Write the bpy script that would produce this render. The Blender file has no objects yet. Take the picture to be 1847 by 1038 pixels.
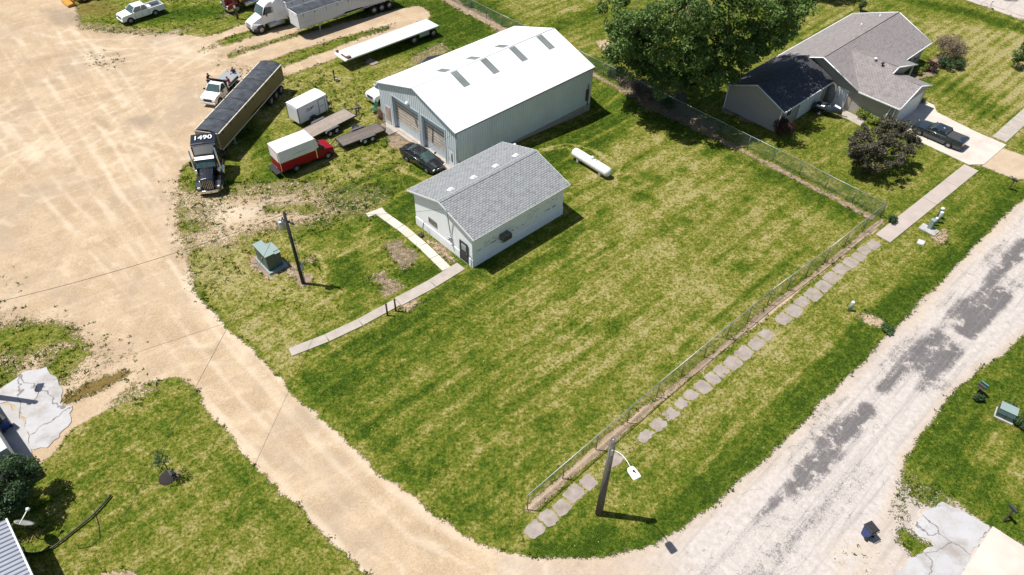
import bpy, bmesh, math, random
import numpy as np
from mathutils import Vector, Matrix
from mathutils.geometry import tessellate_polygon

random.seed(7)
RNG = np.random.default_rng(11)
S = bpy.context.scene
COL = S.collection
PI = math.pi

# ------------------------------------------------------------------ camera
CAM_H = 43.0
FOC, PITCH, ROLL = 1331.0, math.radians(44.86), math.radians(1.32)
PCX, PCY = 923.5, 519.0
_r = np.array([1.0, 0, 0]); _u = np.array([0, math.sin(PITCH), math.cos(PITCH)]); FW = np.array([0, math.cos(PITCH), -math.sin(PITCH)])
RT = math.cos(ROLL) * _r + math.sin(ROLL) * _u
UP = -math.sin(ROLL) * _r + math.cos(ROLL) * _u
cam_d = bpy.data.cameras.new('camera'); cam = bpy.data.objects.new('camera', cam_d); COL.objects.link(cam)
cam_d.sensor_width = 36; cam_d.lens = 36 * FOC / 1847.0; cam_d.clip_end = 3000; cam_d.clip_start = 0.5
m = Matrix.Identity(4)
for i in range(3):
    m[i][0] = RT[i]; m[i][1] = UP[i]; m[i][2] = -FW[i]
m[2][3] = CAM_H
cam.matrix_world = m
S.camera = cam

# ------------------------------------------------------------------ sky, sun, exposure
SUN_EL = math.radians(67.0); SUN_AZ = math.radians(173.0)          # azimuth measured from +X
sd = Vector((math.cos(SUN_AZ) * math.cos(SUN_EL), math.sin(SUN_AZ) * math.cos(SUN_EL), math.sin(SUN_EL)))
W = bpy.data.worlds.new('World'); S.world = W; W.use_nodes = True
wn = W.node_tree.nodes; wl = W.node_tree.links
bgn = next(n for n in wn if n.type == 'BACKGROUND')
sky = wn.new('ShaderNodeTexSky'); sky.sky_type = 'NISHITA'; sky.sun_disc = False
sky.sun_elevation = SUN_EL; sky.sun_rotation = math.atan2(sd.x, sd.y)
wl.new(sky.outputs[0], bgn.inputs[0]); bgn.inputs[1].default_value = 0.078
ld = bpy.data.lights.new('sun', 'SUN'); ld.energy = 5.0; ld.angle = math.radians(0.5); ld.color = (1.0, 0.965, 0.90)
sun = bpy.data.objects.new('sun', ld); COL.objects.link(sun)
sun.rotation_mode = 'QUATERNION'; sun.rotation_quaternion = sd.to_track_quat('Z', 'Y')
S.view_settings.view_transform = 'Standard'; S.view_settings.look = 'None'
S.view_settings.exposure = 0.25; S.view_settings.gamma = 1.0

# ------------------------------------------------------------------ helpers
def G(px, py, z=0.0):
    """place in the yard seen at a photo pixel, at height z"""
    d = (px - PCX) / FOC * RT - (py - PCY) / FOC * UP + FW
    t = (z - CAM_H) / d[2]
    return Vector((t * d[0], t * d[1], z))
GA = math.radians(43.63)
AX = np.array([math.cos(GA), math.sin(GA)]); BX = np.array([AX[1], -AX[0]])
def AB(s, t, z=0.0):
    g = s * AX + t * BX
    return Vector((g[0], g[1], z))

def nodes_of(name):
    m = bpy.data.materials.new(name); m.use_nodes = True
    nt = m.node_tree
    return m, nt, nt.nodes['Principled BSDF']
def mat(name, col, rough=0.6, metal=0.0, var=0.10, scale=3.0, bump=0.0, bscale=40.0, coat=0.0, spec=0.5, dirt=None, dirt_amt=0.0):
    m, nt, b = nodes_of(name)
    N = nt.nodes.new; L = nt.links.new
    tc = N('ShaderNodeTexCoord')
    no = N('ShaderNodeTexNoise'); no.inputs['Scale'].default_value = scale; no.inputs['Detail'].default_value = 6
    L(tc.outputs['Object'], no.inputs['Vector'])
    cr = N('ShaderNodeValToRGB')
    cr.color_ramp.elements[0].position = 0.3; cr.color_ramp.elements[1].position = 0.7
    cr.color_ramp.elements[0].color = tuple(c * (1 - var) for c in col) + (1,)
    cr.color_ramp.elements[1].color = tuple(min(1, c * (1 + var)) for c in col) + (1,)
    L(no.outputs[0], cr.inputs[0])
    out = cr.outputs[0]
    if dirt:
        n2 = N('ShaderNodeTexNoise'); n2.inputs['Scale'].default_value = scale * 0.7; n2.inputs['Detail'].default_value = 8; n2.inputs['Roughness'].default_value = 0.7
        L(tc.outputs['Object'], n2.inputs['Vector'])
        r2 = N('ShaderNodeMapRange'); r2.inputs[1].default_value = 0.5; r2.inputs[2].default_value = 0.75; r2.inputs[3].default_value = 0; r2.inputs[4].default_value = dirt_amt
        L(n2.outputs[0], r2.inputs[0])
        mx = N('ShaderNodeMixRGB'); L(r2.outputs[0], mx.inputs[0]); L(out, mx.inputs[1]); mx.inputs[2].default_value = dirt + (1,)
        out = mx.outputs[0]
    L(out, b.inputs['Base Color'])
    b.inputs['Roughness'].default_value = rough; b.inputs['Metallic'].default_value = metal
    b.inputs['Coat Weight'].default_value = coat; b.inputs['Coat Roughness'].default_value = 0.05
    b.inputs['Specular IOR Level'].default_value = spec
    if bump:
        n3 = N('ShaderNodeTexNoise'); n3.inputs['Scale'].default_value = bscale; n3.inputs['Detail'].default_value = 4
        L(tc.outputs['Object'], n3.inputs['Vector'])
        bp = N('ShaderNodeBump'); bp.inputs['Strength'].default_value = bump; bp.inputs['Distance'].default_value = 0.02
        L(n3.outputs[0], bp.inputs['Height']); L(bp.outputs[0], b.inputs['Normal'])
    return m

class MB:
    """collects shapes; build() links them as one mesh object"""
    def __init__(s): s.v = []; s.f = []; s.sm = []; s.M = Matrix.Identity(4)
    def add(s, vs, fs, smooth=False):
        o = len(s.v)
        for p in vs: s.v.append(tuple(s.M @ Vector(p)))
        for f in fs: s.f.append(tuple(i + o for i in f)); s.sm.append(smooth)
    def box(s, c, d, rz=0.0, ry=0.0, rx=0.0, taper=1.0):
        R = Matrix.Translation(c) @ Matrix.Rotation(rz, 4, 'Z') @ Matrix.Rotation(ry, 4, 'Y') @ Matrix.Rotation(rx, 4, 'X')
        x, y, z = d[0] / 2, d[1] / 2, d[2] / 2
        vs = [R @ Vector((i * x * (taper if k > 0 else 1), j * y * (taper if k > 0 else 1), k * z)) for k in (-1, 1) for j in (-1, 1) for i in (-1, 1)]
        s.add(vs, [(0, 2, 3, 1), (4, 5, 7, 6), (0, 1, 5, 4), (2, 6, 7, 3), (0, 4, 6, 2), (1, 3, 7, 5)])
        return s
    def bb(s, x0, x1, y0, y1, z0, z1): return s.box(((x0 + x1) / 2, (y0 + y1) / 2, (z0 + z1) / 2), (abs(x1 - x0), abs(y1 - y0), abs(z1 - z0)))
    def tube(s, p, q, r, r2=None, n=10, caps=True, smooth=True):
        p, q = Vector(p), Vector(q); r2 = r if r2 is None else r2
        d = (q - p)
        if d.length < 1e-6: return s
        k = d.to_track_quat('Z', 'Y').to_matrix()
        vs = []
        for c, rr in ((p, r), (q, r2)):
            for i in range(n):
                a = 2 * PI * i / n
                vs.append(c + k @ Vector((math.cos(a) * rr, math.sin(a) * rr, 0)))
        s.add(vs, [(i, (i + 1) % n, n + (i + 1) % n, n + i) for i in range(n)], smooth)
        if caps: s.add(vs, [tuple(reversed(range(n))), tuple(range(n, 2 * n))])
        return s
    def path(s, pts, r, n=8):
        for i in range(len(pts) - 1):
            s.tube(pts[i], pts[i + 1], r, n=n, caps=(i in (0, len(pts) - 2)))
        return s
    def lathe(s, prof, c=(0, 0, 0), axis='Z', n=20, smooth=True):
        R = Matrix.Translation(c)
        if axis == 'Y': R = R @ Matrix.Rotation(PI / 2, 4, 'X')
        if axis == 'X': R = R @ Matrix.Rotation(PI / 2, 4, 'Y')
        vs = []; k = len(prof)
        for i in range(n):
            a = 2 * PI * i / n
            for r, z in prof: vs.append(R @ Vector((r * math.cos(a), r * math.sin(a), z)))
        fs = []
        for i in range(n):
            j = (i + 1) % n
            for q in range(k - 1): fs.append((i * k + q, j * k + q, j * k + q + 1, i * k + q + 1))
        s.add(vs, fs, smooth)
        return s
    def poly(s, pts): s.add(pts, [tuple(range(len(pts)))]); return s
    def prism(s, pts, z0, z1):
        """flat outline (x,y) raised from z0 to z1"""
        n = len(pts)
        tri = tessellate_polygon([[Vector((p[0], p[1], 0)) for p in pts]])
        lo = [(p[0], p[1], z0) for p in pts]; hi = [(p[0], p[1], z1) for p in pts]
        s.add(lo + hi, [(i, (i + 1) % n, n + (i + 1) % n, n + i) for i in range(n)] + [tuple(n + k for k in t) for t in tri] + [tuple(reversed(t)) for t in tri])
        return s
    def profile(s, out, w, ys=(-1, -0.86, 0, 0.86, 1), f=None, smooth=False):
        """side outline (x,z) swept across the width with an optional deform f(x,y,z)"""
        f = f or (lambda x, y, z: (x, y, z))
        n = len(out); k = len(ys); vs = []
        for y in ys:
            for x, z in out: vs.append(f(x, y * w, z))
        fs = []
        for a in range(k - 1):
            for i in range(n): fs.append((a * n + i, a * n + (i + 1) % n, (a + 1) * n + (i + 1) % n, (a + 1) * n + i))
        s.add(vs, fs, smooth)
        tri = tessellate_polygon([[Vector((x, z, 0)) for x, z in out]])
        s.add(vs, [tuple(t) for t in tri] + [tuple((k - 1) * n + i for i in t) for t in tri])
        return s
    def loft(s, rings, cap=True, smooth=False):
        n = len(rings[0]); vs = [p for r in rings for p in r]; fs = []
        for a in range(len(rings) - 1):
            for i in range(n): fs.append((a * n + i, a * n + (i + 1) % n, (a + 1) * n + (i + 1) % n, (a + 1) * n + i))
        if cap: fs += [tuple(range(n)), tuple(range((len(rings) - 1) * n, len(rings) * n))]
        s.add(vs, fs, smooth)
        return s
    def build(s, name, material, parent=None, bevel=0.0, segs=2):
        me = bpy.data.meshes.new(name)
        me.from_pydata(s.v, [], s.f)
        me.polygons.foreach_set('use_smooth', s.sm)
        bm = bmesh.new(); bm.from_mesh(me)
        bmesh.ops.remove_doubles(bm, verts=bm.verts, dist=1e-5)
        bmesh.ops.recalc_face_normals(bm, faces=bm.faces)
        bm.to_mesh(me); bm.free()
        me.materials.append(material)
        o = bpy.data.objects.new(name, me); COL.objects.link(o)
        if parent is not None: o.parent = parent
        if bevel:
            b = o.modifiers.new('bevel', 'BEVEL'); b.width = bevel; b.segments = segs; b.limit_method = 'ANGLE'; b.angle_limit = math.radians(28)
            b.harden_normals = False
        return o

def tag(o, label=None, cat=None, group=None, kind=None):
    if label: o['label'] = label
    if cat: o['category'] = cat
    if group: o['group'] = group
    if kind: o['kind'] = kind
    return o
def thing(name, label, cat, loc=(0, 0, 0), rz=0.0, group=None):
    o = bpy.data.objects.new(name, None); COL.objects.link(o)
    o.location = loc; o.rotation_euler = (0, 0, rz); o.empty_display_size = 0.3
    return tag(o, label, cat, group)
KIDS = {}
def copy_tree(o, parent=None):
    c = o.copy(); COL.objects.link(c)
    if parent is not None:
        c.parent = parent
        c.matrix_parent_inverse = o.matrix_parent_inverse.copy()
    for ch in [x for x in bpy.data.objects if x.parent == o]: copy_tree(ch, c)
    return c

# ------------------------------------------------------------------ the ground: one dense sheet, cut into lawn, gravel and street
def axis_pts(lo, hi, step, far):
    a = list(np.arange(lo, hi + 1e-6, step)); d = step
    while a[-1] < far: d *= 1.5; a.append(a[-1] + d)
    d = step
    while a[0] > -far: d *= 1.5; a.insert(0, a[0] - d)
    return np.array(a)
xs = axis_pts(-92, 92, 0.22, 700); ys = axis_pts(10, 122, 0.22, 700)
NX, NY = len(xs), len(ys)
XX, YY = np.meshgrid(xs, ys)                 # rows are y
PX, PY = XX.ravel(), YY.ravel()

def vnoise(x, y, sc, seed):
    """smooth value noise in 0..1"""
    x = x / sc + seed * 17.3; y = y / sc + seed * 9.1
    xi = np.floor(x).astype(np.int64); yi = np.floor(y).astype(np.int64); fx = x - xi; fy = y - yi
    fx = fx * fx * (3 - 2 * fx); fy = fy * fy * (3 - 2 * fy)
    def h(i, j):
        n = (i * 374761393 + j * 668265263 + seed * 974711) & 0x7fffffff
        n = ((n ^ (n >> 13)) * 1274126177) & 0x7fffffff
        return ((n ^ (n >> 16)) & 0xffff) / 65535.0
    return (h(xi, yi) * (1 - fx) + h(xi + 1, yi) * fx) * (1 - fy) + (h(xi, yi + 1) * (1 - fx) + h(xi + 1, yi + 1) * fx) * fy
def fbm(x, y, sc, seed, o=3):
    r = 0; a = 1; t = 0
    for i in range(o): r = r + a * vnoise(x, y, sc / 2 ** i, seed + i); t += a; a *= 0.55
    return r / t
E1 = fbm(PX, PY, 2.2, 3); E2 = fbm(PX, PY, 0.7, 8)
WOB = (E1 - 0.5) * 1.1 + (E2 - 0.5) * 0.5     # edge wobble in metres

def to_w(pts): return np.array([[G(x, y).x, G(x, y).y] for x, y in pts])
def sdf(pts, world=False):
    """signed distance (negative inside) of every ground vertex to a polygon"""
    P = np.array(pts, float) if world else to_w(pts)
    d2 = np.full(PX.shape, 1e9); ins = np.zeros(PX.shape, bool)
    n = len(P)
    for i in range(n):
        a = P[i]; b = P[(i + 1) % n]; e = b - a
        wx = PX - a[0]; wy = PY - a[1]
        t = np.clip((wx * e[0] + wy * e[1]) / max(1e-9, e @ e), 0, 1)
        d2 = np.minimum(d2, (wx - t * e[0]) ** 2 + (wy - t * e[1]) ** 2)
        c = ((a[1] <= PY) & (b[1] > PY)) | ((b[1] <= PY) & (a[1] > PY))
        if abs(e[1]) > 1e-9:
            xc = a[0] + (PY - a[1]) / e[1] * e[0]
            ins ^= c & (PX < xc)
    d = np.sqrt(d2)
    return np.where(ins, -d, d)
def sdl(pts, world=False):
    """distance to an open line"""
    P = np.array(pts, float) if world else to_w(pts); d2 = np.full(PX.shape, 1e9)
    for i in range(len(P) - 1):
        a = P[i]; b = P[i + 1]; e = b - a
        wx = PX - a[0]; wy = PY - a[1]
        t = np.clip((wx * e[0] + wy * e[1]) / max(1e-9, e @ e), 0, 1)
        d2 = np.minimum(d2, (wx - t * e[0]) ** 2 + (wy - t * e[1]) ** 2)
    return np.sqrt(d2)
def ABw(s, t): v = AB(s, t); return (v.x, v.y)
def soft(d, w=0.5, wob=1.0):
    """1 inside, 0 outside, across w metres"""
    return np.clip(0.5 - (d + WOB * wob) / w, 0, 1)
Z0 = np.zeros(PX.shape)
green = Z0 + 1.0; dry = Z0 + 0.47; asph = Z0.copy(); white = Z0.copy(); soil = Z0.copy(); warm = Z0 + 0.5; weed = Z0.copy(); orange = Z0.copy()
def put(arr, mask, v): arr += (v - arr) * mask

# gravel yard and lane
YARD = [(-500, -200), (120, -60), (150, 45), (215, 52), (250, 56), (330, 58), (400, 80), (420, 110), (470, 135), (460, 170), (420, 200), (380, 250), (335, 300), (318, 350), (325, 410),
        (345, 470), (348, 520), (410, 590), (520, 695), (600, 775), (700, 868), (800, 945), (880, 985), (930, 1002), (930, 1250), (790, 1250), (655, 1038), (575, 952), (480, 862), (400, 768),
        (340, 700), (318, 684), (270, 688), (200, 735), (130, 780), (100, 815), (60, 850), (-60, 850), (-600, 700)]
ROADP = [(905, 1250), (905, 1004), (945, 1003), (1060, 1008), (1160, 990), (1230, 955), (1300, 897), (1390, 820), (1560, 650), (1612, 598), (1700, 500), (1770, 430), (1860, 345), (2300, -60), (2700, 100),
         (1900, 555), (1800, 645), (1722, 700), (1665, 778), (1636, 830), (1625, 880), (1600, 950), (1480, 1250)]
d_yard = sdf(YARD); d_road = sdf(ROADP)
m_yard = soft(d_yard, 0.6, 0.8); m_road = soft(d_road, 0.6, 0.45)
put(green, m_yard, 0.0)
# tracks into the truck parking, upper left
for pts, w in (([(300, 62), (420, 22)], 0.9), ([(340, 82), (450, 48)], 1.0), ([(375, 105), (470, 70), (545, 45)], 1.3), ([(410, 122), (520, 82), (640, 48), (745, 22)], 1.9), ([(455, 150), (560, 112), (650, 78), (760, 30)], 1.2)):
    put(green, soft(sdl(pts) - w, 1.0, 0.8), 0.05)
for pts, w, g in (([(330, 60), (440, 30)], 0.5, 0.85), ([(360, 92), (470, 55)], 0.5, 0.6), ([(400, 100), (520, 68), (660, 20)], 0.35, 0.62), ([(470, 120), (600, 76), (700, 50)], 0.4, 0.68)):
    put(green, soft(sdl(pts) - w, 1.4, 1.0), g)
put(green, soft(sdf([(120, -60), (340, -60), (420, -10), (400, 45), (300, 55), (215, 45), (150, 45)]), 3.0, 1.5), 0.86)
put(green, soft(sdf([(140, 30), (215, 45), (300, 52), (330, 62), (250, 66), (150, 58)]), 1.5, 1.2), 0.5); put(orange, soft(sdf([(105, -20), (190, 0), (215, 22), (180, 30), (110, 25)]), 2, 1), 0.5)
# weedy transition between the yard and the grass
for poly, g, w in (([(285, 318), (345, 330), (480, 330), (620, 320), (700, 335), (680, 385), (560, 418), (430, 432), (350, 445), (305, 400)], 0.43, 4.0),
                   ([(325, 420), (470, 405), (480, 430), (420, 490), (400, 540), (348, 525)], 0.60, 3.5),
                   ([(420, 362), (520, 360), (560, 382), (480, 408), (400, 412)], 0.22, 3.0), ([(590, 345), (680, 335), (700, 360), (640, 385), (580, 380)], .55, 2.5), ([(345, 420), (430, 415), (420, 440), (350, 445)], .3, 2),
                   ([(435, 330), (590, 330), (600, 350), (440, 352)], 0.5, 1.5),
                   ([(480, 372), (560, 366), (570, 380), (480, 385)], 0.7, 1.0),
                   ([(-60, 530), (60, 555), (120, 560), (200, 612), (262, 628), (250, 668), (180, 690), (130, 720), (60, 690), (-60, 760)], 0.33, 2.5),
                   ([(-60, 600), (60, 585), (120, 590), (130, 610), (70, 625), (30, 640), (-60, 640)], 0.85, 2.0),
                   ([(100, 640), (140, 620), (150, 640), (110, 680), (90, 690)], 0.8, 1.5),
                   ([(-60, 655), (30, 655), (20, 690), (-60, 740)], 0.75, 1.5),
                   ([(-40, 470), (20, 480), (60, 510), (40, 540), (-40, 545)], 0.22, 2.0),
                   ([(130, 95), (220, 92), (240, 115), (190, 130), (140, 120)], 0.27, 2.0),
                   ([(300, 690), (240, 690), (190, 730), (200, 745), (290, 705), (330, 705)], 0.5, 1.2),
                   ([(385, 115), (430, 100), (480, 130), (470, 150), (420, 150)], 0.3, 2.0),
                   ([(640, 250), (700, 230), (760, 300), (700, 330), (600, 340), (600, 300)], 0.74, 3.0),
                   ([(480, 140), (640, 130), (680, 150), (640, 200), (500, 190)], 0.74, 3.5)):
    put(green, soft(sdf(poly), w, 1.2), g)
put(orange, soft(sdf([(112, 715), (150, 695), (215, 668), (240, 670), (180, 705), (130, 728), (105, 728)]), 0.8, 0.8), 0.9)
put(green, soft(sdf([(112, 715), (150, 695), (215, 668), (240, 670), (180, 705), (130, 728), (105, 728)]), 0.8, 0.8), 0.75)
# the street
put(green, m_road, 0.0)
m_w = soft(d_road + 0.1, 1.5, 0.4)
put(white, m_w, 1.0)
tw = soft(sdf([(500, 1250), (905, 1004), (1060, 1000), (1130, 1010), (1180, 1038), (1150, 1250)]), 6.0, 1.0); put(white, tw, 0.0)
tw = soft(sdl([(1150, 1000), (1290, 915), (1400, 830), (1560, 668), (1700, 515), (1847, 372)]) - 0.5, 2.0, 0.6); put(white, tw * 0.5, 0.55)
for pts, w, g in (([(1593, 699), (1633, 654), (1693, 604)], .62, 1.0), ([(1600, 680), (1640, 640)], .3, .5), ([(1713, 574), (1773, 524), (1800, 500), (1860, 440)], .42, .95), ([(1743, 594), (1765, 575), (1793, 549), (1812, 529)], .72, 1.3),
                  ([(1683, 664), (1723, 632)], .62, 1.0), ([(1653, 655), (1693, 689)], .5, .85), ([(1662, 704), (1674, 690)], .5, .6), ([(1488, 804), (1563, 739)], .66, 1.0), ([(1455, 850), (1500, 812)], .7, .75),
                  ([(1433, 879), (1475, 840)], .75, .8), ([(1373, 934), (1418, 884)], .45, .75), ([(1340, 962), (1380, 930)], .3, .4), ([(1463, 779), (1473, 759), (1503, 729), (1528, 719)], .34, .62), ([(1418, 829), (1428, 809), (1453, 794)], .3, .5), ([(1365, 868), (1410, 835)], .3, .4),
                  ([(1573, 669), (1623, 624), (1658, 594)], .4, .5), ([(1703, 549), (1723, 529), (1740, 518)], .35, .6), ([(1700, 590), (1720, 572)], .35, .55), ([(1340, 1050), (1423, 984), (1493, 919), (1563, 849)], .85, .42), ([(1250, 1060), (1340, 985), (1400, 935)], .4, .33),
                  ([(1753, 495), (1785, 460), (1813, 435)], .16, .8), ([(1784, 505), (1820, 465), (1860, 425)], .55, 1.0), ([(1790, 478), (1800, 470)], .5, .5), ([(1820, 510), (1860, 520)], .8, .5), ([(1560, 640), (1650, 560), (1700, 510)], .2, .35), ([(1640, 600), (1700, 545)], .25, .4)):
    if g: put(asph, soft(sdl(pts) - w, 0.9, 0.55), g)
put(asph, soft(sdf([(1150, 1250), (1230, 1038), (1330, 930), (1420, 850), (1640, 660), (1800, 500), (1847, 460), (1847, 540), (1720, 690), (1560, 880), (1400, 1250)]), 3, 0.8) * 0.16 * (1 - asph), 1.0)
# edge of the street gravel: warm shoulder
put(warm, soft(sdl([(1640, 590), (1700, 510), (1847, 365)]) - 0.5, 1.6, 0.5), 1.0)
put(warm, soft(sdf([(1820, 130), (1860, 340), (1770, 430), (1760, 300)]), 2, 0.5), 0.9)
put(white, soft(sdf([(1750, 290), (1900, 180), (1900, 340), (1800, 335)]), 1, 0.5) * 0.4, 0.3)
# apron right of the street, lower right
APR = [(1625, 870), (1665, 880), (1720, 900), (1790, 950), (1900, 1010), (1900, 1250), (1450, 1250), (1560, 1000)]
put(green, soft(sdf(APR), 0.8, 0.7), 0.12); put(white, soft(sdf(APR), 1.0, 0.5), 0.75)
for poly, g in (([(1640, 820), (1660, 870), (1700, 890), (1740, 920), (1680, 925), (1640, 900), (1615, 890)], 0.62), ([(1600, 895), (1640, 880), (1650, 960), (1615, 950)], 0.42),
                ([(1628, 955), (1655, 970), (1690, 990), (1680, 1003), (1650, 995), (1625, 975)], 0.9), ([(1500, 960), (1560, 975), (1575, 1010), (1520, 1030), (1490, 1010)], 0.18), ([(1700, 930), (1715, 935), (1712, 950), (1698, 945)], 0.7)):
    put(green, soft(sdf(poly), 0.9, 0.9), g)
put(warm, soft(sdf([(1490, 970), (1570, 960), (1590, 1000), (1540, 1060), (1480, 1060)]), 2.5, 1.5), 0.9)
# driveway dirt between sidewalk and street; far street
d_far = sdf([(1700, -15), (1760, -40), (2100, 50), (2100, 160), (1860, 42)])
put(green, soft(d_far, 0.4, 0.2), 0.0); put(white, soft(d_far, 0.4, 0.2), 0.9)
put(asph, soft(sdl([(1760, 0), (1847, 30), (2000, 80)]) - 0.15, 0.7, 0.3), 0.8)
put(asph, soft(sdl([(1815, 0), (1830, 0)]) - 0.5, 0.7, 0.3), 1.0); put(asph, soft(sdl([(1778, -6), (1790, -5)]) - 0.3, 0.7, 0.3), 1.0)
put(green, soft(sdf([(1795, 262), (1860, 285), (1860, 322), (1838, 325), (1760, 297)]), 0.5, 0.4), 0.05); put(warm, soft(sdf([(1780, 262), (1900, 230), (1900, 340), (1755, 300)]), 0.5, 0.4), 0.85)

# dry and lush areas in the grass
def lush(pts, w, v=0.12, s=2.0): put(dry, soft(sdl(pts) - w, s, 1.0), v)
put(dry, soft(sdf([(1050, 230), (1240, 240), (1560, 390), (1480, 480), (1280, 640), (1150, 760), (1000, 760), (900, 640), (1060, 480), (1050, 330)]), 9, 2), 0.66)
put(dry, soft(sdf([(1180, 270), (1330, 280), (1540, 390), (1350, 460), (1240, 380)]), 5, 2), 0.70)
put(dry, soft(sdf([(600, 660), (720, 620), (900, 700), (950, 880), (880, 960), (740, 880)]), 6, 2), 0.46)
put(dry, soft(sdf([(900, 540), (1150, 560), (1240, 640), (1100, 760), (980, 700)]), 6, 2), 0.66)
lush([(560, 740), (700, 620), (900, 500), (1060, 420)], 1.5, 0.2, 4); lush([(1080, 160), (1200, 220), (1350, 300), (1540, 385)], 1.3, 0.16, 3)
lush([(1000, 290), (1080, 230), (1110, 190)], 2.5, 0.12, 3); lush([(700, 490), (780, 490)], 1.0, 0.08, 2); lush([(840, 470), (860, 480)], 1.2, 0.15)
lush([(930, 980), (800, 930), (640, 790), (500, 655), (420, 575)], 0.9, 0.22, 2.2)
lush([(970, 990), (1060, 1000), (1170, 975), (1290, 885), (1400, 800), (1560, 640), (1700, 490), (1830, 350)], 1.1, 0.10, 1.6)
lush([(1240, 900), (1400, 760), (1560, 600), (1700, 460)], 0.9, 0.2, 1.4)
put(dry, soft(sdl([(1100, 905), (1300, 730), (1480, 560), (1640, 440)]) - 1.2, 3, 1), 0.64)
put(dry, soft(sdf([(1120, 830), (1200, 760), (1400, 590), (1520, 470), (1540, 500), (1330, 700), (1180, 850)]), 1.5, 1), 0.66)
put(dry, soft(sdf([(820, 0), (1060, -20), (1060, 130), (980, 60), (900, 40)]), 4, 2), 0.66); lush([(1000, 50), (1070, 25)], 1.6, 0.2, 2); lush([(1060, 110), (1110, 140)], 1.2, 0.2)
put(dry, soft(sdf([(1640, 30), (1900, 60), (1900, 180), (1800, 280), (1690, 190), (1700, 90)]), 4, 2), 0.84)
lush([(1640, 2), (1740, 22), (1900, 70)], 1.0, 0.1, 1.6); lush([(1690, 150), (1740, 170), (1780, 200)], 2.4, 0.3, 4)
put(dry, soft(sdf([(1420, 0), (1560, -20), (1560, 20), (1440, 70)]), 3, 2), 0.62); put(dry, soft(sdf([(1640, 245), (1780, 295), (1620, 420), (1580, 360)]), 3, 2), 0.5)
put(dry, soft(sdf([(100, 780), (320, 690), (440, 830), (640, 1050), (60, 1250), (60, 900)]), 4, 2), 0.52)
put(dry, soft(sdf([(400, 960), (620, 1030), (500, 1100), (330, 1000)]), 3, 2), 0.62); lush([(300, 690), (340, 720), (420, 810), (560, 960)], 0.7, 0.2, 2)
lush([(500, -10), (880, 40), (700, 110)], 3, 0.08, 4); lush([(730, 60), (840, 20)], 5, 0.08, 4); lush([(290, 30), (400, 20)], 1.8, 0.1, 2)
put(dry, soft(sdf([(470, 140), (790, 85), (720, 170), (690, 240), (620, 330), (440, 330), (400, 250)]), 4, 2), 0.68)
put(dry, soft(sdf([(370, 440), (480, 420), (700, 430), (690, 560), (560, 640), (500, 640), (400, 540)]), 4, 2), 0.66); put(green, soft(sdf([(380, 450), (560, 520), (660, 540), (540, 630), (430, 560)]), 5, 2.5) * .5, .72); put(dry, soft(sdf([(345, 440), (440, 440), (470, 560), (520, 660), (420, 580), (350, 500)]), 3, 2), 0.8); lush([(420, 220), (520, 300), (470, 330)], 1.2, 0.2, 2); lush([(620, 470), (690, 600)], 1.3, 0.2, 2)
lush([(640, 360), (740, 330), (720, 390)], 2.0, 0.15, 2.5); lush([(345, 515), (410, 590), (480, 665)], 0.35, 0.02, 0.6)
put(dry, soft(sdl([(440, 560), (520, 650)]) - 0.6, 1.2, 0.6), 0.85)
put(dry, soft(sdf([(1640, 830), (1720, 700), (1850, 600), (1950, 700), (1950, 1050), (1780, 950)]), 3, 2), 0.22)
put(dry, soft(sdf([(1760, 800), (1900, 780), (1900, 940), (1830, 900)]), 3, 2), 0.6)
put(dry, soft(sdl([(1500, 620), (1330, 770), (1260, 850)]) - 0.1, 0.5, 0.3), 0.95)
band = np.sin(2 * PI * (PX * BX[0] + PY * BX[1]) / 1.25 + 1.2 * fbm(PX, PY, 12, 51)); band2 = np.sin(2 * PI * (PX * BX[0] + PY * BX[1]) / 2.1 + 2 * fbm(PX, PY, 20, 57))
nb = soft(sdf([(1400, -60), (1560, -20), (1640, 40), (1900, 60), (2000, 180), (1810, 245), (1690, 190), (1690, 90), (1600, 10), (1440, 80)]), 3, 1); dry += nb * band * .16
nb = soft(sdf([(810, -40), (1100, -40), (1100, 110), (1000, 60)]), 4, 1); dry += nb * band * .10; dry += (1 - m_yard) * band2 * .035
rs_ = random.Random(12)
for k in range(70):
    s_, t_ = rs_.uniform(6, 58), rs_.uniform(-52, -17); L_ = rs_.uniform(3, 18); a_, b_ = ABw(s_, t_), ABw(s_ + L_, t_ + rs_.uniform(-.25, .25))
    mk = soft(sdl([a_, b_], True) - rs_.uniform(.05, .3), .5, .3) * .7; put(dry, mk, rs_.choice((.1, .2, .85, .78, .9)))
for k in range(160):
    s_, t_ = rs_.uniform(0, 62), rs_.uniform(-60, -8); c_ = ABw(s_, t_); r_ = rs_.uniform(.2, 1.0); d_ = np.hypot(PX - c_[0], PY - c_[1]); mk = soft(d_ - r_, .8, .6) * .5; put(dry, mk, rs_.choice((0.0, .1, .75, .8, .3)))
# bare pale strip under the broken slabs
mk = soft(sdl([(940, 975), (1050, 880), (1150, 797), (1260, 703), (1390, 597), (1500, 500), (1575, 440)]) - .45, .8, .5); put(green, mk, .78); put(dry, mk, .85); put(soil, mk, .3)
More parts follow.
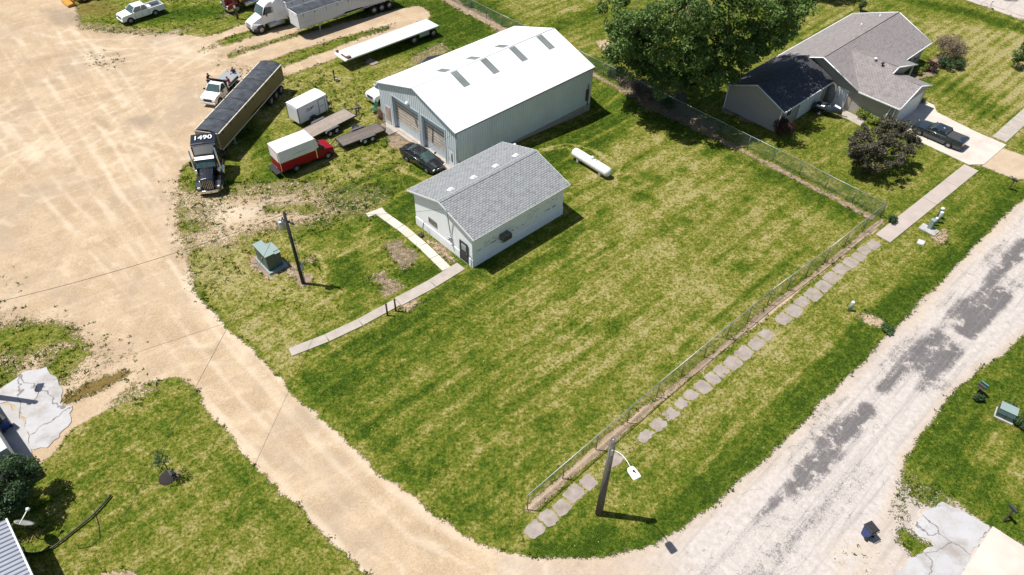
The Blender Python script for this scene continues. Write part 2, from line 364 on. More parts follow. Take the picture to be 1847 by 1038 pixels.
# bare and brown places
def brown(poly, v=0.9, s=0.9, g=0.38): mk = soft(sdf(poly), max(.8, s), 0.9); put(soil, mk, v); put(green, mk, g)
brown([(685, 432), (720, 425), (760, 460), (752, 485), (725, 490), (690, 455)]); brown([(660, 495), (690, 488), (740, 518), (705, 540), (685, 540)], 0.8)
brown([(705, 545), (750, 533), (772, 545), (740, 565), (715, 565)], 0.5, 0.8, 0.35); brown([(755, 425), (762, 415), (800, 440), (828, 470), (815, 482), (780, 455)], 0.7)
brown([(443, 468), (470, 455), (520, 470), (540, 490), (560, 500), (545, 515), (510, 485), (480, 502), (455, 490)], 0.85, 0.4, 0.15); brown([(545, 455), (570, 465), (565, 478), (548, 472)], 0.8, 0.4)
brown([(690, 235), (712, 232), (760, 268), (805, 302), (822, 300), (830, 315), (800, 320), (760, 300), (700, 262)], 0.9, 0.5, 0.3); brown([(740, 100), (800, 70), (815, 90), (760, 125), (730, 120)], 0.6, 1.0, 0.5)
def ABw(s, t): v = AB(s, t); return (v.x, v.y)
d_s = sdl([ABw(60.95, -16), ABw(60.9, -30), ABw(60.7, -45), ABw(60.9, -58), ABw(60.9, -84)], True)
mk = soft(d_s - 0.42, 0.5, 0.5); put(soil, mk, 0.8); put(green, mk, 0.28); put(orange, mk * (E1 > 0.55), 0.4)
mk = soft(sdf([(1120, 140), (1180, 165), (1300, 225), (1290, 250), (1160, 195), (1110, 160)]), 1, 1); put(soil, mk, 0.85); put(green, mk, 0.4)
brown([(1072, 75), (1095, 70), (1108, 88), (1090, 98)], 0.3, 0.4, 0.05)
brown([(1680, 428), (1705, 412), (1718, 425), (1700, 446)], 0.5, 0.5, 0.3); brown([(1560, 565), (1590, 575), (1600, 592), (1570, 585), (1548, 570)], 0.45, 0.5, 0.3); brown([(1560, 1010), (1560, 1010), (1565, 1015)], 0, 0.3)
brown([(810, -6), (880, 30), (915, 55), (900, 60), (860, 36), (800, 2)], 0.7, 0.4, 0.2); brown([(290, 855), (315, 850), (322, 862), (300, 875)], 1.0, 0.3, 0.1); brown([(185, 1035), (240, 1030), (250, 1060), (180, 1060)], 0.8, 0.4, 0.2)
brown([(1310, 185), (1400, 225), (1400, 240), (1305, 200)], 1.0, 0.5, 0.1); brown([(1640, 130), (1700, 95), (1712, 110), (1680, 140), (1650, 150)], 1.0, 0.5, 0.2)
# strip under the front fence, bare soil
d_f = sdl([(951, 919), (1100, 792), (1590, 400)]); mk = soft(d_f - 0.28, 0.4, 0.35); put(soil, mk, 0.25); put(green, mk, 0.06); d_g = sdl([ABw(17.0, -15.72), ABw(30, -15.85), ABw(44, -15.72), ABw(52, -15.28), ABw(61.5, -15.05)], True); mk = soft(d_g - .08, .25, .2); put(soil, mk, 1.0); put(green, mk, 0.1)
# faded rings where the grass was sprayed or burnt along buried lines
for pts in ([(1030, 275), (1075, 320), (1110, 318), (1120, 300), (1100, 292), (1070, 270), (1020, 255), (960, 270)],
            [(430, 480), (440, 455), (470, 443), (530, 443), (575, 460), (590, 490), (575, 510)], [(430, 485), (450, 510), (500, 522), (560, 528)], [(590, 335), (650, 310), (690, 275)], [(480, 545), (540, 528)],
            [(610, 462), (650, 440), (670, 400)], [(690, 270), (730, 310), (780, 330)], [(950, 275), (1020, 262), (1060, 290)]):
    put(dry, soft(sdl(pts) - 0.12, 0.3, 0.25), 1.0)
put(dry, m_yard * 0 + soft(np.abs(d_yard - 0.4) - 0.4, 1.0, 0.5) * 0.6, 0.8)

def track(pts, v=1.0, w=0.14, s=0.42, sides=True, gauge=1.7):
    d = sdl(pts)
    if sides: d = np.abs(d - gauge / 2)
    mk = soft(d - w, s, 0.25) * np.clip(0.45 + 0.9 * vnoise(PX, PY, 9.0, 77), 0, 1); put(weed, mk * abs(v), math.copysign(1, v))
for pts, v in (([(60, 0), (200, 130), (340, 330), (420, 520), (560, 700), (700, 850), (860, 960), (960, 1030)], .8), ([(120, 60), (230, 240), (330, 450), (450, 620), (640, 830), (800, 960)], .7), ([(0, 230), (130, 390), (280, 560), (420, 740), (600, 930), (700, 1038)], .75),
               ([(0, 60), (150, 200), (240, 250), (330, 280)], .6), ([(0, 130), (120, 110), (260, 90), (400, 50)], .6), ([(0, 200), (140, 120), (300, 95), (430, 105)], .5), ([(130, 320), (220, 300), (300, 220), (300, 120), (240, 70)], .5),
               ([(0, 330), (110, 230), (240, 180), (380, 100)], .6), ([(40, 100), (180, 210), (290, 330), (330, 420)], .7), ([(200, 740), (270, 670), (330, 640), (420, 640)], .6), ([(0, 470), (150, 440), (280, 380), (330, 300)], -.35),
               ([(330, 440), (380, 560), (470, 670), (600, 790), (760, 930), (900, 990)], -.3), ([(0, 20), (120, 30), (260, 90)], -.5), ([(60, 150), (160, 130), (250, 110)], -.4), ([(100, 60), (140, 150), (240, 230), (260, 300)], -.3)):
    track(pts, v)
_rt = random.Random(44)
for k in range(34):
    f0 = _rt.random(); x0, y0 = _rt.uniform(-20, 180), _rt.uniform(0, 420); 
    ex, ey = (_rt.uniform(330, 420), _rt.uniform(480, 620)) if k % 2 else (_rt.uniform(260, 420), _rt.uniform(60, 300))
    mx_, my_ = (x0 + ex) / 2 + _rt.uniform(-30, 30), (y0 + ey) / 2 + _rt.uniform(-25, 25)
    pts = [((1 - t) ** 2 * x0 + 2 * t * (1 - t) * mx_ + t * t * ex, (1 - t) ** 2 * y0 + 2 * t * (1 - t) * my_ + t * t * ey) for t in [i / 7 for i in range(8)]]
    track(pts, _rt.choice((.38, .3, -.35, -.28, .5)), _rt.uniform(.06, .2), .35, gauge=_rt.choice((1.7, 2.0, 2.4)))
for k in range(9):
    o_ = _rt.uniform(-45, 45); pts = [(340 + o_ * .9, 470), (420 + o_ * .8, 585 - o_ * .3), (530 + o_ * .7, 710 - o_ * .4), (640 + o_ * .6, 830 - o_ * .5), (760 + o_ * .5, 940 - o_ * .7), (900 + o_ * .2, 1015 - o_ * .7)]
    track(pts, _rt.choice((.6, -.4, .45, -.3)), _rt.uniform(.08, .2), .35, sides=False)
for poly, v, s in (([(80, 15), (150, 20), (150, 40), (90, 50)], -.8, 3), ([(100, 35), (300, 45), (340, 60), (200, 60)], -.6, 3), ([(220, 210), (290, 205), (280, 225), (225, 232)], -.8, 1.5), ([(40, 90), (130, 95), (90, 130), (40, 120)], -.5, 3), ([(160, 215), (200, 212), (190, 225)], -.7, 1.5),
                   ([(280, 60), (330, 62), (380, 110), (330, 110)], .6, 3), ([(270, 150), (350, 120), (360, 200), (310, 260)], -.25, 5), ([(0, 220), (120, 240), (150, 280), (40, 290)], .4, 5), ([(380, 370), (470, 372), (460, 400), (390, 400)], .7, 2), ([(330, 470), (400, 570), (410, 600), (345, 530)], .6, 1.2)):
    mk = soft(sdf(poly), s, 1.5); put(weed, mk * abs(v), math.copysign(1, v))
for pts in ([(348, 520), (410, 592), (520, 697), (600, 777), (700, 870), (800, 947), (880, 987), (930, 1003)], [(655, 1038), (575, 954), (480, 864), (400, 770), (340, 702), (270, 690), (200, 737)]):
    put(weed, soft(sdl(pts) - .25, .9, .5) * .7, 1.0)
vcol1 = np.stack([green, dry, asph, white], 1); vcol2 = np.stack([soil, warm, orange, weed], 1)
# faces and classes
idx = np.arange(NX * NY).reshape(NY, NX)
quads = np.stack([idx[:-1, :-1], idx[:-1, 1:], idx[1:, 1:], idx[1:, :-1]], -1).reshape(-1, 4)
cls_v = np.zeros(PX.shape, int)
cls_v[(d_yard + WOB * 0.5 < 0)] = 1
cls_v[(d_road + WOB * 0.4 < 0)] = 2
cls_v[(d_far < 0)] = 3
cls_f = cls_v[quads[:, 0]]
relief = (fbm(PX, PY, 9, 21) - 1.0) * 0.05
_s = PX * AX[0] + PY * AX[1]; _t = PX * BX[0] + PY * BX[1]
relief -= 1.0 * np.clip((_s - 41) / 13, 0, 1) ** 1.3 * np.clip((60.3 - _s) / 3, 0, 1) * np.exp(-((_t + 45.4) / 2.8) ** 2)     # swale beside the shed

# ---- ground material
def ground_material():
    m, nt, b = nodes_of('ground_surface')
    N = nt.nodes.new; L = nt.links.new
    ge = N('ShaderNodeNewGeometry'); P = ge.outputs['Position']
    def attr(n):
        a = N('ShaderNodeAttribute'); a.attribute_type = 'GEOMETRY'; a.attribute_name = n
        s = N('ShaderNodeSeparateColor'); L(a.outputs['Color'], s.inputs[0]); return s.outputs[0], s.outputs[1], s.outputs[2], a.outputs['Alpha']
    gr, dr, asp, wh = attr('masks'); so, wa, orr, we = attr('masks2')
    def noise(sc, det=4, ro=0.55, vec=None, dist=0.0):
        n = N('ShaderNodeTexNoise'); n.inputs['Scale'].default_value = sc; n.inputs['Detail'].default_value = det; n.inputs['Roughness'].default_value = ro; n.inputs['Distortion'].default_value = dist
        L(vec or P, n.inputs['Vector']); return n.outputs[0]
    def math_(op, a, b_=None, c=None, clamp=False):
        n = N('ShaderNodeMath'); n.operation = op; n.use_clamp = clamp
        for i, v in enumerate((a, b_, c)):
            if v is None: continue
            if isinstance(v, (int, float)): n.inputs[i].default_value = v
            else: L(v, n.inputs[i])
        return n.outputs[0]
    def ramp(v, a, b_, lo=0.0, hi=1.0):
        n = N('ShaderNodeMapRange'); n.interpolation_type = 'SMOOTHSTEP'; n.inputs[1].default_value = a; n.inputs[2].default_value = b_; n.inputs[3].default_value = lo; n.inputs[4].default_value = hi
        L(v, n.inputs[0]); return n.outputs[0]
    def mix(f, a, c, typ='MIX'):
        n = N('ShaderNodeMixRGB'); n.blend_type = typ
        for i, v in enumerate((f, a, c)):
            if isinstance(v, (int, float)): n.inputs[i].default_value = v
            elif isinstance(v, tuple): n.inputs[i].default_value = v + (1,)
            else: L(v, n.inputs[i])
        return n.outputs[0]
    def mapped(rz, sx, sy):
        mp = N('ShaderNodeMapping'); mp.vector_type = 'TEXTURE'; mp.inputs['Rotation'].default_value = (0, 0, rz); mp.inputs['Scale'].default_value = (sx, sy, 1); L(P, mp.inputs[0]); return mp.outputs[0]
    n_f = noise(9.0, 5, 0.65); n_m = noise(2.6, 5, 0.6); n_l = noise(0.33, 4, 0.6); n_c = noise(22, 3, 0.6)
    n_m2 = noise(1.1, 5, 0.62); n_s = noise(5.0, 3, 0.6)
    stripe = noise(1.0, 3, 0.5, mapped(GA, 9.0, 0.75)); stripe3 = noise(1.0, 4, 0.6, mapped(GA + 0.03, 3.0, 0.28)); stripe2 = noise(1.0, 4, 0.5, mapped(GA - 0.02, 16.0, 1.9))
    # dirt
    trk = noise(1.0, 6, 0.6, mapped(GA + 0.9, 22.0, 0.8), 0.3); trk2 = noise(1.0, 6, 0.6, mapped(GA - 0.15, 25.0, 0.7), 0.4)
    dirt = mix(ramp(n_l, 0.35, 0.65), (0.37, 0.262, 0.158), (0.465, 0.345, 0.222))
    dirt = mix(ramp(trk2, 0.50, 0.68, 0, 0.35), dirt, (0.55, 0.435, 0.32)); dirt = mix(ramp(trk, 0.54, 0.72, 0, 0.35), dirt, (0.31, 0.235, 0.175))
    dirt = mix(ramp(n_m2, 0.5, 0.75, 0, 0.5), dirt, (0.34, 0.26, 0.195)); dirt = mix(ramp(n_f, 0.40, 0.65, 0, 0.45), dirt, (0.60, 0.49, 0.36)); dirt = mix(ramp(n_s, 0.52, 0.66, 0, 0.4), dirt, (0.33, 0.255, 0.18)); dirt = mix(ramp(n_c, 0.56, 0.7, 0, 0.4), dirt, (0.27, 0.21, 0.15))
    n_x = noise(0.12, 5, 0.6); n_y = noise(0.55, 6, 0.68, None, 0.6)
    dirt = mix(ramp(n_x, 0.50, 0.66, 0, 0.5), dirt, (0.36, 0.285, 0.215)); dirt = mix(ramp(n_y, 0.52, 0.68, 0, 0.55), dirt, (0.34, 0.26, 0.18)); dirt = mix(ramp(n_y, 0.46, 0.34, 0, 0.45), dirt, (0.58, 0.465, 0.325))
    dirt = mix(ramp(we, 0.03, 1.0, 0, 0.55), dirt, (0.68, 0.575, 0.44)); dirt = mix(ramp(we, -0.03, -0.9, 0, 0.6), dirt, (0.25, 0.20, 0.155))
    peb = N('ShaderNodeTexVoronoi'); peb.inputs['Scale'].default_value = 11; L(P, peb.inputs['Vector'])
    dirt = mix(ramp(peb.outputs['Distance'], 0.12, 0.02, 0, 0.5), dirt, (0.30, 0.24, 0.18))
    # street
    rd = mix(ramp(n_m, 0.3, 0.7), (0.43, 0.385, 0.35), (0.54, 0.49, 0.455)); rd = mix(ramp(n_f, 0.5, 0.7, 0, 0.5), rd, (0.33, 0.295, 0.27))
    rtrk = noise(1.0, 6, 0.65, mapped(GA + 0.02, 14.0, 0.6), 0.3); rd = mix(ramp(rtrk, 0.48, 0.66, 0, 0.6), rd, (0.33, 0.30, 0.285))
    cv = N('ShaderNodeTexVoronoi'); cv.feature = 'DISTANCE_TO_EDGE'; cv.inputs['Scale'].default_value = 0.42
    wv = N('ShaderNodeVectorMath'); wv.operation = 'ADD'; nz = N('ShaderNodeTexNoise'); nz.inputs['Scale'].default_value = 1.6; nz.inputs['Detail'].default_value = 5; L(P, nz.inputs['Vector'])
    L(P, wv.inputs[0]); L(nz.outputs['Color'], wv.inputs[1]); L(wv.outputs[0], cv.inputs['Vector'])
    crack = math_('MULTIPLY', ramp(cv.outputs[0], 0.012, 0.003), ramp(n_m2, 0.45, 0.6)); rd = mix(math_('MULTIPLY', crack, 0.6), rd, (0.16, 0.14, 0.13))
    base = mix(wh, dirt, rd)
    base = mix(math_('MULTIPLY', math_('MULTIPLY', ramp(wa, 0.55, 1.0), 0.6), ramp(n_m2, 0.35, 0.6)), base, (0.50, 0.40, 0.29))
    rd2 = noise(1.0, 5, 0.6, mapped(GA + 0.03, 5.0, 0.16)); asp = math_('MULTIPLY', asp, ramp(n_m2, 0.30, 0.52, 0.35, 1.05))
    amask = ramp(math_('ADD', asp, math_('ADD', math_('MULTIPLY', math_('SUBTRACT', n_f, 0.5), 0.9), math_('ADD', math_('MULTIPLY', math_('SUBTRACT', rtrk, 0.5), 0.8), math_('ADD', math_('MULTIPLY', math_('SUBTRACT', n_m, 0.5), 0.9), math_('MULTIPLY', math_('SUBTRACT', n_c, 0.5), 1.3))))), 0.32, 0.80)
    aspc = mix(ramp(n_f, 0.3, 0.7), (0.085, 0.078, 0.08), (0.155, 0.145, 0.145)); aspc = mix(ramp(n_c, 0.55, 0.7, 0, 0.35), aspc, (0.34, 0.31, 0.30)); aspc = mix(ramp(rd2, 0.5, 0.7, 0, 0.25), aspc, (0.30, 0.275, 0.26))
    base = mix(math_('MULTIPLY', amask, 0.95), base, aspc)
    smask = ramp(math_('ADD', so, math_('ADD', math_('MULTIPLY', math_('SUBTRACT', n_f, 0.5), 1.2), math_('MULTIPLY', math_('SUBTRACT', n_m, 0.5), 1.2))), 0.3, 0.8)
    soilc = mix(ramp(n_f, 0.3, 0.7), (0.22, 0.16, 0.115), (0.38, 0.285, 0.195)); soilc = mix(ramp(n_c, 0.5, 0.7, 0, 0.5), soilc, (0.12, 0.08, 0.05)); soilc = mix(ramp(n_m2, 0.45, 0.62, 0, 0.55), soilc, (0.15, 0.125, 0.11))
    base = mix(smask, base, soilc)
    # grass
    dval = math_('ADD', dr, math_('ADD', math_('MULTIPLY', math_('SUBTRACT', n_l, 0.5), 0.9), math_('ADD', math_('MULTIPLY', math_('SUBTRACT', n_m2, 0.5), 1.05), math_('MULTIPLY', math_('SUBTRACT', n_m, 0.5), 1.1))))
    dval = math_('ADD', dval, math_('ADD', math_('MULTIPLY', math_('SUBTRACT', stripe, 0.5), 0.75), math_('ADD', math_('MULTIPLY', math_('SUBTRACT', stripe2, 0.5), 0.45), math_('MULTIPLY', math_('SUBTRACT', stripe3, 0.5), 0.6))))
    dval = math_('ADD', dval, math_('ADD', math_('MULTIPLY', math_('SUBTRACT', n_f, 0.5), 0.75), math_('MULTIPLY', math_('SUBTRACT', n_s, 0.5), 1.0)))
    cr = N('ShaderNodeValToRGB'); e = cr.color_ramp.elements
    e[0].position = -0.0; e[0].color = (0.038, 0.078, 0.005, 1); e[1].position = 1.0; e[1].color = (0.43, 0.365, 0.165, 1)
    for p_, c_ in ((0.2, (0.066, 0.118, 0.008)), (0.42, (0.127, 0.162, 0.016)), (0.62, (0.215, 0.212, 0.034)), (0.84, (0.34, 0.30, 0.098))):
        x = e.new(p_); x.color = c_ + (1,)
    L(dval, cr.inputs[0]); gc = cr.outputs[0]
    gc = mix(ramp(n_c, 0.38, 0.54, 0.45, 0.0), gc, (0.022, 0.038, 0.004)); gc = mix(ramp(n_c, 0.55, 0.7, 0, 0.35), gc, (0.46, 0.42, 0.19)); gc = mix(ramp(n_s, 0.36, 0.5, 0.35, 0.0), gc, (0.030, 0.050, 0.006))
    gc = mix(orr, gc, mix(ramp(n_f, 0.4, 0.6), (0.26, 0.15, 0.055), (0.14, 0.11, 0.04)))
    pert = math_('ADD', math_('MULTIPLY', math_('SUBTRACT', n_f, 0.5), 1.5), math_('MULTIPLY', math_('SUBTRACT', n_m, 0.5), 0.9))
    gm = ramp(math_('ADD', gr, pert), 0.40, 0.56)
    # thin cover: full lawns stay closed
    gm = math_('MAXIMUM', gm, ramp(gr, 0.86, 0.98))
    base = mix(gm, base, gc)
    fl = N('ShaderNodeTexVoronoi'); fl.inputs['Scale'].default_value = 1.3; L(P, fl.inputs['Vector'])
    flower = math_('MULTIPLY', ramp(fl.outputs['Distance'], 0.055, 0.035), math_('MULTIPLY', gm, ramp(n_m2, 0.5, 0.55))); base = mix(math_('MULTIPLY', flower, 0.8), base, (0.72, 0.68, 0.40))
    L(base, b.inputs['Base Color']); b.inputs['Roughness'].default_value = 0.93; b.inputs['Specular IOR Level'].default_value = 0.03
    h = math_('ADD', math_('MULTIPLY', math_('MULTIPLY', n_f, gm), 1.1), math_('MULTIPLY', math_('MULTIPLY', n_c, gm), 0.9))
    h = math_('ADD', h, math_('ADD', math_('MULTIPLY', gm, 0.35), math_('MULTIPLY', n_c, 0.10))); h = math_('ADD', h, math_('MULTIPLY', amask, -0.15))
    h = math_('ADD', h, math_('MULTIPLY', math_('ADD', n_m, trk2), 0.25))
    bp = N('ShaderNodeBump'); bp.inputs['Strength'].default_value = 0.75; bp.inputs['Distance'].default_value = 0.09
    L(h, bp.inputs['Height']); L(bp.outputs[0], b.inputs['Normal'])
    return m
M_ground = ground_material()
def sheet(name, keep):
    q = quads[keep]; used, inv = np.unique(q, return_inverse=True)
    me = bpy.data.meshes.new(name)
    co = np.stack([PX[used], PY[used], relief[used]], 1).astype(np.float32)
    nf = len(q)
    me.vertices.add(len(used)); me.vertices.foreach_set('co', co.ravel())
    me.loops.add(nf * 4); me.loops.foreach_set('vertex_index', inv.astype(np.int32).ravel())
    me.polygons.add(nf); me.polygons.foreach_set('loop_start', np.arange(0, nf * 4, 4, dtype=np.int32)); me.polygons.foreach_set('loop_total', np.full(nf, 4, dtype=np.int32))
    for nm, vc in (('masks', vcol1), ('masks2', vcol2)):
        a = me.attributes.new(nm, 'FLOAT_COLOR', 'POINT'); a.data.foreach_set('color', vc[used].astype(np.float32).ravel())
    me.update(calc_edges=True); me.validate()
    me.polygons.foreach_set('use_smooth', np.ones(nf, dtype=bool))
    me.materials.append(M_ground)
    o = bpy.data.objects.new(name, me); COL.objects.link(o); o['kind'] = 'structure'
    return o
sheet('ground', cls_f == 0); sheet('gravel_yard', cls_f == 1); sheet('road', cls_f == 2); sheet('far_road', cls_f == 3)

# ------------------------------------------------------------------ materials for things
def ribbed(name, col, pitch, axis=0, rough=0.45, metal=0.0, var=0.05, depth=0.03, dark=0.75, bias=0.86, dirt=None, dirt_amt=0.0):
    """sheet metal with ribs every pitch metres along an object axis"""
    m = mat(name, col, rough, metal, var, 0.6, dirt=dirt, dirt_amt=dirt_amt)
    nt = m.node_tree; N = nt.nodes.new; L = nt.links.new; b = nt.nodes['Principled BSDF']
    tc = N('ShaderNodeTexCoord'); sp = N('ShaderNodeSeparateXYZ'); L(tc.outputs['Object'], sp.inputs[0])
    dv = N('ShaderNodeMath'); dv.operation = 'DIVIDE'; dv.inputs[1].default_value = pitch; L(sp.outputs[axis], dv.inputs[0])
    fr = N('ShaderNodeMath'); fr.operation = 'FRACT'; L(dv.outputs[0], fr.inputs[0])
    pp = N('ShaderNodeMath'); pp.operation = 'PINGPONG'; pp.inputs[1].default_value = 0.5; L(fr.outputs[0], pp.inputs[0])
    mr = N('ShaderNodeMapRange'); mr.inputs[1].default_value = 0.08; mr.inputs[2].default_value = 0.22; mr.inputs[3].default_value = 1; mr.inputs[4].default_value = 0; L(pp.outputs[0], mr.inputs[0])
    src = b.inputs['Base Color'].links[0].from_socket
    mx = N('ShaderNodeMixRGB'); mx.blend_type = 'MULTIPLY'; L(mr.outputs[0], mx.inputs[0]); L(src, mx.inputs[1]); mx.inputs[2].default_value = (dark, dark, dark, 1)
    L(mx.outputs[0], b.inputs['Base Color'])
    bp = N('ShaderNodeBump'); bp.inputs['Distance'].default_value = depth; bp.inputs['Strength'].default_value = 1.0; L(mr.outputs[0], bp.inputs['Height']); L(bp.outputs[0], b.inputs['Normal'])
    return m
def shingle(name, c1, c2, c3, rough=0.9, su=0.80, sv=0.20):
    """laminated shingles: courses along the slope, tab tones from a brick pattern; object x along the ridge, y up the slope"""
    m, nt, b = nodes_of(name); N = nt.nodes.new; L = nt.links.new
    tc = N('ShaderNodeTexCoord'); br = N('ShaderNodeTexBrick')
    br.inputs['Scale'].default_value = 1.0; br.inputs['Brick Width'].default_value = su * 0.45; br.inputs['Row Height'].default_value = sv
    br.inputs['Mortar Size'].default_value = 0.022; br.inputs['Color1'].default_value = c1 + (1,); br.inputs['Color2'].default_value = c2 + (1,); br.inputs['Mortar'].default_value = tuple(c * 0.38 for c in c1) + (1,)
    L(tc.outputs['UV'], br.inputs['Vector'])
    no = N('ShaderNodeTexNoise'); no.inputs['Scale'].default_value = 2.2; no.inputs['Detail'].default_value = 6; L(tc.outputs['UV'], no.inputs['Vector'])
    mr = N('ShaderNodeMapRange'); mr.inputs[1].default_value = 0.45; mr.inputs[2].default_value = 0.7; mr.inputs[4].default_value = 0.6; L(no.outputs[0], mr.inputs[0])
    mx = N('ShaderNodeMixRGB'); L(mr.outputs[0], mx.inputs[0]); L(br.outputs[0], mx.inputs[1]); mx.inputs[2].default_value = c3 + (1,)
    n2 = N('ShaderNodeTexWhiteNoise'); n2.noise_dimensions = '2D'
    sn = N('ShaderNodeVectorMath'); sn.operation = 'SNAP'; sn.inputs[1].default_value = (su * 0.45, sv, 1); L(tc.outputs['UV'], sn.inputs[0]); L(sn.outputs[0], n2.inputs[0])
    m2 = N('ShaderNodeMapRange'); m2.inputs[1].default_value = 0.72; m2.inputs[2].default_value = 0.95; m2.inputs[4].default_value = 0.35; L(n2.outputs[0], m2.inputs[0])
    mx2 = N('ShaderNodeMixRGB'); mx2.blend_type = 'MULTIPLY'; L(m2.outputs[0], mx2.inputs[0]); L(mx.outputs[0], mx2.inputs[1]); mx2.inputs[2].default_value = (0.55, 0.52, 0.52, 1)
    L(mx2.outputs[0], b.inputs['Base Color']); b.inputs['Roughness'].default_value = rough; b.inputs['Specular IOR Level'].default_value = 0.2
    bp = N('ShaderNodeBump'); bp.inputs['Distance'].default_value = 0.02; bp.inputs['Strength'].default_value = 0.6; L(br.outputs['Fac'], bp.inputs['Height']); bp.invert = True; L(bp.outputs[0], b.inputs['Normal'])
    return m
def planks(name, c1, c2, w=0.15, axis='x'):
    m, nt, b = nodes_of(name); N = nt.nodes.new; L = nt.links.new
    tc = N('ShaderNodeTexCoord'); br = N('ShaderNodeTexBrick'); br.inputs['Scale'].default_value = 1; br.inputs['Brick Width'].default_value = 2.6; br.inputs['Row Height'].default_value = w; br.inputs['Mortar Size'].default_value = 0.012
    br.inputs['Color1'].default_value = c1 + (1,); br.inputs['Color2'].default_value = c2 + (1,); br.inputs['Mortar'].default_value = (0.03, 0.025, 0.02, 1); L(tc.outputs['Object'], br.inputs['Vector'])
    mp = N('ShaderNodeMapping'); mp.inputs['Scale'].default_value = (0.8, 9, 1); L(tc.outputs['Object'], mp.inputs[0])
    no = N('ShaderNodeTexNoise'); no.inputs['Scale'].default_value = 2; no.inputs['Detail'].default_value = 6; L(mp.outputs[0], no.inputs['Vector'])
    mr = N('ShaderNodeMapRange'); mr.inputs[1].default_value = 0.4; mr.inputs[2].default_value = 0.7; mr.inputs[4].default_value = 0.5; L(no.outputs[0], mr.inputs[0])
    mx = N('ShaderNodeMixRGB'); mx.blend_type = 'MULTIPLY'; L(mr.outputs[0], mx.inputs[0]); L(br.outputs[0], mx.inputs[1]); mx.inputs[2].default_value = (0.5, 0.45, 0.4, 1)
    L(mx.outputs[0], b.inputs['Base Color']); b.inputs['Roughness'].default_value = 0.85
    return m
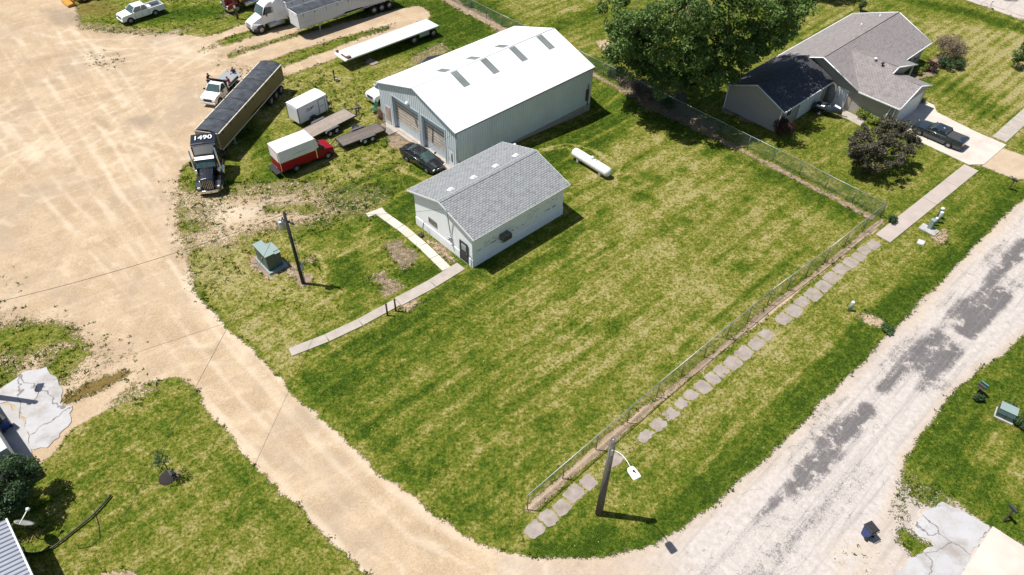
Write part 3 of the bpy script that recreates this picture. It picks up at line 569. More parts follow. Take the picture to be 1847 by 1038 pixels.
M = dict(
    white_roof=ribbed('white_roof_sheet', (0.80, 0.81, 0.81), 0.305, 0, 0.5, 0.0, 0.02, 0.012, 0.95, dirt=(0.66, 0.67, 0.67), dirt_amt=0.35),
    skylight=ribbed('skylight_panel', (0.22, 0.24, 0.235), 0.09, 1, 0.35, 0, 0.15, 0.01, 0.7),
    shed_front=ribbed('shed_front_sheet', (0.66, 0.73, 0.765), 0.305, 1, 0.5, 0.0, 0.04, 0.03, 0.55),
    shed_side=ribbed('shed_side_sheet', (0.73, 0.765, 0.79), 0.305, 0, 0.5, 0.0, 0.05, 0.02, 0.86, dirt=(0.62, 0.64, 0.65), dirt_amt=0.5),
    trim_blue=mat('pale_blue_trim', (0.52, 0.60, 0.65), 0.45), trim_dark=mat('dark_trim', (0.10, 0.10, 0.11), 0.5),
    door_slats=mat('weathered_door_sheet', (0.56, 0.50, 0.43), 0.6, 0, 0.15, 1.4, dirt=(0.22, 0.15, 0.10), dirt_amt=0.6),
    door_gap=mat('shadow_gap', (0.17, 0.14, 0.115), 0.8), concrete=mat('concrete', (0.40, 0.35, 0.305), 0.9, 0, 0.12, 1.3, 0.3, 30, dirt=(0.30, 0.26, 0.225), dirt_amt=0.7),
    walk=mat('pinkish_walk', (0.42, 0.355, 0.315), 0.9, 0, 0.08, 0.8, 0.25, 30, dirt=(0.36, 0.30, 0.26), dirt_amt=0.6), walk_old=mat('old_walk', (0.31, 0.262, 0.23), 0.95, 0, 0.2, 1.6, 0.4, 25, dirt=(0.22, 0.19, 0.11), dirt_amt=1.0),
    ac=mat('weathered_ac_case', (0.15, 0.13, 0.115), 0.7, 0, .3, 5), post=mat('dull_fence_post', (0.16, 0.175, 0.17), 0.6, 0.3, .2, 6), concrete_l=mat('pale_concrete', (0.56, 0.50, 0.435), 0.9, 0, 0.08, 0.7, 0.2, 30, dirt=(0.40, 0.345, 0.295), dirt_amt=0.5),
    concrete_b=mat('bleached_concrete', (0.44, 0.43, 0.435), 0.9, 0, 0.08, 0.55, 0.3, 25, dirt=(0.33, 0.295, 0.255), dirt_amt=0.9),
    concrete_shaded=mat('shaded_concrete', (0.40, 0.385, 0.375), 0.9, 0, 0.14, 0.9, 0.3, 25, dirt=(0.52, 0.50, 0.50), dirt_amt=0.8),
    white_wall=mat('white_block_wall', (0.90, 0.91, 0.92), 0.75, 0, 0.02, 1.2, 0.1, 12, dirt=(0.74, 0.77, 0.80), dirt_amt=0.3),
    peel=mat('bare_block', (0.26, 0.28, 0.29), 0.9, 0, 0.3, 6), white=mat('white_paint', (0.80, 0.80, 0.80), 0.5, 0, 0.03), white_gloss=mat('white_car_paint', (0.80, 0.81, 0.81), 0.3, 0, 0.02, coat=0.6),
    black_gloss=mat('black_car_paint', (0.012, 0.013, 0.016), 0.25, 0.0, 0.1, coat=1.0), navy_gloss=mat('dark_blue_grey_paint', (0.028, 0.040, 0.052), 0.28, 0.3, 0.1, coat=1.0),
    red_paint=mat('red_van_paint', (0.28, 0.002, 0.012), 0.4, 0, 0.05, spec=0.25), maroon=mat('maroon_paint', (0.17, 0.008, 0.022), 0.28, 0.1, 0.1, coat=0.9),
    glass=mat('tinted_glass', (0.018, 0.028, 0.032), 0.06, 0, 0.1, spec=0.9), glass_c=mat('windscreen_glass', (0.05, 0.085, 0.085), 0.05, 0, 0.3, 5, spec=0.9),
    rubber=mat('tyre_rubber', (0.018, 0.018, 0.019), 0.85), rim=mat('wheel_rim_metal', (0.42, 0.42, 0.43), 0.35, 0.6, 0.2, 20), rim_white=mat('white_wheel', (0.7, 0.7, 0.7), 0.4),
    rim_dark=mat('dull_wheel', (0.16, 0.16, 0.17), 0.4, 0.4), chrome=mat('chrome', (0.75, 0.75, 0.76), 0.18, 0.9, 0.05), steel=mat('galvanised_steel', (0.42, 0.45, 0.45), 0.45, 0.5, 0.1, 8),
    black=mat('black_steel', (0.022, 0.022, 0.024), 0.6, 0.0, 0.2, 8), dark=mat('dark_grey_plastic', (0.045, 0.045, 0.048), 0.7), tarp=mat('black_roll_tarp', (0.050, 0.054, 0.062), 0.42, 0, 0.35, 1.6, 0.2, 6),
    tan=mat('tan_trailer_side', (0.16, 0.125, 0.075), 0.42, 0.15, 0.10, 2), tan_l=mat('tan_front_sheet', (0.42, 0.33, 0.245), 0.5, 0, 0.12, 2), cream=mat('cream_rail', (0.72, 0.66, 0.56), 0.45),
    alu=mat('aluminium_deck', (0.72, 0.72, 0.71), 0.42, 0.15, 0.05, 0.5, dirt=(0.60, 0.60, 0.60), dirt_amt=0.4), white_side=ribbed('white_trailer_side', (0.60, 0.62, 0.64), 0.45, 0, 0.45, 0, 0.04, 0.01, 0.93),
    cargo=mat('white_trailer_skin', (0.72, 0.75, 0.78), 0.4, 0, 0.03), wood=planks('weathered_deck_boards', (0.40, 0.33, 0.275), (0.34, 0.28, 0.24)), wood_d=planks('grey_deck_boards', (0.20, 0.165, 0.14), (0.145, 0.12, 0.105)),
    lamp=mat('lamp_glass', (0.75, 0.75, 0.72), 0.15, 0, 0.05, spec=0.8), amber=mat('amber_lens', (0.6, 0.2, 0.03), 0.2), redlens=mat('red_lens', (0.4, 0.01, 0.01), 0.2),
    greybox=mat('rust_red_dirt', (0.3, 0.1, 0.05), 0.8), green_shaded=mat('shaded_green_enamel', (0.06, 0.105, 0.095), 0.4, 0.1, 0.06, 2), green_l=mat('pale_green_enamel', (0.25, 0.32, 0.30), 0.45, 0, 0.05),
    pole=mat('weathered_pole_wood', (0.115, 0.10, 0.085), 0.9, 0, 0.4, 9, 0.5, 30), pole_d=mat('creosoted_pole', (0.035, 0.035, 0.034), 0.85, 0, 0.3, 9, 0.3, 30),
    siding=ribbed('tan_lap_siding', (0.40, 0.37, 0.315), 0.11, 2, 0.6, 0, 0.04, 0.01, 0.9), door_w=mat('white_door', (0.70, 0.73, 0.76), 0.45), gutter=mat('white_gutter', (0.78, 0.80, 0.82), 0.4),
    blue=mat('blue_plastic', (0.010, 0.045, 0.19), 0.4, 0, 0.15, 3), yellow=mat('yellow_machine_paint', (0.50, 0.25, 0.02), 0.5, 0, 0.2, 3, dirt=(0.2, 0.12, 0.05), dirt_amt=0.7), green_p=mat('dark_green_plastic', (0.015, 0.10, 0.075), 0.45),
    rust=mat('rusty_steel', (0.13, 0.07, 0.045), 0.85, 0.1, 0.4, 7), brown_post=mat('dark_brown_post', (0.07, 0.045, 0.03), 0.85, 0, 0.3, 8), bark=mat('tree_bark', (0.12, 0.10, 0.08), 0.95, 0, 0.35, 6, 0.8, 14),
    skin=mat('skin', (0.42, 0.25, 0.17), 0.6), hair=mat('dark_hair', (0.02, 0.014, 0.01), 0.7), cloth_black=mat('black_cloth', (0.018, 0.018, 0.022), 0.9), cloth_blue=mat('navy_cloth', (0.02, 0.05, 0.17), 0.9),
    cloth_red=mat('coral_red_cloth', (0.62, 0.05, 0.075), 0.9), cloth_white=mat('white_cloth', (0.7, 0.7, 0.7), 0.9), denim=mat('dark_denim', (0.03, 0.045, 0.08), 0.9), mulch=mat('black_mulch', (0.025, 0.02, 0.018), 0.95, 0, 0.5, 20, 0.8, 30),
    metal_roof=ribbed('grey_blue_roof_sheet', (0.30, 0.32, 0.37), 0.42, 1, 0.45, 0.1, 0.04, 0.03, 0.35), wire=mat('black_wire', (0.02, 0.02, 0.02), 0.7), pipe=mat('black_corrugated_pipe', (0.02, 0.021, 0.023), 0.5, 0, 0.3, 20),
    yellow_p=mat('orange_marker', (0.55, 0.24, 0.02), 0.6), bed=mat('bed_liner', (0.05, 0.052, 0.056), 0.8, 0, 0.15, 12))
def cracked(m, sc=.20, col=(.10, .085, .07)):
    nt = m.node_tree; N = nt.nodes.new; L = nt.links.new; b = nt.nodes['Principled BSDF']; src = b.inputs['Base Color'].links[0].from_socket
    g = N('ShaderNodeNewGeometry'); nz = N('ShaderNodeTexNoise'); nz.inputs['Scale'].default_value = .9; nz.inputs['Detail'].default_value = 6; L(g.outputs['Position'], nz.inputs['Vector'])
    ad = N('ShaderNodeVectorMath'); ad.operation = 'ADD'; L(g.outputs['Position'], ad.inputs[0]); L(nz.outputs['Color'], ad.inputs[1])
    v = N('ShaderNodeTexVoronoi'); v.feature = 'DISTANCE_TO_EDGE'; v.inputs['Scale'].default_value = sc; L(ad.outputs[0], v.inputs['Vector'])
    r = N('ShaderNodeMapRange'); r.inputs[1].default_value = .002; r.inputs[2].default_value = .008; r.inputs[3].default_value = .75; r.inputs[4].default_value = 0; L(v.outputs[0], r.inputs[0])
    n2 = N('ShaderNodeTexNoise'); n2.inputs['Scale'].default_value = .5; n2.inputs['Detail'].default_value = 7; n2.inputs['Roughness'].default_value = .65; L(g.outputs['Position'], n2.inputs['Vector'])
    r2 = N('ShaderNodeMapRange'); r2.inputs[1].default_value = .5; r2.inputs[2].default_value = .66; r2.inputs[4].default_value = .75; L(n2.outputs[0], r2.inputs[0])
    m2 = N('ShaderNodeMixRGB'); L(r2.outputs[0], m2.inputs[0]); L(src, m2.inputs[1]); m2.inputs[2].default_value = (.27, .235, .20, 1)
    mx = N('ShaderNodeMixRGB'); L(r.outputs[0], mx.inputs[0]); L(m2.outputs[0], mx.inputs[1]); mx.inputs[2].default_value = col + (1,); L(mx.outputs[0], b.inputs['Base Color'])
cracked(M['concrete_b'])
def stain(m, col, lo=.52, hi=.72, amt=.6, sc=.35, stretch=None):
    nt = m.node_tree; N = nt.nodes.new; L = nt.links.new; b = nt.nodes['Principled BSDF']; src = b.inputs['Base Color'].links[0].from_socket
    tc = N('ShaderNodeTexCoord'); mp = N('ShaderNodeMapping'); mp.inputs['Scale'].default_value = stretch or (1, 1, 1); L(tc.outputs['Object'], mp.inputs[0])
    n2 = N('ShaderNodeTexNoise'); n2.inputs['Scale'].default_value = sc; n2.inputs['Detail'].default_value = 8; n2.inputs['Roughness'].default_value = .7; L(mp.outputs[0], n2.inputs['Vector'])
    r2 = N('ShaderNodeMapRange'); r2.inputs[1].default_value = lo; r2.inputs[2].default_value = hi; r2.inputs[4].default_value = amt; L(n2.outputs[0], r2.inputs[0])
    m2 = N('ShaderNodeMixRGB'); L(r2.outputs[0], m2.inputs[0]); L(src, m2.inputs[1]); m2.inputs[2].default_value = col + (1,); L(m2.outputs[0], b.inputs['Base Color'])
stain(M['white_roof'], (.58, .58, .57), .5, .75, .6, .8, (.3, 3, 1)); stain(M['tarp'], (.14, .14, .15), .5, .7, .55, 1.2); stain(M['tan'], (.07, .055, .035), .48, .75, .5, 1.0, (.5, 1, .3)); stain(M['white_side'], (.42, .41, .39), .5, .72, .5, .9, (.3, 1, 2))
stain(M['alu'], (.50, .49, .48), .5, .7, .6, .7, (.4, 2, 1)); stain(M['concrete_l'], (.38, .32, .27), .52, .72, .6, .25); stain(M['shed_side'], (.58, .57, .55), .52, .75, .5, .7, (1, 1, .25))
SH_grey = shingle('grey_shingles', (0.30, 0.31, 0.315), (0.275, 0.285, 0.293), (0.32, 0.33, 0.34))
SH_house = shingle('pinkish_grey_shingles', (0.33, 0.295, 0.285), (0.265, 0.24, 0.235), (0.30, 0.28, 0.275))
SH_black = shingle('charcoal_shingles', (0.085, 0.087, 0.097), (0.065, 0.067, 0.075), (0.10, 0.102, 0.112))

def plane_uv(name, pts, material, parent, thick=0.06, su=None):
    """one roof slope as a slab; UV in metres with u along the first edge"""
    P = [Vector(p) for p in pts]
    u = (P[1] - P[0]).normalized(); n = u.cross(P[-1] - P[0]).normalized()
    if n.z < 0: n = -n
    v = n.cross(u)
    mb = MB(); k = len(P); lo = [p - n * thick for p in P]
    mb.add(P + lo, [tuple(range(k)), tuple(reversed(range(k, 2 * k)))] + [(i, (i + 1) % k, k + (i + 1) % k, k + i) for i in range(k)])
    o = mb.build(name, material, parent)
    uv = o.data.uv_layers.new(name='UVMap')
    for lp in o.data.loops:
        c = o.data.vertices[lp.vertex_index].co; uv.data[lp.index].uv = ((c - P[0]).dot(u), (c - P[0]).dot(v))
    return o
# building frames: local +x runs along AX, local y = -BX direction (t decreases with y)
def frame(name, label, cat, s, t, group=None):
    p = AB(s, t); return thing(name, label, cat, (p.x, p.y, 0), GA, group)
# local coords for a thing at (s0,t0): x = s-s0, y = -(t-t0)

def board_door(mb, x, y0, y1, z0, z1, step, proud=0.03):
    z = z0
    while z < z1 - 0.02:
        mb.bb(x - proud, x + 0.01, y0, y1, z, min(z1, z + step * 0.74)); z += step

def build_shed():
    s0, s1, t0, t1 = 36.75, 55.8, -59.15, -46.75; E, R = 4.45, 6.45
    T = frame('metal_shed', 'big white roofed metal shed with two slatted garage doors and grey skylight strips', 'shed', s0, t1)
    Lx, Wy = s1 - s0, t1 - t0; mid = Wy / 2
    # long near wall (y=0) and far wall (y=Wy), rear gable
    MB().bb(0.1, Lx, 0, 0.1, 0.12, E - 0.02).build('side_wall', M['shed_side'], T)
    MB().bb(0.1, Lx, Wy - 0.1, Wy, 0.12, E - 0.02).build('side_wall', M['shed_side'], T)
    g = MB(); g.add([(Lx, 0.1, 0.12), (Lx, Wy - .1, 0.12), (Lx, Wy - .1, E), (Lx, mid, R - .05), (Lx, 0.1, E)], [(0, 1, 2, 3, 4)]); g.build('rear_wall', M['shed_front'], T)
    MB().bb(-0.04, Lx + 0.02, -0.03, Wy + 0.03, -1.1, 0.12).build('foundation', M['concrete'], T)
    # front gable built round the openings (y measured from near corner)
    d1 = (1.65, 5.25); d2 = (5.75, 10.1); H = 3.85; pd = (0.35, 1.28)
    def roofz(y): return E + (R - E) * (1 - abs(y - mid) / mid)
    f = MB(); 
    def pan(ya, yb, z0):
        ys = sorted({ya, yb} | ({mid} if ya < mid < yb else set()))
        for a, b in zip(ys[:-1], ys[1:]):
            f.loft([[(0, a, z0), (0.1, a, z0), (0.1, a, roofz(a) - .03), (0, a, roofz(a) - .03)], [(0, b, z0), (0.1, b, z0), (0.1, b, roofz(b) - .03), (0, b, roofz(b) - .03)]])
    pan(0, pd[0], .12); pan(pd[0], pd[1], 2.15); pan(pd[1], d1[0], .12); pan(d1[0], d1[1], H); pan(d1[1], d2[0], .12); pan(d2[0], d2[1], H); pan(d2[1], Wy, .12)
    f.build('front_wall', M['shed_front'], T)
    for a, b in (d1, d2):
        MB().bb(0.42, 0.46, a + .002, b - .002, 0.0, H).build('door_recess', M['trim_blue'], T)
        r = MB(); r.bb(0.102, 0.42, a - 0.02, a, 0, H).bb(0.102, 0.42, b, b + 0.02, 0, H).bb(0.102, 0.42, a, b, H, H + 0.02); r.build('door_jamb', M['trim_blue'], T)
        gd = MB(); gd.bb(0.34, 0.39, a + .05, b - .05, 0.04, H - .04); D = gd.build('garage_door', M['door_gap'], T)
        sl = MB(); board_door(sl, 0.34, a + .12, b - .12, 0.95, H - .75, 0.36); sl.build('door_slats', M['door_slats'], D)
        MB().bb(0.31, 0.34, a + .06, b - .06, 0.05, 0.93).build('bottom_panel', M['trim_blue'], D)
        MB().bb(0.31, 0.34, a + .06, b - .06, H - .72, H - .05).build('head_panel', M['trim_blue'], D)
        MB().bb(-0.04, -0.002, a - .12, a, 0.1, H + .12).bb(-0.04, -0.002, b, b + .12, 0.1, H + .12).bb(-0.04, -0.002, a, b, H, H + .12).build('door_frame', M['trim_blue'], T, 0.01)
    st = MB().box((0.27, 4.0, 2.0), (0.03, .08, 1.7), rx=0.12); st.build('door_prop', M['trim_dark'], T)
    D = MB().bb(0.03, 0.07, pd[0] + .02, pd[1] - .02, 0.1, 2.13).build('walk_door', M['door_w'], T)
    MB().bb(0.0, 0.03, pd[0] + .28, pd[0] + .42, .75, 1.75).build('door_window', M['glass'], D)
    MB().lathe([(0, -.03), (.03, -.03), (.03, .03), (0, .03)], (-0.02, pd[1] - .12, 1.05), 'X').build('door_handle', M['steel'], D)
    # boarded up door at the far end
    D = MB().bb(-0.03, -0.003, 10.7, 11.5, 0.15, 2.2).build('boarded_door', M['trim_blue'], T)
    MB().bb(-0.055, -0.03, 10.78, 11.42, 0.55, 2.1).build('rusted_panel', mat('rust_stained_board', (0.45, 0.28, 0.21), 0.8, 0, 0.3, 3, dirt=(0.6, 0.55, 0.5), dirt_amt=0.9), D)
    MB().lathe([(0, 0), (.16, 0), (.2, .12), (.1, .3), (0, .32)], (-0.2, 7.3, 4.15), n=14).tube((0.0, 7.3, 4.45), (-.2, 7.3, 4.45), .03).build('wall_lamp', M['white'], T)
    # roof slopes
    o = 0.12
    dz = (R - E) / mid
    A = plane_uv('roof', [(-o, -o, E - o * dz), (Lx + o, -o, E - o * dz), (Lx + o, mid, R), (-o, mid, R)], M['white_roof'], T)
    B = plane_uv('roof', [(Lx + o, Wy + o, E - o * dz), (-o, Wy + o, E - o * dz), (-o, mid, R), (Lx + o, mid, R)], M['white_roof'], T)
    MB().tube((-o - .01, mid, R + .0), (Lx + o, mid, R + .0), 0.05, n=6).build('ridge_cap', M['white'], T)
    for x in (4.9, 8.8, 12.75, 16.7):
        p = lambda a, b: (a, b, E + b * dz + 0.012)
        plane_uv('skylight', [p(x - .42, 3.95), p(x + .42, 3.95), p(x + .42, 6.08), p(x - .42, 6.08)], M['skylight'], A, 0.008)
    for x in (4.7, 8.6, 12.55):
        q = lambda a, b: (a, Wy - b, E + b * dz + 0.012)
        plane_uv('skylight', [q(x - .42, 4.2), q(x + .42, 4.2), q(x + .42, 5.75), q(x - .42, 5.75)], M['skylight'], B, 0.008)
    MB().bb(-o - .03, -o, -o - .02, -o + .02, 0.0, .01)
    MB().tube((-o - .02, -o, E - .1), (-o - .02, mid, R - .05), .07, n=4).tube((-o - .02, mid, R - .05), (-o - .02, Wy + o, E - .1), .07, n=4).build('rake_trim', M['trim_blue'], T)
    MB().bb(-.1, Lx + .1, -o - .06, -o, E - .14, E - .045).build('eave_gutter', M['trim_dark'], T)
    MB().tube((.05, -.06, .2), (.05, -.06, 4.2), .04, n=8).bb(-.05, .35, -.25, 0, 0.55, 1.0).build('downpipe', M['steel'], T)
    MB().bb(18.2, 18.55, -.18, 0, .7, 2.0).tube((18.5, -.1, 0.1), (18.5, -.1, 2.6), .05).build('electric_box', M['rust'], T)
    MB().bb(-1.3, -0.05, 9.4, 11.6, -.05, 0.1).bb(-.7, -.05, -.1, 1.8, -.05, .09).bb(-.42, -.05, 2.3, 9.39, -.05, .06).build('apron', M['concrete'], T)
build_shed()

def build_office():
    s0, s1, t0, t1 = 28.95, 39.75, -43.0, -35.25; E, R = 3.62, 5.0
    T = frame('block_building', 'small white painted block building with grey shingle roof and four roof vents', 'building', s0, t1)
    Lx, Wy = s1 - s0, t1 - t0; mid = Wy / 2
    o = .58; dz = (R - E) / (mid + o)
    side = MB().bb(0.0, Lx, 0, 0.2, 0.85, E + 0.05).build('side_wall', M['white_wall'], T)
    MB().bb(0.0, Lx, Wy - .2, Wy, 0.0, E - .05).build('side_wall', M['white_wall'], T)
    for x, nm in ((0, 'front_wall'), (Lx - .2, 'rear_wall')):
        w = MB(); pts = [(0.201, 0.85), (Wy - .201, 0.85), (Wy - .201, E + .1), (mid, R - .12), (.201, E + .1)]
        w.loft([[(x, a, b) for a, b in pts], [(x + .2, a, b) for a, b in pts]]); w.build(nm, M['white_wall'], T)
    MB().bb(-0.04, Lx + .04, -.04, Wy + .04, -.1, 0.85).build('foundation', M['white_wall'], T, .01)
    # peeling paint on the long wall: thin patches where the block shows
    rr = random.Random(5); pm = MB()
    for i in range(120):
        c = rr.choice(((1.6, 1.9), (2.6, 1.9), (3.5, 1.9), (4.2, 1.95), (6.3, 2.2), (6.8, 2.3), (9.0, 2.1), (10.0, 2.4), (7.2, 2.2)))
        x = c[0] + rr.gauss(0, .35); z = c[1] + rr.gauss(0, .22); w = rr.uniform(.03, .2); h = rr.uniform(.015, .05)
        pm.bb(x, min(Lx - .05, x + w), -.004, -.002, z, z + h)
    for i in range(26): x = rr.uniform(.3, 10); pm.bb(x, x + rr.uniform(.1, .5), -.004, -.002, 1.55 + rr.uniform(-.1, .03), 1.6)
    o_ = pm.build('peeling_paint', M['peel'], side); o_['kind'] = 'stuff'
    A = plane_uv('roof', [(-.3, -o, E), (Lx + .1, -o, E), (Lx + .1, mid, R), (-.3, mid, R)], SH_grey, T, .09)
    B = plane_uv('roof', [(Lx + .1, Wy + o, E), (-.3, Wy + o, E), (-.3, mid, R), (Lx + .1, mid, R)], SH_grey, T, .09)
    rc = MB()
    for i in range(46): x = -.28 + i * (Lx + .36) / 46; rc.box((x + .12, mid - .11, R + .0), (.22, .24, .02), rx=dz).box((x + .12, mid + .11, R + .0), (.22, .24, .02), rx=-dz)
    rc.build('ridge_cap', mat('ridge_shingles', (0.27, 0.285, 0.30), .9, 0, .25, 5), T)
    f = MB().bb(-.3, Lx + .1, -o - .03, -o, E - .16, E - .01).bb(-.3, Lx + .1, Wy + o, Wy + o + .03, E - .16, E - .01)
    for x in (-.33, Lx + .1): f.loft([[(x, -o, E - .15), (x + .03, -o, E - .15), (x + .03, -o, E), (x, -o, E)], [(x, mid, R - .15), (x + .03, mid, R - .15), (x + .03, mid, R), (x, mid, R)], [(x, Wy + o, E - .15), (x + .03, Wy + o, E - .15), (x + .03, Wy + o, E), (x, Wy + o, E)]])
    f.build('fascia', M['white'], T)
    sf = MB().bb(-.3, Lx + .1, -o + .01, -.002, E - .12, E - .09); sf.build('soffit', M['white'], T)
    for x in (1.65, 4.2, 6.75, 9.15):
        y = mid + .75; z = R - .75 * dz
        MB().box((x, y, z + .09), (.42, .40, .14), rx=-dz, taper=.75).box((x, y + .02, z + .02), (.55, .52, .03), rx=-dz).build('roof_vent', M['white'], B, .03)
    MB().tube((10.4, -.2, E - .3), (10.4, -.2, E - .1), .05).build('vent_pipe', M['black'], T)
    D = MB().bb(-.06, -.042, .55, 1.5, .1, 2.15).build('entry_door', M['dark'], T)
    MB().bb(-.075, -.062, .75, 1.32, 1.3, 1.98).build('door_window', mat('door_glass', (.30, .36, .38), .1, spec=.8), D)
    MB().bb(-.08, -.061, .47, .55, .1, 2.23).bb(-.08, -.061, 1.5, 1.58, .1, 2.23).bb(-.08, -.061, .55, 1.5, 2.15, 2.23).build('door_frame', M['black'], D)
    MB().tube((-.1, .66, 1.05), (-.1, .66, 1.2), .02).build('door_handle', M['steel'], D)
    W_ = MB().bb(-.03, -.002, 4.75, 5.75, 1.5, 1.95).build('window', M['glass'], T)
    MB().bb(-.05, -.031, 4.68, 4.75, 1.43, 2.02).bb(-.05, -.031, 5.75, 5.82, 1.43, 2.02).bb(-.05, -.031, 4.75, 5.75, 1.43, 1.5).bb(-.05, -.031, 4.75, 5.75, 1.95, 2.02).build('frame', mat('brown_window_frame', (.22, .18, .14), .7), W_)
    AC = MB().bb(3.0, 3.95, -.62, -.001, 1.45, 1.98).build('air_conditioner', M['ac'], T, .02)
    g_ = MB();
    for k in range(6): g_.bb(3.04 + k * .15, 3.13 + k * .15, -.635, -.621, 1.5, 1.93)
    g_.build('grille', M['dark'], AC); MB().tube((3.05, -.55, 1.44), (3.2, -.02, 1.0), .03).tube((3.85, -.55, 1.44), (3.75, -.02, 1.0), .03).build('bracket', M['rust'], AC)
    MB().tube((-.08, 2.75, 2.2), (-.36, 2.75, 4.95), .045).tube((-.08, 2.75, 1.0), (-.08, 2.75, 2.2), .035).build('service_mast', M['steel'], T)
    MB().bb(-.22, -.045, 2.6, 2.9, 1.35, 1.75).lathe([(0, -.1), (.1, -.1), (.1, .02), (0, .02)], (-.27, 2.75, 1.6), 'X').build('electric_meter', M['steel'], T, .02)
    MB().tube((-.07, .12, .1), (-.07, .12, 1.2), .02).tube((-.07, .12, 1.2), (-.07, .35, 1.2), .02).build('conduit', M['black'], T)
build_office()

def gable_roof(T, mtl, x0, x1, yl, yr, E, R, trim=True, ymid=None, thick=.12):
    ym = (yl + yr) / 2 if ymid is None else ymid
    a = plane_uv('roof', [(x0, yl, E), (x1, yl, E), (x1, ym, R), (x0, ym, R)], mtl, T, thick)
    b = plane_uv('roof', [(x1, yr, E), (x0, yr, E), (x0, ym, R), (x1, ym, R)], mtl, T, thick)
    return a, b
def rake(T, pts, r=.07, name='rake_trim'):
    mb = MB()
    for p, q in zip(pts[:-1], pts[1:]): mb.tube(p, q, r, n=4)
    mb.build(name, M['gutter'], T)

def build_house():
    s0, t0 = 75.8, -26.4
    T = frame('bungalow', 'tan sided bungalow with pinkish grey shingle roof, gable porch and white garage door', 'house', s0, t0)
    # local: x = s-75.8 ; y = -(t+26.4)
    X = lambda s: s - s0
    Y = lambda t: -(t - t0)
    E, R = 2.75, 4.75; yR, yL = 0.0, Y(-36.6); xm = X(92.9); ym = Y(-31.3)
    # walls
    w = MB(); w.bb(.45, xm - .4, .45, .6, 0, E).bb(.45, xm - .4, yL - .6, yL - .45, 0, E); w.build('side_wall', M['siding'], T)
    for x in (.4, xm - .5):
        g = MB(); pts = [(.601, 0), (yL - .601, 0), (yL - .601, E - .05), (ym, R - .15), (.601, E - .05)]
        g.loft([[(x, a, b) for a, b in pts], [(x + .15, a, b) for a, b in pts]]); g.build('gable_wall', M['siding'], T)
    gable_roof(T, SH_house, 0, xm, yR, yL, E, R, ymid=ym)
    rake(T, [(-.02, -.02, E - .03), (-.02, ym, R - .03), (-.02, yL, E - .03)]); rake(T, [(xm + .02, -.02, E - .03), (xm + .02, ym, R - .03), (xm + .02, yL, E - .03)])
    MB().bb(X(86.6), xm, -.1, 0, E - .13, E - .02).bb(0, xm, yL, yL + .1, E - .13, E - .02).build('gutter', M['gutter'], T)
    MB().tube((0, ym, R + .01), (xm, ym, R + .01), .06, n=6).build('ridge_cap', mat('house_ridge', (.24, .22, .215), .9), T)
    # garage wing: ridge runs toward the drive
    xe, xf, xr_ = 0.0, X(83.2), X(79.4); ye = Y(-21.7); Rg = 4.0
    MB().bb(.4, xf - .35, ye + .5, ye + .65, 0, 2.6).build('garage_wall', M['siding'], T)
    g = MB(); pts = [(.4, 0), (xf - .35, 0), (xf - .35, E - .08), (xr_, Rg - .15), (.4, E - .08)]
    g.loft([[(a, ye + .498, b) for a, b in pts], [(a, ye + .35, b) for a, b in pts]]); g.build('garage_gable', M['siding'], T)
    MB().bb(.4, .55, ye + .66, 0.44, 0, E - .02).build('garage_side_wall', M['siding'], T); w = MB().bb(xf - .5, xf - .35, ye + .66, .44, 0, E - .02); w.build('garage_side_wall', M['siding'], T)
    pz = lambda x: E + .36 * x
    yp = Y(-25.0); xp, xq = X(80.6), X(86.4); Rp = pz(xp); Rg = pz(xr_)
    tv = Y(-31.3 + (R - Rp) / ((R - E) / (36.6 - 31.3 - .2)))
    plane_uv('roof', [(xe, ye, E), (xe, yR, E), (xp, ym * (Rp - E) / (R - E), Rp + .0), (xp, yp, Rp), (xr_, yp, Rg), (xr_, ye, Rg)], SH_house, T, .12)
    plane_uv('roof', [(xf, yp + .3, E), (xf, ye, E), (xr_, ye, Rg), (xr_, yp + .3, Rg)], SH_house, T, .12)
    MB().tube((xr_, ye, Rg), (xr_, yp, Rg), .05, n=6).tube((xp, yp, Rp), (xp, ym * (Rp - E) / (R - E), Rp), .05, n=6).build('wing_ridge', mat('wing_ridge', (.24, .22, .215), .9), T)
    rake(T, [(xe, ye - .02, E - .03), (xr_, ye - .02, Rg - .03), (xf, ye - .02, E - .03)], .08)
    MB().bb(-.1, 0, ye, .0, E - .13, E - .01).build('gutter', M['gutter'], T)
    GD = MB().bb(1.2, 6.2, ye + .325, ye + .345, .05, 2.2).build('garage_door', M['door_w'], T)
    pl = MB()
    for k in range(3): pl.bb(1.22, 6.18, ye + .318, ye + .324, .57 + k * .53, .59 + k * .53)
    pl.build('door_seam', M['steel'], GD)
    MB().bb(1.05, 1.2, ye + .3, ye + .348, 0, 2.35).bb(6.2, 6.35, ye + .3, ye + .348, 0, 2.35).bb(1.2, 6.2, ye + .3, ye + .348, 2.2, 2.35).build('door_frame', M['gutter'], GD)
    # white side door in the gable wall
    D = MB().bb(.375, .398, Y(-27.6), Y(-28.7), .05, 2.1).build('side_door', M['door_w'], T)
    MB().lathe([(0, -.03), (.04, -.03), (.04, .03), (0, .03)], (.34, Y(-28.55), 1.05), 'X').build('door_handle', M['black'], D)
    MB().bb(.36, .374, Y(-27.5), Y(-27.6), 0, 2.2).bb(.36, .374, Y(-28.7), Y(-28.8), 0, 2.2).bb(.36, .374, Y(-27.6), Y(-28.7), 2.1, 2.2).build('door_frame', M['gutter'], D)
    MB().bb(.25, .398, Y(-29.35), Y(-29.65), 1.1, 1.8).tube((.33, Y(-29.5), .1), (.33, Y(-29.5), 1.1), .04).build('electric_meter', M['steel'], T, .02)
    MB().tube((.3, ye + .55, 0), (.3, ye + .55, 2.6), .06).tube((.0, ye + 1.3, 0), (.3, ye + 1.0, 2.6), .05).build('downpipe', M['gutter'], T)
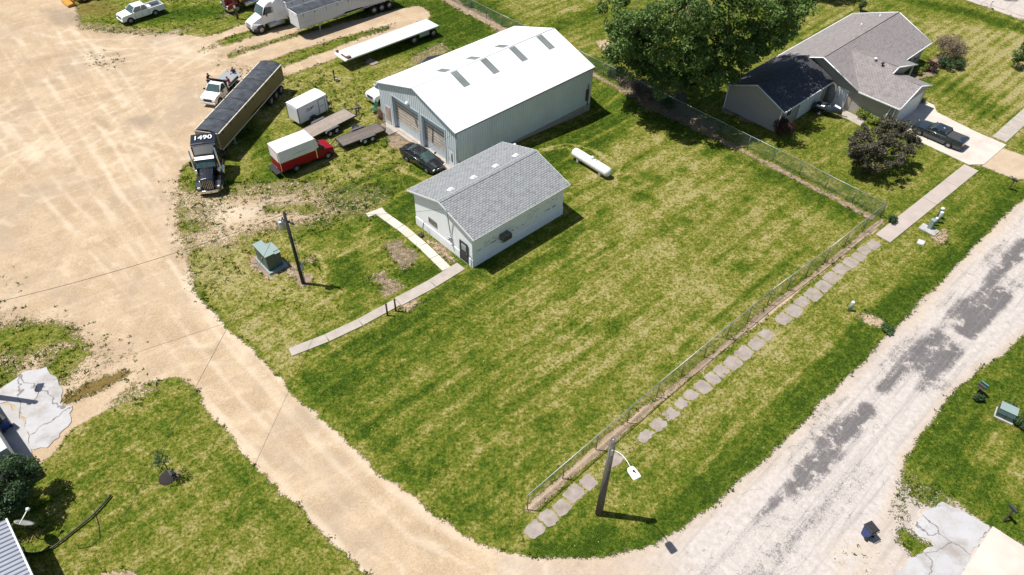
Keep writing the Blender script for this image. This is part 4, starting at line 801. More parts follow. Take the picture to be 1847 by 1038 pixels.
    # porch wing
    plane_uv('roof', [(xq, .02, E + .01), (xq, yp, E + .01), (xp, yp, Rp), (xp, ym * (Rp - E) / (R - E), Rp)], SH_house, T, .1)
    rake(T, [(xq, yp - .03, E - .02), (xp, yp - .03, Rp - .05), (xr_ + .1, yp - .03, Rg + .0)], .09)
    g = MB(); pts = [(X(83.2), E - .1), (xq - .3, E - .1), (xp, Rp - .15), (xr_ + .1, Rg - .1), (X(83.2), E - .1)][:4]
    g.loft([[(a, yp + .3, b) for a, b in pts], [(a, yp + .42, b) for a, b in pts]]); g.build('porch_gable', M['siding'], T)
    MB().bb(xq - .45, xq - .3, yp + .2, yp + .35, 0, E - .1).build('porch_post', M['gutter'], T)
    MB().bb(xf - .3, xq - .2, yp + .1, .4, -.05, .15).build('porch_floor', M['concrete'], T)
    MB().bb(X(84.2), X(85.1), .42, .449, .15, 2.2).build('front_door', M['dark'], T)
    for x in (X(88.2), X(90.4)):
        W_ = MB().bb(x, x + 1.3, .42, .449, .9, 2.1).build('window', M['glass'], T)
        MB().bb(x - .08, x, .40, .448, .82, 2.18).bb(x + 1.3, x + 1.38, .40, .448, .82, 2.18).bb(x, x + 1.3, .40, .448, 2.1, 2.18).bb(x, x + 1.3, .40, .448, .82, .9).bb(x + .62, x + .68, .41, .419, .9, 2.1).build('frame', M['gutter'], W_)
    def onroof(s, t, eh=0):
        y = Y(t); return (X(s), y, E + (R - E) * (y / ym if y < ym else (yL - y) / (yL - ym)))
    for s, t, mtl, h in ((80.2, -27.5, 'white', .35), (79.9, -26.5, 'black', .4)):
        z = pz(X(s))
        MB().lathe([(0, h), (.16, h), (.16, h - .12), (.07, h - .12), (.07, -.3)], (X(s), Y(t), z)).build('roof_vent', M[mtl], T)
    for s, t in ((87.3, -33.0), (90.9, -32.6)):
        p = onroof(s, t); MB().tube((p[0], p[1], p[2] - .2), (p[0], p[1], p[2] + .35), .06).build('vent_pipe', M['white'], T)
build_house()

def build_garage():
    s0, t0 = 66.15, -29.4
    T = frame('detached_garage', 'tan sided garage wing with charcoal shingle roof beside the bungalow', 'garage', s0, t0)
    Lx = 75.75 - s0; Wy = 36.75 - 29.4; E, R = 2.7, 4.25; m_ = Wy / 2
    gable_roof(T, SH_black, 0, Lx + .3, 0, Wy, E, R, thick=.1)
    rake(T, [(-.03, -.02, E - .03), (-.03, m_, R - .03), (-.03, Wy, E - .03)])
    MB().bb(0, Lx - .1, -.1, 0, E - .13, E - .02).build('gutter', M['gutter'], T)
    MB().bb(.35, Lx, .4, .55, 0, E).bb(.35, Lx, Wy - .55, Wy - .4, 0, E).build('side_wall', M['siding'], T)
    g = MB(); pts = [(.401, 0), (Wy - .401, 0), (Wy - .401, E - .02), (m_, R - .15), (.401, E - .02)]
    g.loft([[(.2, a, b) for a, b in pts], [(.349, a, b) for a, b in pts]]); g.build('gable_wall', M['siding'], T)
    MB().bb(.15, .25, .3, .4, 0, E - .05).build('corner_trim', M['gutter'], T); MB().bb(.14, .24, Wy - .4, Wy - .3, 0, E - .05).build('corner_trim', M['gutter'], T)
    W_ = MB().bb(1.5, 2.4, .37, .399, 1.3, 2.2).build('window', M['glass'], T)
    MB().bb(1.42, 1.5, .35, .398, 1.22, 2.28).bb(2.4, 2.48, .35, .398, 1.22, 2.28).bb(1.5, 2.4, .35, .398, 2.2, 2.28).bb(1.5, 2.4, .35, .398, 1.22, 1.3).bb(1.93, 1.97, .36, .37, 1.3, 2.2).build('frame', M['gutter'], W_)
    D = MB().bb(4.0, 8.6, .36, .398, .05, 2.2).build('garage_door', M['door_w'], T)
    MB().bb(3.9, 4.0, .34, .397, 0, 2.3).bb(8.6, 8.7, .34, .397, 0, 2.3).bb(4.0, 8.6, .34, .397, 2.2, 2.3).build('door_frame', M['siding'], D)
build_garage()

# ------------------------------------------------------------------ paved strips
def slab(name, pts, mtl, z=0.05, joints=None, kind='structure', world=False):
    P = [(p[0], p[1]) if world else (G(*p).x, G(*p).y) for p in pts]
    if name == 'parking_pad':
        rj = random.Random(len(pts)); Q = []
        for a, b in zip(P, P[1:] + P[:1]):
            a, b = Vector(a), Vector(b); n = max(1, int((b - a).length / .3)); nn = Vector((b.y - a.y, a.x - b.x)).normalized()
            Q += [tuple(a.lerp(b, i / n) + nn * (rj.uniform(-.16, .12) if i else 0)) for i in range(n)]
        P = Q; z = z * .4
    mb = MB().prism(P, -.12, z); o = mb.build(name, M[mtl], None, .012, 1); o['kind'] = kind
    return o
def strip(name, centre, w, step, mtl, z, jig=0.0, seed=1):
    """a walk of poured slabs following a centre line, with open joints between them"""
    rr = random.Random(seed); pts = [Vector((G(*c).x, G(*c).y)) for c in centre]
    out = MB(); segs = []
    for a, b in zip(pts[:-1], pts[1:]):
        n = max(1, round((b - a).length / step))
        for i in range(n): segs.append((a.lerp(b, i / n), a.lerp(b, (i + 1) / n)))
    for a, b in segs:
        d = (b - a).normalized(); n = Vector((-d.y, d.x)); g = .018
        k = rr.uniform(-jig, jig)
        q = [a + d * g + n * (w / 2 + k), b - d * g + n * (w / 2 + k), b - d * g - n * (w / 2 - k), a + d * g - n * (w / 2 - k)]
        out.prism([(p.x, p.y) for p in q], -.1, z + rr.uniform(-.01, .012))
    o = out.build(name, M[mtl], None, .01, 1); o['kind'] = 'structure'; return o
strip('footpath', [(523, 636), (590, 610), (650, 582), (718, 545)], .85, 2.6, 'concrete', .045, .03, 3)
strip('footpath', [(718, 545), (780, 512), (832, 480)], 1.05, 3.0, 'concrete', .05, .01, 4)
strip('footpath', [(806, 486), (762, 443), (722, 410), (683, 382)], .85, 1.7, 'concrete_l', .045, .02, 5)
strip('footpath', [(662, 389), (692, 378)], .6, 3, 'concrete_l', .03, 0, 5)
strip('sidewalk', [(1592, 431), (1752, 303)], 1.45, 4.5, 'walk', .05, .01, 6)
strip('sidewalk', [(1802, 252), (1900, 163)], 1.45, 1.8, 'concrete', .05, .01, 7)
slab('driveway', [(1748, 298), (1650, 252), (1640, 240), (1608, 216), (1655, 178), (1684, 190), (1690, 203), (1757, 237), (1815, 262), (1775, 297)], 'concrete_l', .045)
slab('driveway', [(1790, 950), (1728, 1045), (1728, 1120), (1990, 1180), (1990, 1080)], 'concrete_l', .06)
slab('parking_pad', [(1665, 925), (1700, 905), (1740, 925), (1784, 948), (1730, 1040), (1700, 1120), (1600, 1120), (1610, 1040), (1655, 1000), (1690, 985), (1650, 960)], 'concrete_b', .035)
slab('parking_pad', [(0, 702), (18, 690), (40, 672), (60, 668), (84, 662), (92, 676), (112, 700), (108, 728), (130, 732), (128, 752), (122, 770), (85, 808), (60, 812), (53, 800), (48, 760), (20, 728), (-20, 720)], 'concrete_b', .03)
slab('parking_pad', [(-20, 725), (18, 730), (46, 762), (56, 826), (-40, 840)], 'concrete_shaded', .02)  # cast shadow on the pad, painted as a greyer slab in its outline
slab('house_path', [(1471, 178), (1500, 188), (1560, 216), (1552, 228), (1500, 200), (1466, 190)], 'concrete', .03)
# broken slabs of the old sidewalk, half swallowed by the verge
def old_walk():
    rr = random.Random(9); mb = MB()
    line = [(945, 970), (1050, 880), (1150, 797), (1260, 703), (1390, 597), (1500, 500), (1575, 440)]
    P = [Vector((G(*c).x, G(*c).y)) for c in line]; gaps = [(.14, .165), (.205, .225), (.605, .635), (.93, .95)]
    tot = sum((b - a).length for a, b in zip(P[:-1], P[1:])); s = 0.2; 
    def at(d):
        for a, b in zip(P[:-1], P[1:]):
            if d <= (b - a).length: return a.lerp(b, d / (b - a).length), (b - a).normalized()
            d -= (b - a).length
        return P[-1], (P[-1] - P[-2]).normalized()
    while s < tot - .8:
        L_ = rr.uniform(1.05, 1.6); f = s / tot
        if not any(a < f < b for a, b in gaps):
            c, d = at(s + L_ / 2); off = rr.uniform(-.12, .08); n = Vector((-d.y, d.x)); hw = .66 * rr.uniform(.8, 1.05) * (.8 if .15 < f < .4 else 1); hl = (L_ - .01) / 2; ext = .34 if .15 < f < .4 else .2; q = []
            for k in range(20):
                a = 2 * PI * k / 20; e = 1 / max(abs(math.cos(a)), abs(math.sin(a))); e = min(e, 1.34); j = rr.uniform(1 - ext, 1.0)
                v = c + d * (math.cos(a) * e * hl * j) + n * (math.sin(a) * e * hw * j) + n * off; q.append((v.x, v.y))
            mb.prism(q, -.1, .0 + rr.uniform(-.012, .012))
        s += L_
    o = mb.build('old_sidewalk', M['walk_old'], None); o['kind'] = 'structure'
old_walk()

# ------------------------------------------------------------------ chain link fences
def link_mat():
    m, nt, b = nodes_of('chain_link'); N = nt.nodes.new; L = nt.links.new
    tc = N('ShaderNodeTexCoord'); sp = N('ShaderNodeSeparateXYZ'); L(tc.outputs['UV'], sp.inputs[0])
    def line(op):
        a = N('ShaderNodeMath'); a.operation = op; L(sp.outputs[0], a.inputs[0]); L(sp.outputs[1], a.inputs[1])
        s_ = N('ShaderNodeMath'); s_.operation = 'MULTIPLY'; s_.inputs[1].default_value = 1 / .075; L(a.outputs[0], s_.inputs[0])
        f = N('ShaderNodeMath'); f.operation = 'FRACT'; L(s_.outputs[0], f.inputs[0])
        l = N('ShaderNodeMath'); l.operation = 'LESS_THAN'; l.inputs[1].default_value = .15; L(f.outputs[0], l.inputs[0]); return l.outputs[0]
    mx = N('ShaderNodeMath'); mx.operation = 'MAXIMUM'; L(line('ADD'), mx.inputs[0]); L(line('SUBTRACT'), mx.inputs[1])
    b.inputs['Base Color'].default_value = (.12, .175, .155, 1); b.inputs['Roughness'].default_value = .5; b.inputs['Metallic'].default_value = .2
    L(mx.outputs[0], b.inputs['Alpha']); return m
M_link = link_mat()
def fence(label, pts, h=1.75, gap=3.0, group='chain link fences', rail='steel'):
    P = [Vector(p[:2]) for p in pts]; c = P[0]
    T = thing('chain_link_fence', label, 'fence', (c.x, c.y, 0), 0, group)
    me = bpy.data.meshes.new('wire_mesh'); vs = []; fs = []; uv = []; acc = 0
    for a, b in zip(P[:-1], P[1:]):
        n = max(1, round((b - a).length / gap)); L = (b - a).length
        for i in range(n):
            p = a.lerp(b, i / n) - c; q = a.lerp(b, (i + 1) / n) - c; k = len(vs)
            vs += [(p.x, p.y, .04), (q.x, q.y, .04), (q.x, q.y, h - .02), (p.x, p.y, h - .02)]; fs.append((k, k + 1, k + 2, k + 3))
            u0 = acc + L * i / n; u1 = acc + L * (i + 1) / n; uv += [(u0, 0), (u1, 0), (u1, h), (u0, h)]
            MB().tube((p.x, p.y, -.1), (p.x, p.y, h + .01), .035, n=8).build('post', M['post'], T)
        acc += L
        MB().tube((a.x - c.x, a.y - c.y, h), (b.x - c.x, b.y - c.y, h), .028, n=8).build('top_rail', M[rail], T)
    e = P[-1] - c; MB().tube((e.x, e.y, -.1), (e.x, e.y, h + .05), .045, n=8).build('post', M['post'], T)
    me.from_pydata(vs, [], fs); l = me.uv_layers.new(name='UVMap')
    for i, u in enumerate(uv): l.data[i].uv = u
    me.materials.append(M_link); o = bpy.data.objects.new('wire_mesh', me); COL.objects.link(o); o.parent = T
    return T
corner = AB(61.5, -15.35)
fence('long chain link fence along the old sidewalk with a bare dirt strip under it', [AB(17.0, -15.97), AB(30, -16.1), AB(44, -16.0), AB(52, -15.55), corner], 1.78, 3.1)
fence('chain link fence between the mown field and the purple leaved tree yard', [corner, AB(61.6, -24), AB(61.5, -33), AB(61.45, -41.5), AB(61.55, -50), AB(61.4, -57)], 1.55, 3.2)
fence('chain link fence behind the white roofed shed, running out at the top', [AB(61.4, -57.2), AB(61.1, -64), AB(61.0, -70), AB(61.0, -84)], 1.5, 3.2)
fence('sagging wire fence beside the dish at the lower left roof corner', [G(16, 915), G(22, 985), G(60, 1060)], 1.3, 2.5, rail='rust')

# ------------------------------------------------------------------ wheels
def wheel(T, x, y, r=.36, w=.24, rimc='rim', dual=False, z=None):
    """tyre with its rim; the outer face looks away from the centre line"""
    sg = 1 if y > 0 else -1; z = r if z is None else z
    t = MB(); hw = w / 2
    t.lathe([(r * .60, -hw), (r * .93, -hw), (r, -hw * .7), (r, hw * .7), (r * .93, hw), (r * .60, hw), (r * .60, -hw)], (x, y, z), 'Y', 22)
    if dual: t.lathe([(r * .60, -hw), (r * .93, -hw), (r, -hw * .7), (r, hw * .7), (r * .93, hw), (r * .60, hw), (r * .60, -hw)], (x, y - sg * (w + .06), z), 'Y', 22)
    o = t.build('wheel', M['rubber'], T)
    k = MB(); ys = y + sg * hw * .55
    k.lathe([(0, -.02), (r * .6, -.02), (r * .62, sg * -.0 + .02), (r * .5, .02), (r * .42, -.0), (0, -.0)], (x, ys, z), 'Y', 20)
    for i in range(6):
        a = 2 * PI * i / 6; k.box((x + math.cos(a) * r * .33, ys + sg * .022, z + math.sin(a) * r * .33), (r * .42, .03, r * .13), ry=-a)
    k.lathe([(0, -.03), (r * .14, -.03), (r * .14, .03), (0, .03)], (x, ys + sg * .03, z), 'Y', 10)
    k.build('rim', M[rimc], o)
    return o
def arch(cx, r, z0, n=9):
    """points of a wheel opening in a side outline, from right to left"""
    a0 = math.asin(max(-.95, min(.95, (z0 - r * .95) / (r * 1.22))))
    return [(cx + r * 1.22 * math.cos(a), r * .95 + r * 1.22 * math.sin(a)) for a in [a0 + (PI - 2 * a0) * i / n for i in range(n + 1)]]
def taper(L0, L1, W, nose=.12, tail=.08, tumble=.06, zb=.9, crown=.03):
    def f(x, y, z):
        k = 1.0
        if x > L1 - .9: k -= nose * ((x - (L1 - .9)) / .9) ** 2
        if x < L0 + .6: k -= tail * (((L0 + .6) - x) / .6) ** 2
        if z > zb: k -= tumble * (z - zb) / .25
        if z < .45: k -= .04
        return (x, y * k, z + (crown * (1 - (y / W) ** 2) if z > zb - .25 else 0))
    return f
def cabin(T, base, top, zb, zr, wb, wt, paint, glass='glass', pil=.045, posts=(.5,), roof_t=.05, win_bottom=.0):
    """greenhouse: base=(x_rear,x_front) at the belt, top=(x_rear,x_front) at the roof"""
    g = MB()
    def ring(x0, x1, w, z): return [(x0, -w, z), (x1, -w, z), (x1, w, z), (x0, w, z)]
    g.loft([ring(base[0], base[1], wb, zb), ring(top[0], top[1], wt, zr)])
    G_ = g.build('windows', M[glass], T, .02)
    r = MB(); e = .02
    r.loft([ring(top[0] - .03, top[1] + .05, wt + e, zr - .03), ring(top[0] + .0, top[1] + .0, wt + .005, zr + roof_t * .6), ring(top[0] + .12, top[1] - .12, wt - .12, zr + roof_t)])
    r.build('roof', M[paint], T, .02)
    for sg in (-1, 1):
        def pl_(a, b, k): MB().tube(a, b, k, n=6).build('pillar', M[paint], T)
        pl_((base[0], sg * wb, zb), (top[0], sg * wt, zr), pil * 1.5); pl_((base[1], sg * wb, zb), (top[1], sg * wt, zr), pil)
        for q in posts:
            xb = base[0] + (base[1] - base[0]) * q; xt = top[0] + (top[1] - top[0]) * q
            pl_((xb, sg * (wb + .005), zb), (xt, sg * (wt + .005), zr), pil * .8)
    return G_
def lights(T, xf, xr, w, zf, zr, sz=(.06, .36, .18)):
    for sg in (-1, 1):
        MB().box((xf, sg * w, zf), sz, rz=-sg * .25).build('headlight', M['lamp'], T, .02)
        MB().box((xr, sg * w * 1.04, zr), (.06, .16, .3)).build('tail_light', M['redlens'], T, .01)
def mirrors(T, x, w, z, paint='black'):
    for sg in (-1, 1): MB().box((x, sg * (w + .14), z), (.10, .22, .17)).tube((x, sg * w, z - .06), (x, sg * (w + .1), z - .04), .03).build('mirror', M[paint], T, .02)

def pickup(name, label, loc, rz, paint='white_gloss', L=5.6, wb=3.3, W=.94, r=.39, crew=True, cat='pickup', cap=None, flat=False, group=None, rimc='rim', bed_load=True, old=False):
    """origin on the ground under the front axle; the nose points along +x"""
    T = thing(name, label, cat, loc, rz, group)
    xf = .92 if not old else .85; xr = xf - L; xa = -wb; belt = 1.12; zh = 1.08
    cab_r = -2.55 if crew else -1.75                   # rear of the cab
    f = taper(xr, xf, W, .13, .05, .05, 1.0, .035)
    out = [(cab_r, .42)] + [(-.52 - .0, .42)]
    body = [(cab_r, .45), (-.55, .42)] + list(reversed(arch(0, r, .42))) + [(xf - .12, .40), (xf, .50), (xf + .02, .78), (xf - .06, 1.0), (xf - .22, zh), (-.35, 1.17), (-.55, 1.2), (cab_r, 1.2)]
    MB().profile(body, W, (-1, -.9, -.5, 0, .5, .9, 1), f).build('body', M[paint], T, .03)
    if flat:
        D = MB().bb(xr - .1, cab_r - .12, -1.08, 1.08, .95, 1.03).build('flatbed_deck', M['steel'], T, .01)
        MB().bb(cab_r - .14, cab_r - .06, -.98, .98, 1.03, 1.85).build('headboard', M['black'], T)
        MB().bb(xr, cab_r, -.42, -.3, .6, .94).bb(xr, cab_r, .3, .42, .6, .94).build('frame_rail', M['black'], T)
        MB().bb(xr + .9, cab_r - .3, .92, 1.06, 1.03, 1.22).build('tool_box', M['black'], T, .02)
        MB().bb(cab_r - .14, cab_r - .06, -1.05, 1.05, 1.75, 1.9).build('headboard_rail', M['black'], T)
    else:
        bw = []
        b = [(xr, .55), (xa - r * 1.3, .5)] + list(reversed(arch(xa, r, .5))) + [(cab_r - .02, .45), (cab_r - .02, 1.2), (xr + .02, 1.2)]
        B = MB()
        for sg in (-1, 1):
            B.profile(b, .06, (-1, 1), lambda x, y, z, sg=sg: (x, sg * (W - .06) * (.97 if z > 1.1 else 1) * (.975 if x < xr + .3 else 1) + y, z))
        B.build('bed_side', M[paint], T, .015)
        MB().bb(xr + .06, cab_r - .04, -(W - .13), W - .13, .72, .80).build('bed_floor', M['bed'], T)
        MB().bb(xr, xr + .06, -(W - .1), W - .1, .6, 1.19).build('tailgate', M[paint], T, .015)
        MB().bb(cab_r - .1, cab_r - .03, -(W - .13), W - .13, .8, 1.19).build('bed_front', M[paint], T)
        if cap: MB().bb(xr + .04, cab_r - .05, -(W - .1), W - .1, 1.19, 1.235).build('bed_cover', M[cap], T, .02)
        elif bed_load: MB().bb(cab_r - .7, cab_r - .15, -.6, .3, .8, 1.12).build('cargo_box', M['white'], T, .02)
    top_r = cab_r + .12
    cabin(T, (cab_r + .02, -.42), (top_r + .05, -1.05), 1.18, 1.74, W - .1, W - .24, paint, posts=(.42,) if crew else ())
    MB().profile([(-.40, 1.195), (-1.02, 1.72), (-1.0, 1.74), (-.36, 1.2)], W - .22, (-1, 1)).build('windscreen', M['glass_c'], T)
    for x, nm in ((0, 1), (xa, 1)):
        for sg in (-1, 1): wheel(T, x, sg * (W - .12), r, .25, rimc)
    MB().bb(xf - .02, xf + .035, -.48, .48, .66, .95).build('grille', M['dark'], T, .01)
    MB().box((xf + .03, 0, .50), (.14, 1.7, .22)).build('front_bumper', M['chrome' if old else paint], T, .04)
    MB().box((xr - .05, 0, .58), (.14, 1.6, .18)).build('rear_bumper', M['chrome'], T, .03)
    lights(T, xf - .07, xr + .0, W - .2, .86, .95)
    mirrors(T, -.62, W, 1.28, 'black' if flat else paint)
    for sg in (-1, 1):
        d = MB()
        for x in ([-.75, -1.65, cab_r + .05] if crew else [-.75, cab_r + .05]): d.bb(x - .008, x + .008, sg * (W + .001) - .004, sg * (W + .001) + .004, .5, 1.1)
        d.build('door_seam', M['dark'], T)
    return T

p = G(237, 44)
pickup('pickup_truck', 'white crew cab pickup parked nose down at the yard edge, top left', (-49.5, 89.55, 0), math.radians(226), bed_load=True)
pickup('service_truck', 'white flatbed service truck standing beside the long tan grain trailer', (-32.95, 70.6, 0), math.radians(258), crew=False, L=5.9, wb=3.6, flat=True, r=.4, old=True, cat='truck')
v = AB(38.5, -62.6)
pickup('pickup_truck', 'white pickup mostly hidden behind the left wall of the metal shed', (v.x, v.y, 0), GA + PI + .04, old=True, L=5.7, wb=3.5)
muscle = Vector((*[(G(1656, 245).x), G(1656, 245).y], 0))

def coupe_truck():
    T = thing('utility_pickup', 'dark blue grey low sport pickup with black bed cover parked on the driveway', 'pickup', (0, 0, 0), 0)
    # nose toward the garage (heading along -BX)
    a = math.atan2(-BX[1], -BX[0]); T.rotation_euler = (0, 0, a)
    c = AB(77.35 + .92, -19.45); T.location = (c.x, c.y, 0)
    W = .95; r = .36; wb = 3.12; xf = .95; xr = -wb - 1.2
    body = [(xr, .45), (xr + .1, .3), (-wb - r * 1.3, .28)] + list(reversed(arch(-wb, r, .28))) + [(-wb + r * 1.3, .25), (-r * 1.3, .25)] + list(reversed(arch(0, r, .25))) + [(xf - .1, .26), (xf, .42), (xf, .68), (xf - .12, .82), (.2, .93), (-.55, 1.0), (-2.2, 1.04), (xr + .15, 1.12), (xr, 1.08), (xr - .03, .7)]
    MB().profile(body, W, (-1, -.9, -.5, 0, .5, .9, 1), taper(xr, xf, W, .14, .1, .06, .9, .03)).build('body', M['navy_gloss'], T, .03)
    cabin(T, (-2.6, -.45), (-2.35, -1.25), .99, 1.42, W - .1, W - .28, 'navy_gloss', posts=(.55,))
    MB().profile([(-.43, 1.0), (-1.22, 1.41), (-1.2, 1.43), (-.39, 1.01)], W - .24, (-1, 1)).build('windscreen', M['glass'], T)
    MB().bb(-wb - .95, -2.55, -.72, .72, 1.06, 1.13).build('bed_cover', M['bed'], T, .02)
    MB().box((-1.9, .1, 1.47), (.14, .1, .04)).build('roof_aerial', M['lamp'], T, .01)
    ch = MB()
    for sg in (-1, 1): ch.tube((-.45, sg * (W - .07), 1.02), (-2.6, sg * (W - .07), 1.06), .022, n=6)
    ch.build('window_trim', M['chrome'], T)
    for x in (0, -wb):
        for sg in (-1, 1): wheel(T, x, sg * (W - .11), r, .25, 'rim')
    lights(T, xf - .04, xr + .0, W - .22, .62, .85); mirrors(T, -.75, W, 1.05, 'navy_gloss')
    MB().bb(xr - .06, xr - .02, -.7, .7, .74, .98).build('tailgate_panel', M['chrome'], T, .01)
    for sg in (-1, 1):
        MB().box((-1.3, sg * (W + .01), .86), (.16, .03, .03)).box((-2.2, sg * (W + .01), .88), (.16, .03, .03)).build('door_handle', M['chrome'], T)
coupe_truck()

def sedan():
    T = thing('sedan', 'glossy black sedan parked in front of the shed garage doors', 'car', (0, 0, 0), 0)
    W = .92; r = .34; wb = 2.84; xf = .98; xr = -wb - 1.15
    c = Vector((-10.13, 61.28)); h = math.radians(-41.5); d = Vector((math.cos(h), math.sin(h))); c = c + d * wb
    T.location = (c.x, c.y, 0); T.rotation_euler = (0, 0, h)
    body = [(xr + .02, .45), (xr + .12, .28), (-wb - r * 1.3, .26)] + list(reversed(arch(-wb, r, .26))) + [(-wb + r * 1.3, .24), (-r * 1.3, .24)] + list(reversed(arch(0, r, .24))) + [(xf - .1, .24), (xf, .40), (xf - .01, .62), (xf - .14, .74), (.1, .90), (-.5, .96), (-2.0, 1.0), (-3.0, 1.02), (xr + .22, 1.03), (xr + .02, .98), (xr - .02, .7)]
    MB().profile(body, W, (-1, -.9, -.5, 0, .5, .9, 1), lambda x, y, z: taper(xr, xf, W, .24, .2, .09, .86, .06)(x - .10 * (abs(y) / W) ** 3 * (x > xf - .4) + .10 * (abs(y) / W) ** 3 * (x < xr + .4), y, z)).build('body', M['black_gloss'], T, .06, 3)
    cabin(T, (-3.6, -.3), (-2.5, -1.25), .95, 1.42, W - .12, W - .33, 'black_gloss', posts=(.5,), pil=.035)
    MB().profile([(-.29, .965), (-1.22, 1.41), (-1.19, 1.43), (-.24, .97)], W - .27, (-1, 1)).build('windscreen', M['glass_c'], T)
    ch = MB()
    for sg in (-1, 1): ch.tube((-.5, sg * (W - .07), 1.0), (-3.2, sg * (W - .09), 1.03), .014, n=6); ch.tube((-1.2, sg * (W - .26), 1.43), (-2.6, sg * (W - .26), 1.43), .012, n=6)
    ch.build('window_trim', M['chrome'], T)
    for x in (0, -wb):
        for sg in (-1, 1): wheel(T, x, sg * (W - .1), r, .22, 'rim')
    MB().bb(xf - .03, xf + .015, -.4, .4, .44, .64).build('grille', M['rim_dark'], T, .01); MB().tube((xf + .01, -.4, .65), (xf + .01, .4, .65), .015).build('grille_trim', M['chrome'], T)
    lights(T, xf - .1, xr + .02, W - .24, .66, .85, (.12, .3, .1)); mirrors(T, -.75, W, 1.03, 'black_gloss')
    for sg in (-1, 1): MB().box((-1.35, sg * (W + .01), .83), (.16, .03, .03)).box((-2.35, sg * (W + .01), .85), (.16, .03, .03)).build('door_handle', M['chrome'], T)
sedan()

def box_van():
    T = thing('box_van', 'old box van with red lower half, white upper half and red cab', 'van', (0, 0, 0), 0)
    h = math.radians(40.5); d = Vector((math.cos(h), math.sin(h))); n = Vector((-d.y, d.x))
    rear = Vector((G(537, 310).x, G(537, 310).y)) + n * .98; c = rear + d * 3.45
    T.location = (c.x, c.y, 0); T.rotation_euler = (0, 0, h)
    x0, x1, w = -5.0, -1.15, 1.02; zt = 2.85; zm = 1.62
    lo = [(x0, .62), (-3.45 - .52, .62)] + list(reversed(arch(-3.45, .38, .62))) + [(-3.45 + .52, .62), (x1, .62), (x1, zm), (x0, zm)]
    MB().profile(lo, w, (-1, 0, 1)).build('lower_body', M['red_paint'], T, .01)
    MB().bb(x0, x1, -w, w, zm + .002, zt - .08).build('upper_body', M['cargo'], T, .02)
    MB().bb(x0 - .02, x1 + .02, -w - .02, w + .02, zt - .08, zt).build('box_roof', mat('grimy_white_roof', (.74, .72, .68), .6, 0, .04, 1, dirt=(.5, .45, .38), dirt_amt=.5), T, .03)
    MB().loft([[(x1 + .02, -w + .02, zm), (x1 + .02, w - .02, zm), (x1 + .02, w - .02, zt - .03), (x1 + .02, -w + .02, zt - .03)], [(-.72, -.8, zm), (-.72, .8, zm), (-.85, .7, zt - .65), (-.85, -.7, zt - .65)]]).build('wind_deflector', M['white'], T, .05)
    t = MB().bb(x0 - .01, x1 + .01, -w - .012, -w - .002, zm - .03, zm + .03).bb(x0 - .01, x1 + .01, w + .002, w + .012, zm - .03, zm + .03).bb(x1 - .06, x1 + .0, -w - .014, -w - .002, .62, zt - .1).bb(x0, x0 + .06, -w - .014, -w - .002, .62, zt - .1); t.build('rail_trim', M['chrome'], T)
    RD = MB().bb(x0 - .03, x0 - .002, -.85, .85, .72, 2.6).build('rear_door', M['red_paint'], T)
    MB().bb(x0 - .04, x0 - .031, -.84, .84, zm, 2.58).build('upper_panel', M['white'], RD)
    MB().bb(x0 - .55, x0 - .02, -.9, .9, .48, .56).build('rear_step', M['black'], T)
    cab = [(x1, .5), (-.5, .42)] + list(reversed(arch(0, .36, .42))) + [(.48, .4), (.72, .45), (.76, .9), (.66, 1.05), (-.12, 1.25), (x1, 1.32)]
    MB().profile(cab, .96, (-1, -.9, -.5, 0, .5, .9, 1), taper(-9, .76, .96, .16, 0, .05, 1.1, .04)).build('cab', M['red_paint'], T, .035)
    cabin(T, (x1 - .05, -.12), (x1 - .05, -.72), 1.28, 1.95, .86, .74, 'red_paint', 'glass', posts=())
    MB().profile([(-.1, 1.3), (-.70, 1.94), (-.67, 1.96), (-.06, 1.31)], .76, (-1, 1)).build('windscreen', M['glass_c'], T)
    for x in (0, -3.45):
        for sg in (-1, 1): wheel(T, x, sg * .86, .37, .24, 'rim', dual=(x < -1))
    MB().bb(.72, .79, -.5, .5, .6, .9).build('grille', M['dark'], T); MB().box((.8, 0, .5), (.12, 1.7, .18)).build('front_bumper', M['chrome'], T, .03)
    for sg in (-1, 1): MB().box((.72, sg * .68, .82), (.06, .24, .18)).build('headlight', M['lamp'], T, .01)
    mirrors(T, -.25, .92, 1.4, 'black')
    # faded lettering strokes on the box side
    lt = MB(); rr = random.Random(3)
    for i in range(11): lt.bb(-3.6 + i * .13, -3.6 + i * .13 + rr.uniform(.04, .1), -w - .006, -w - .002, 2.0 + rr.uniform(-.02, .02), 2.1 + rr.uniform(0, .05))
    lt.build('faded_lettering', M['steel'], T)
box_van()

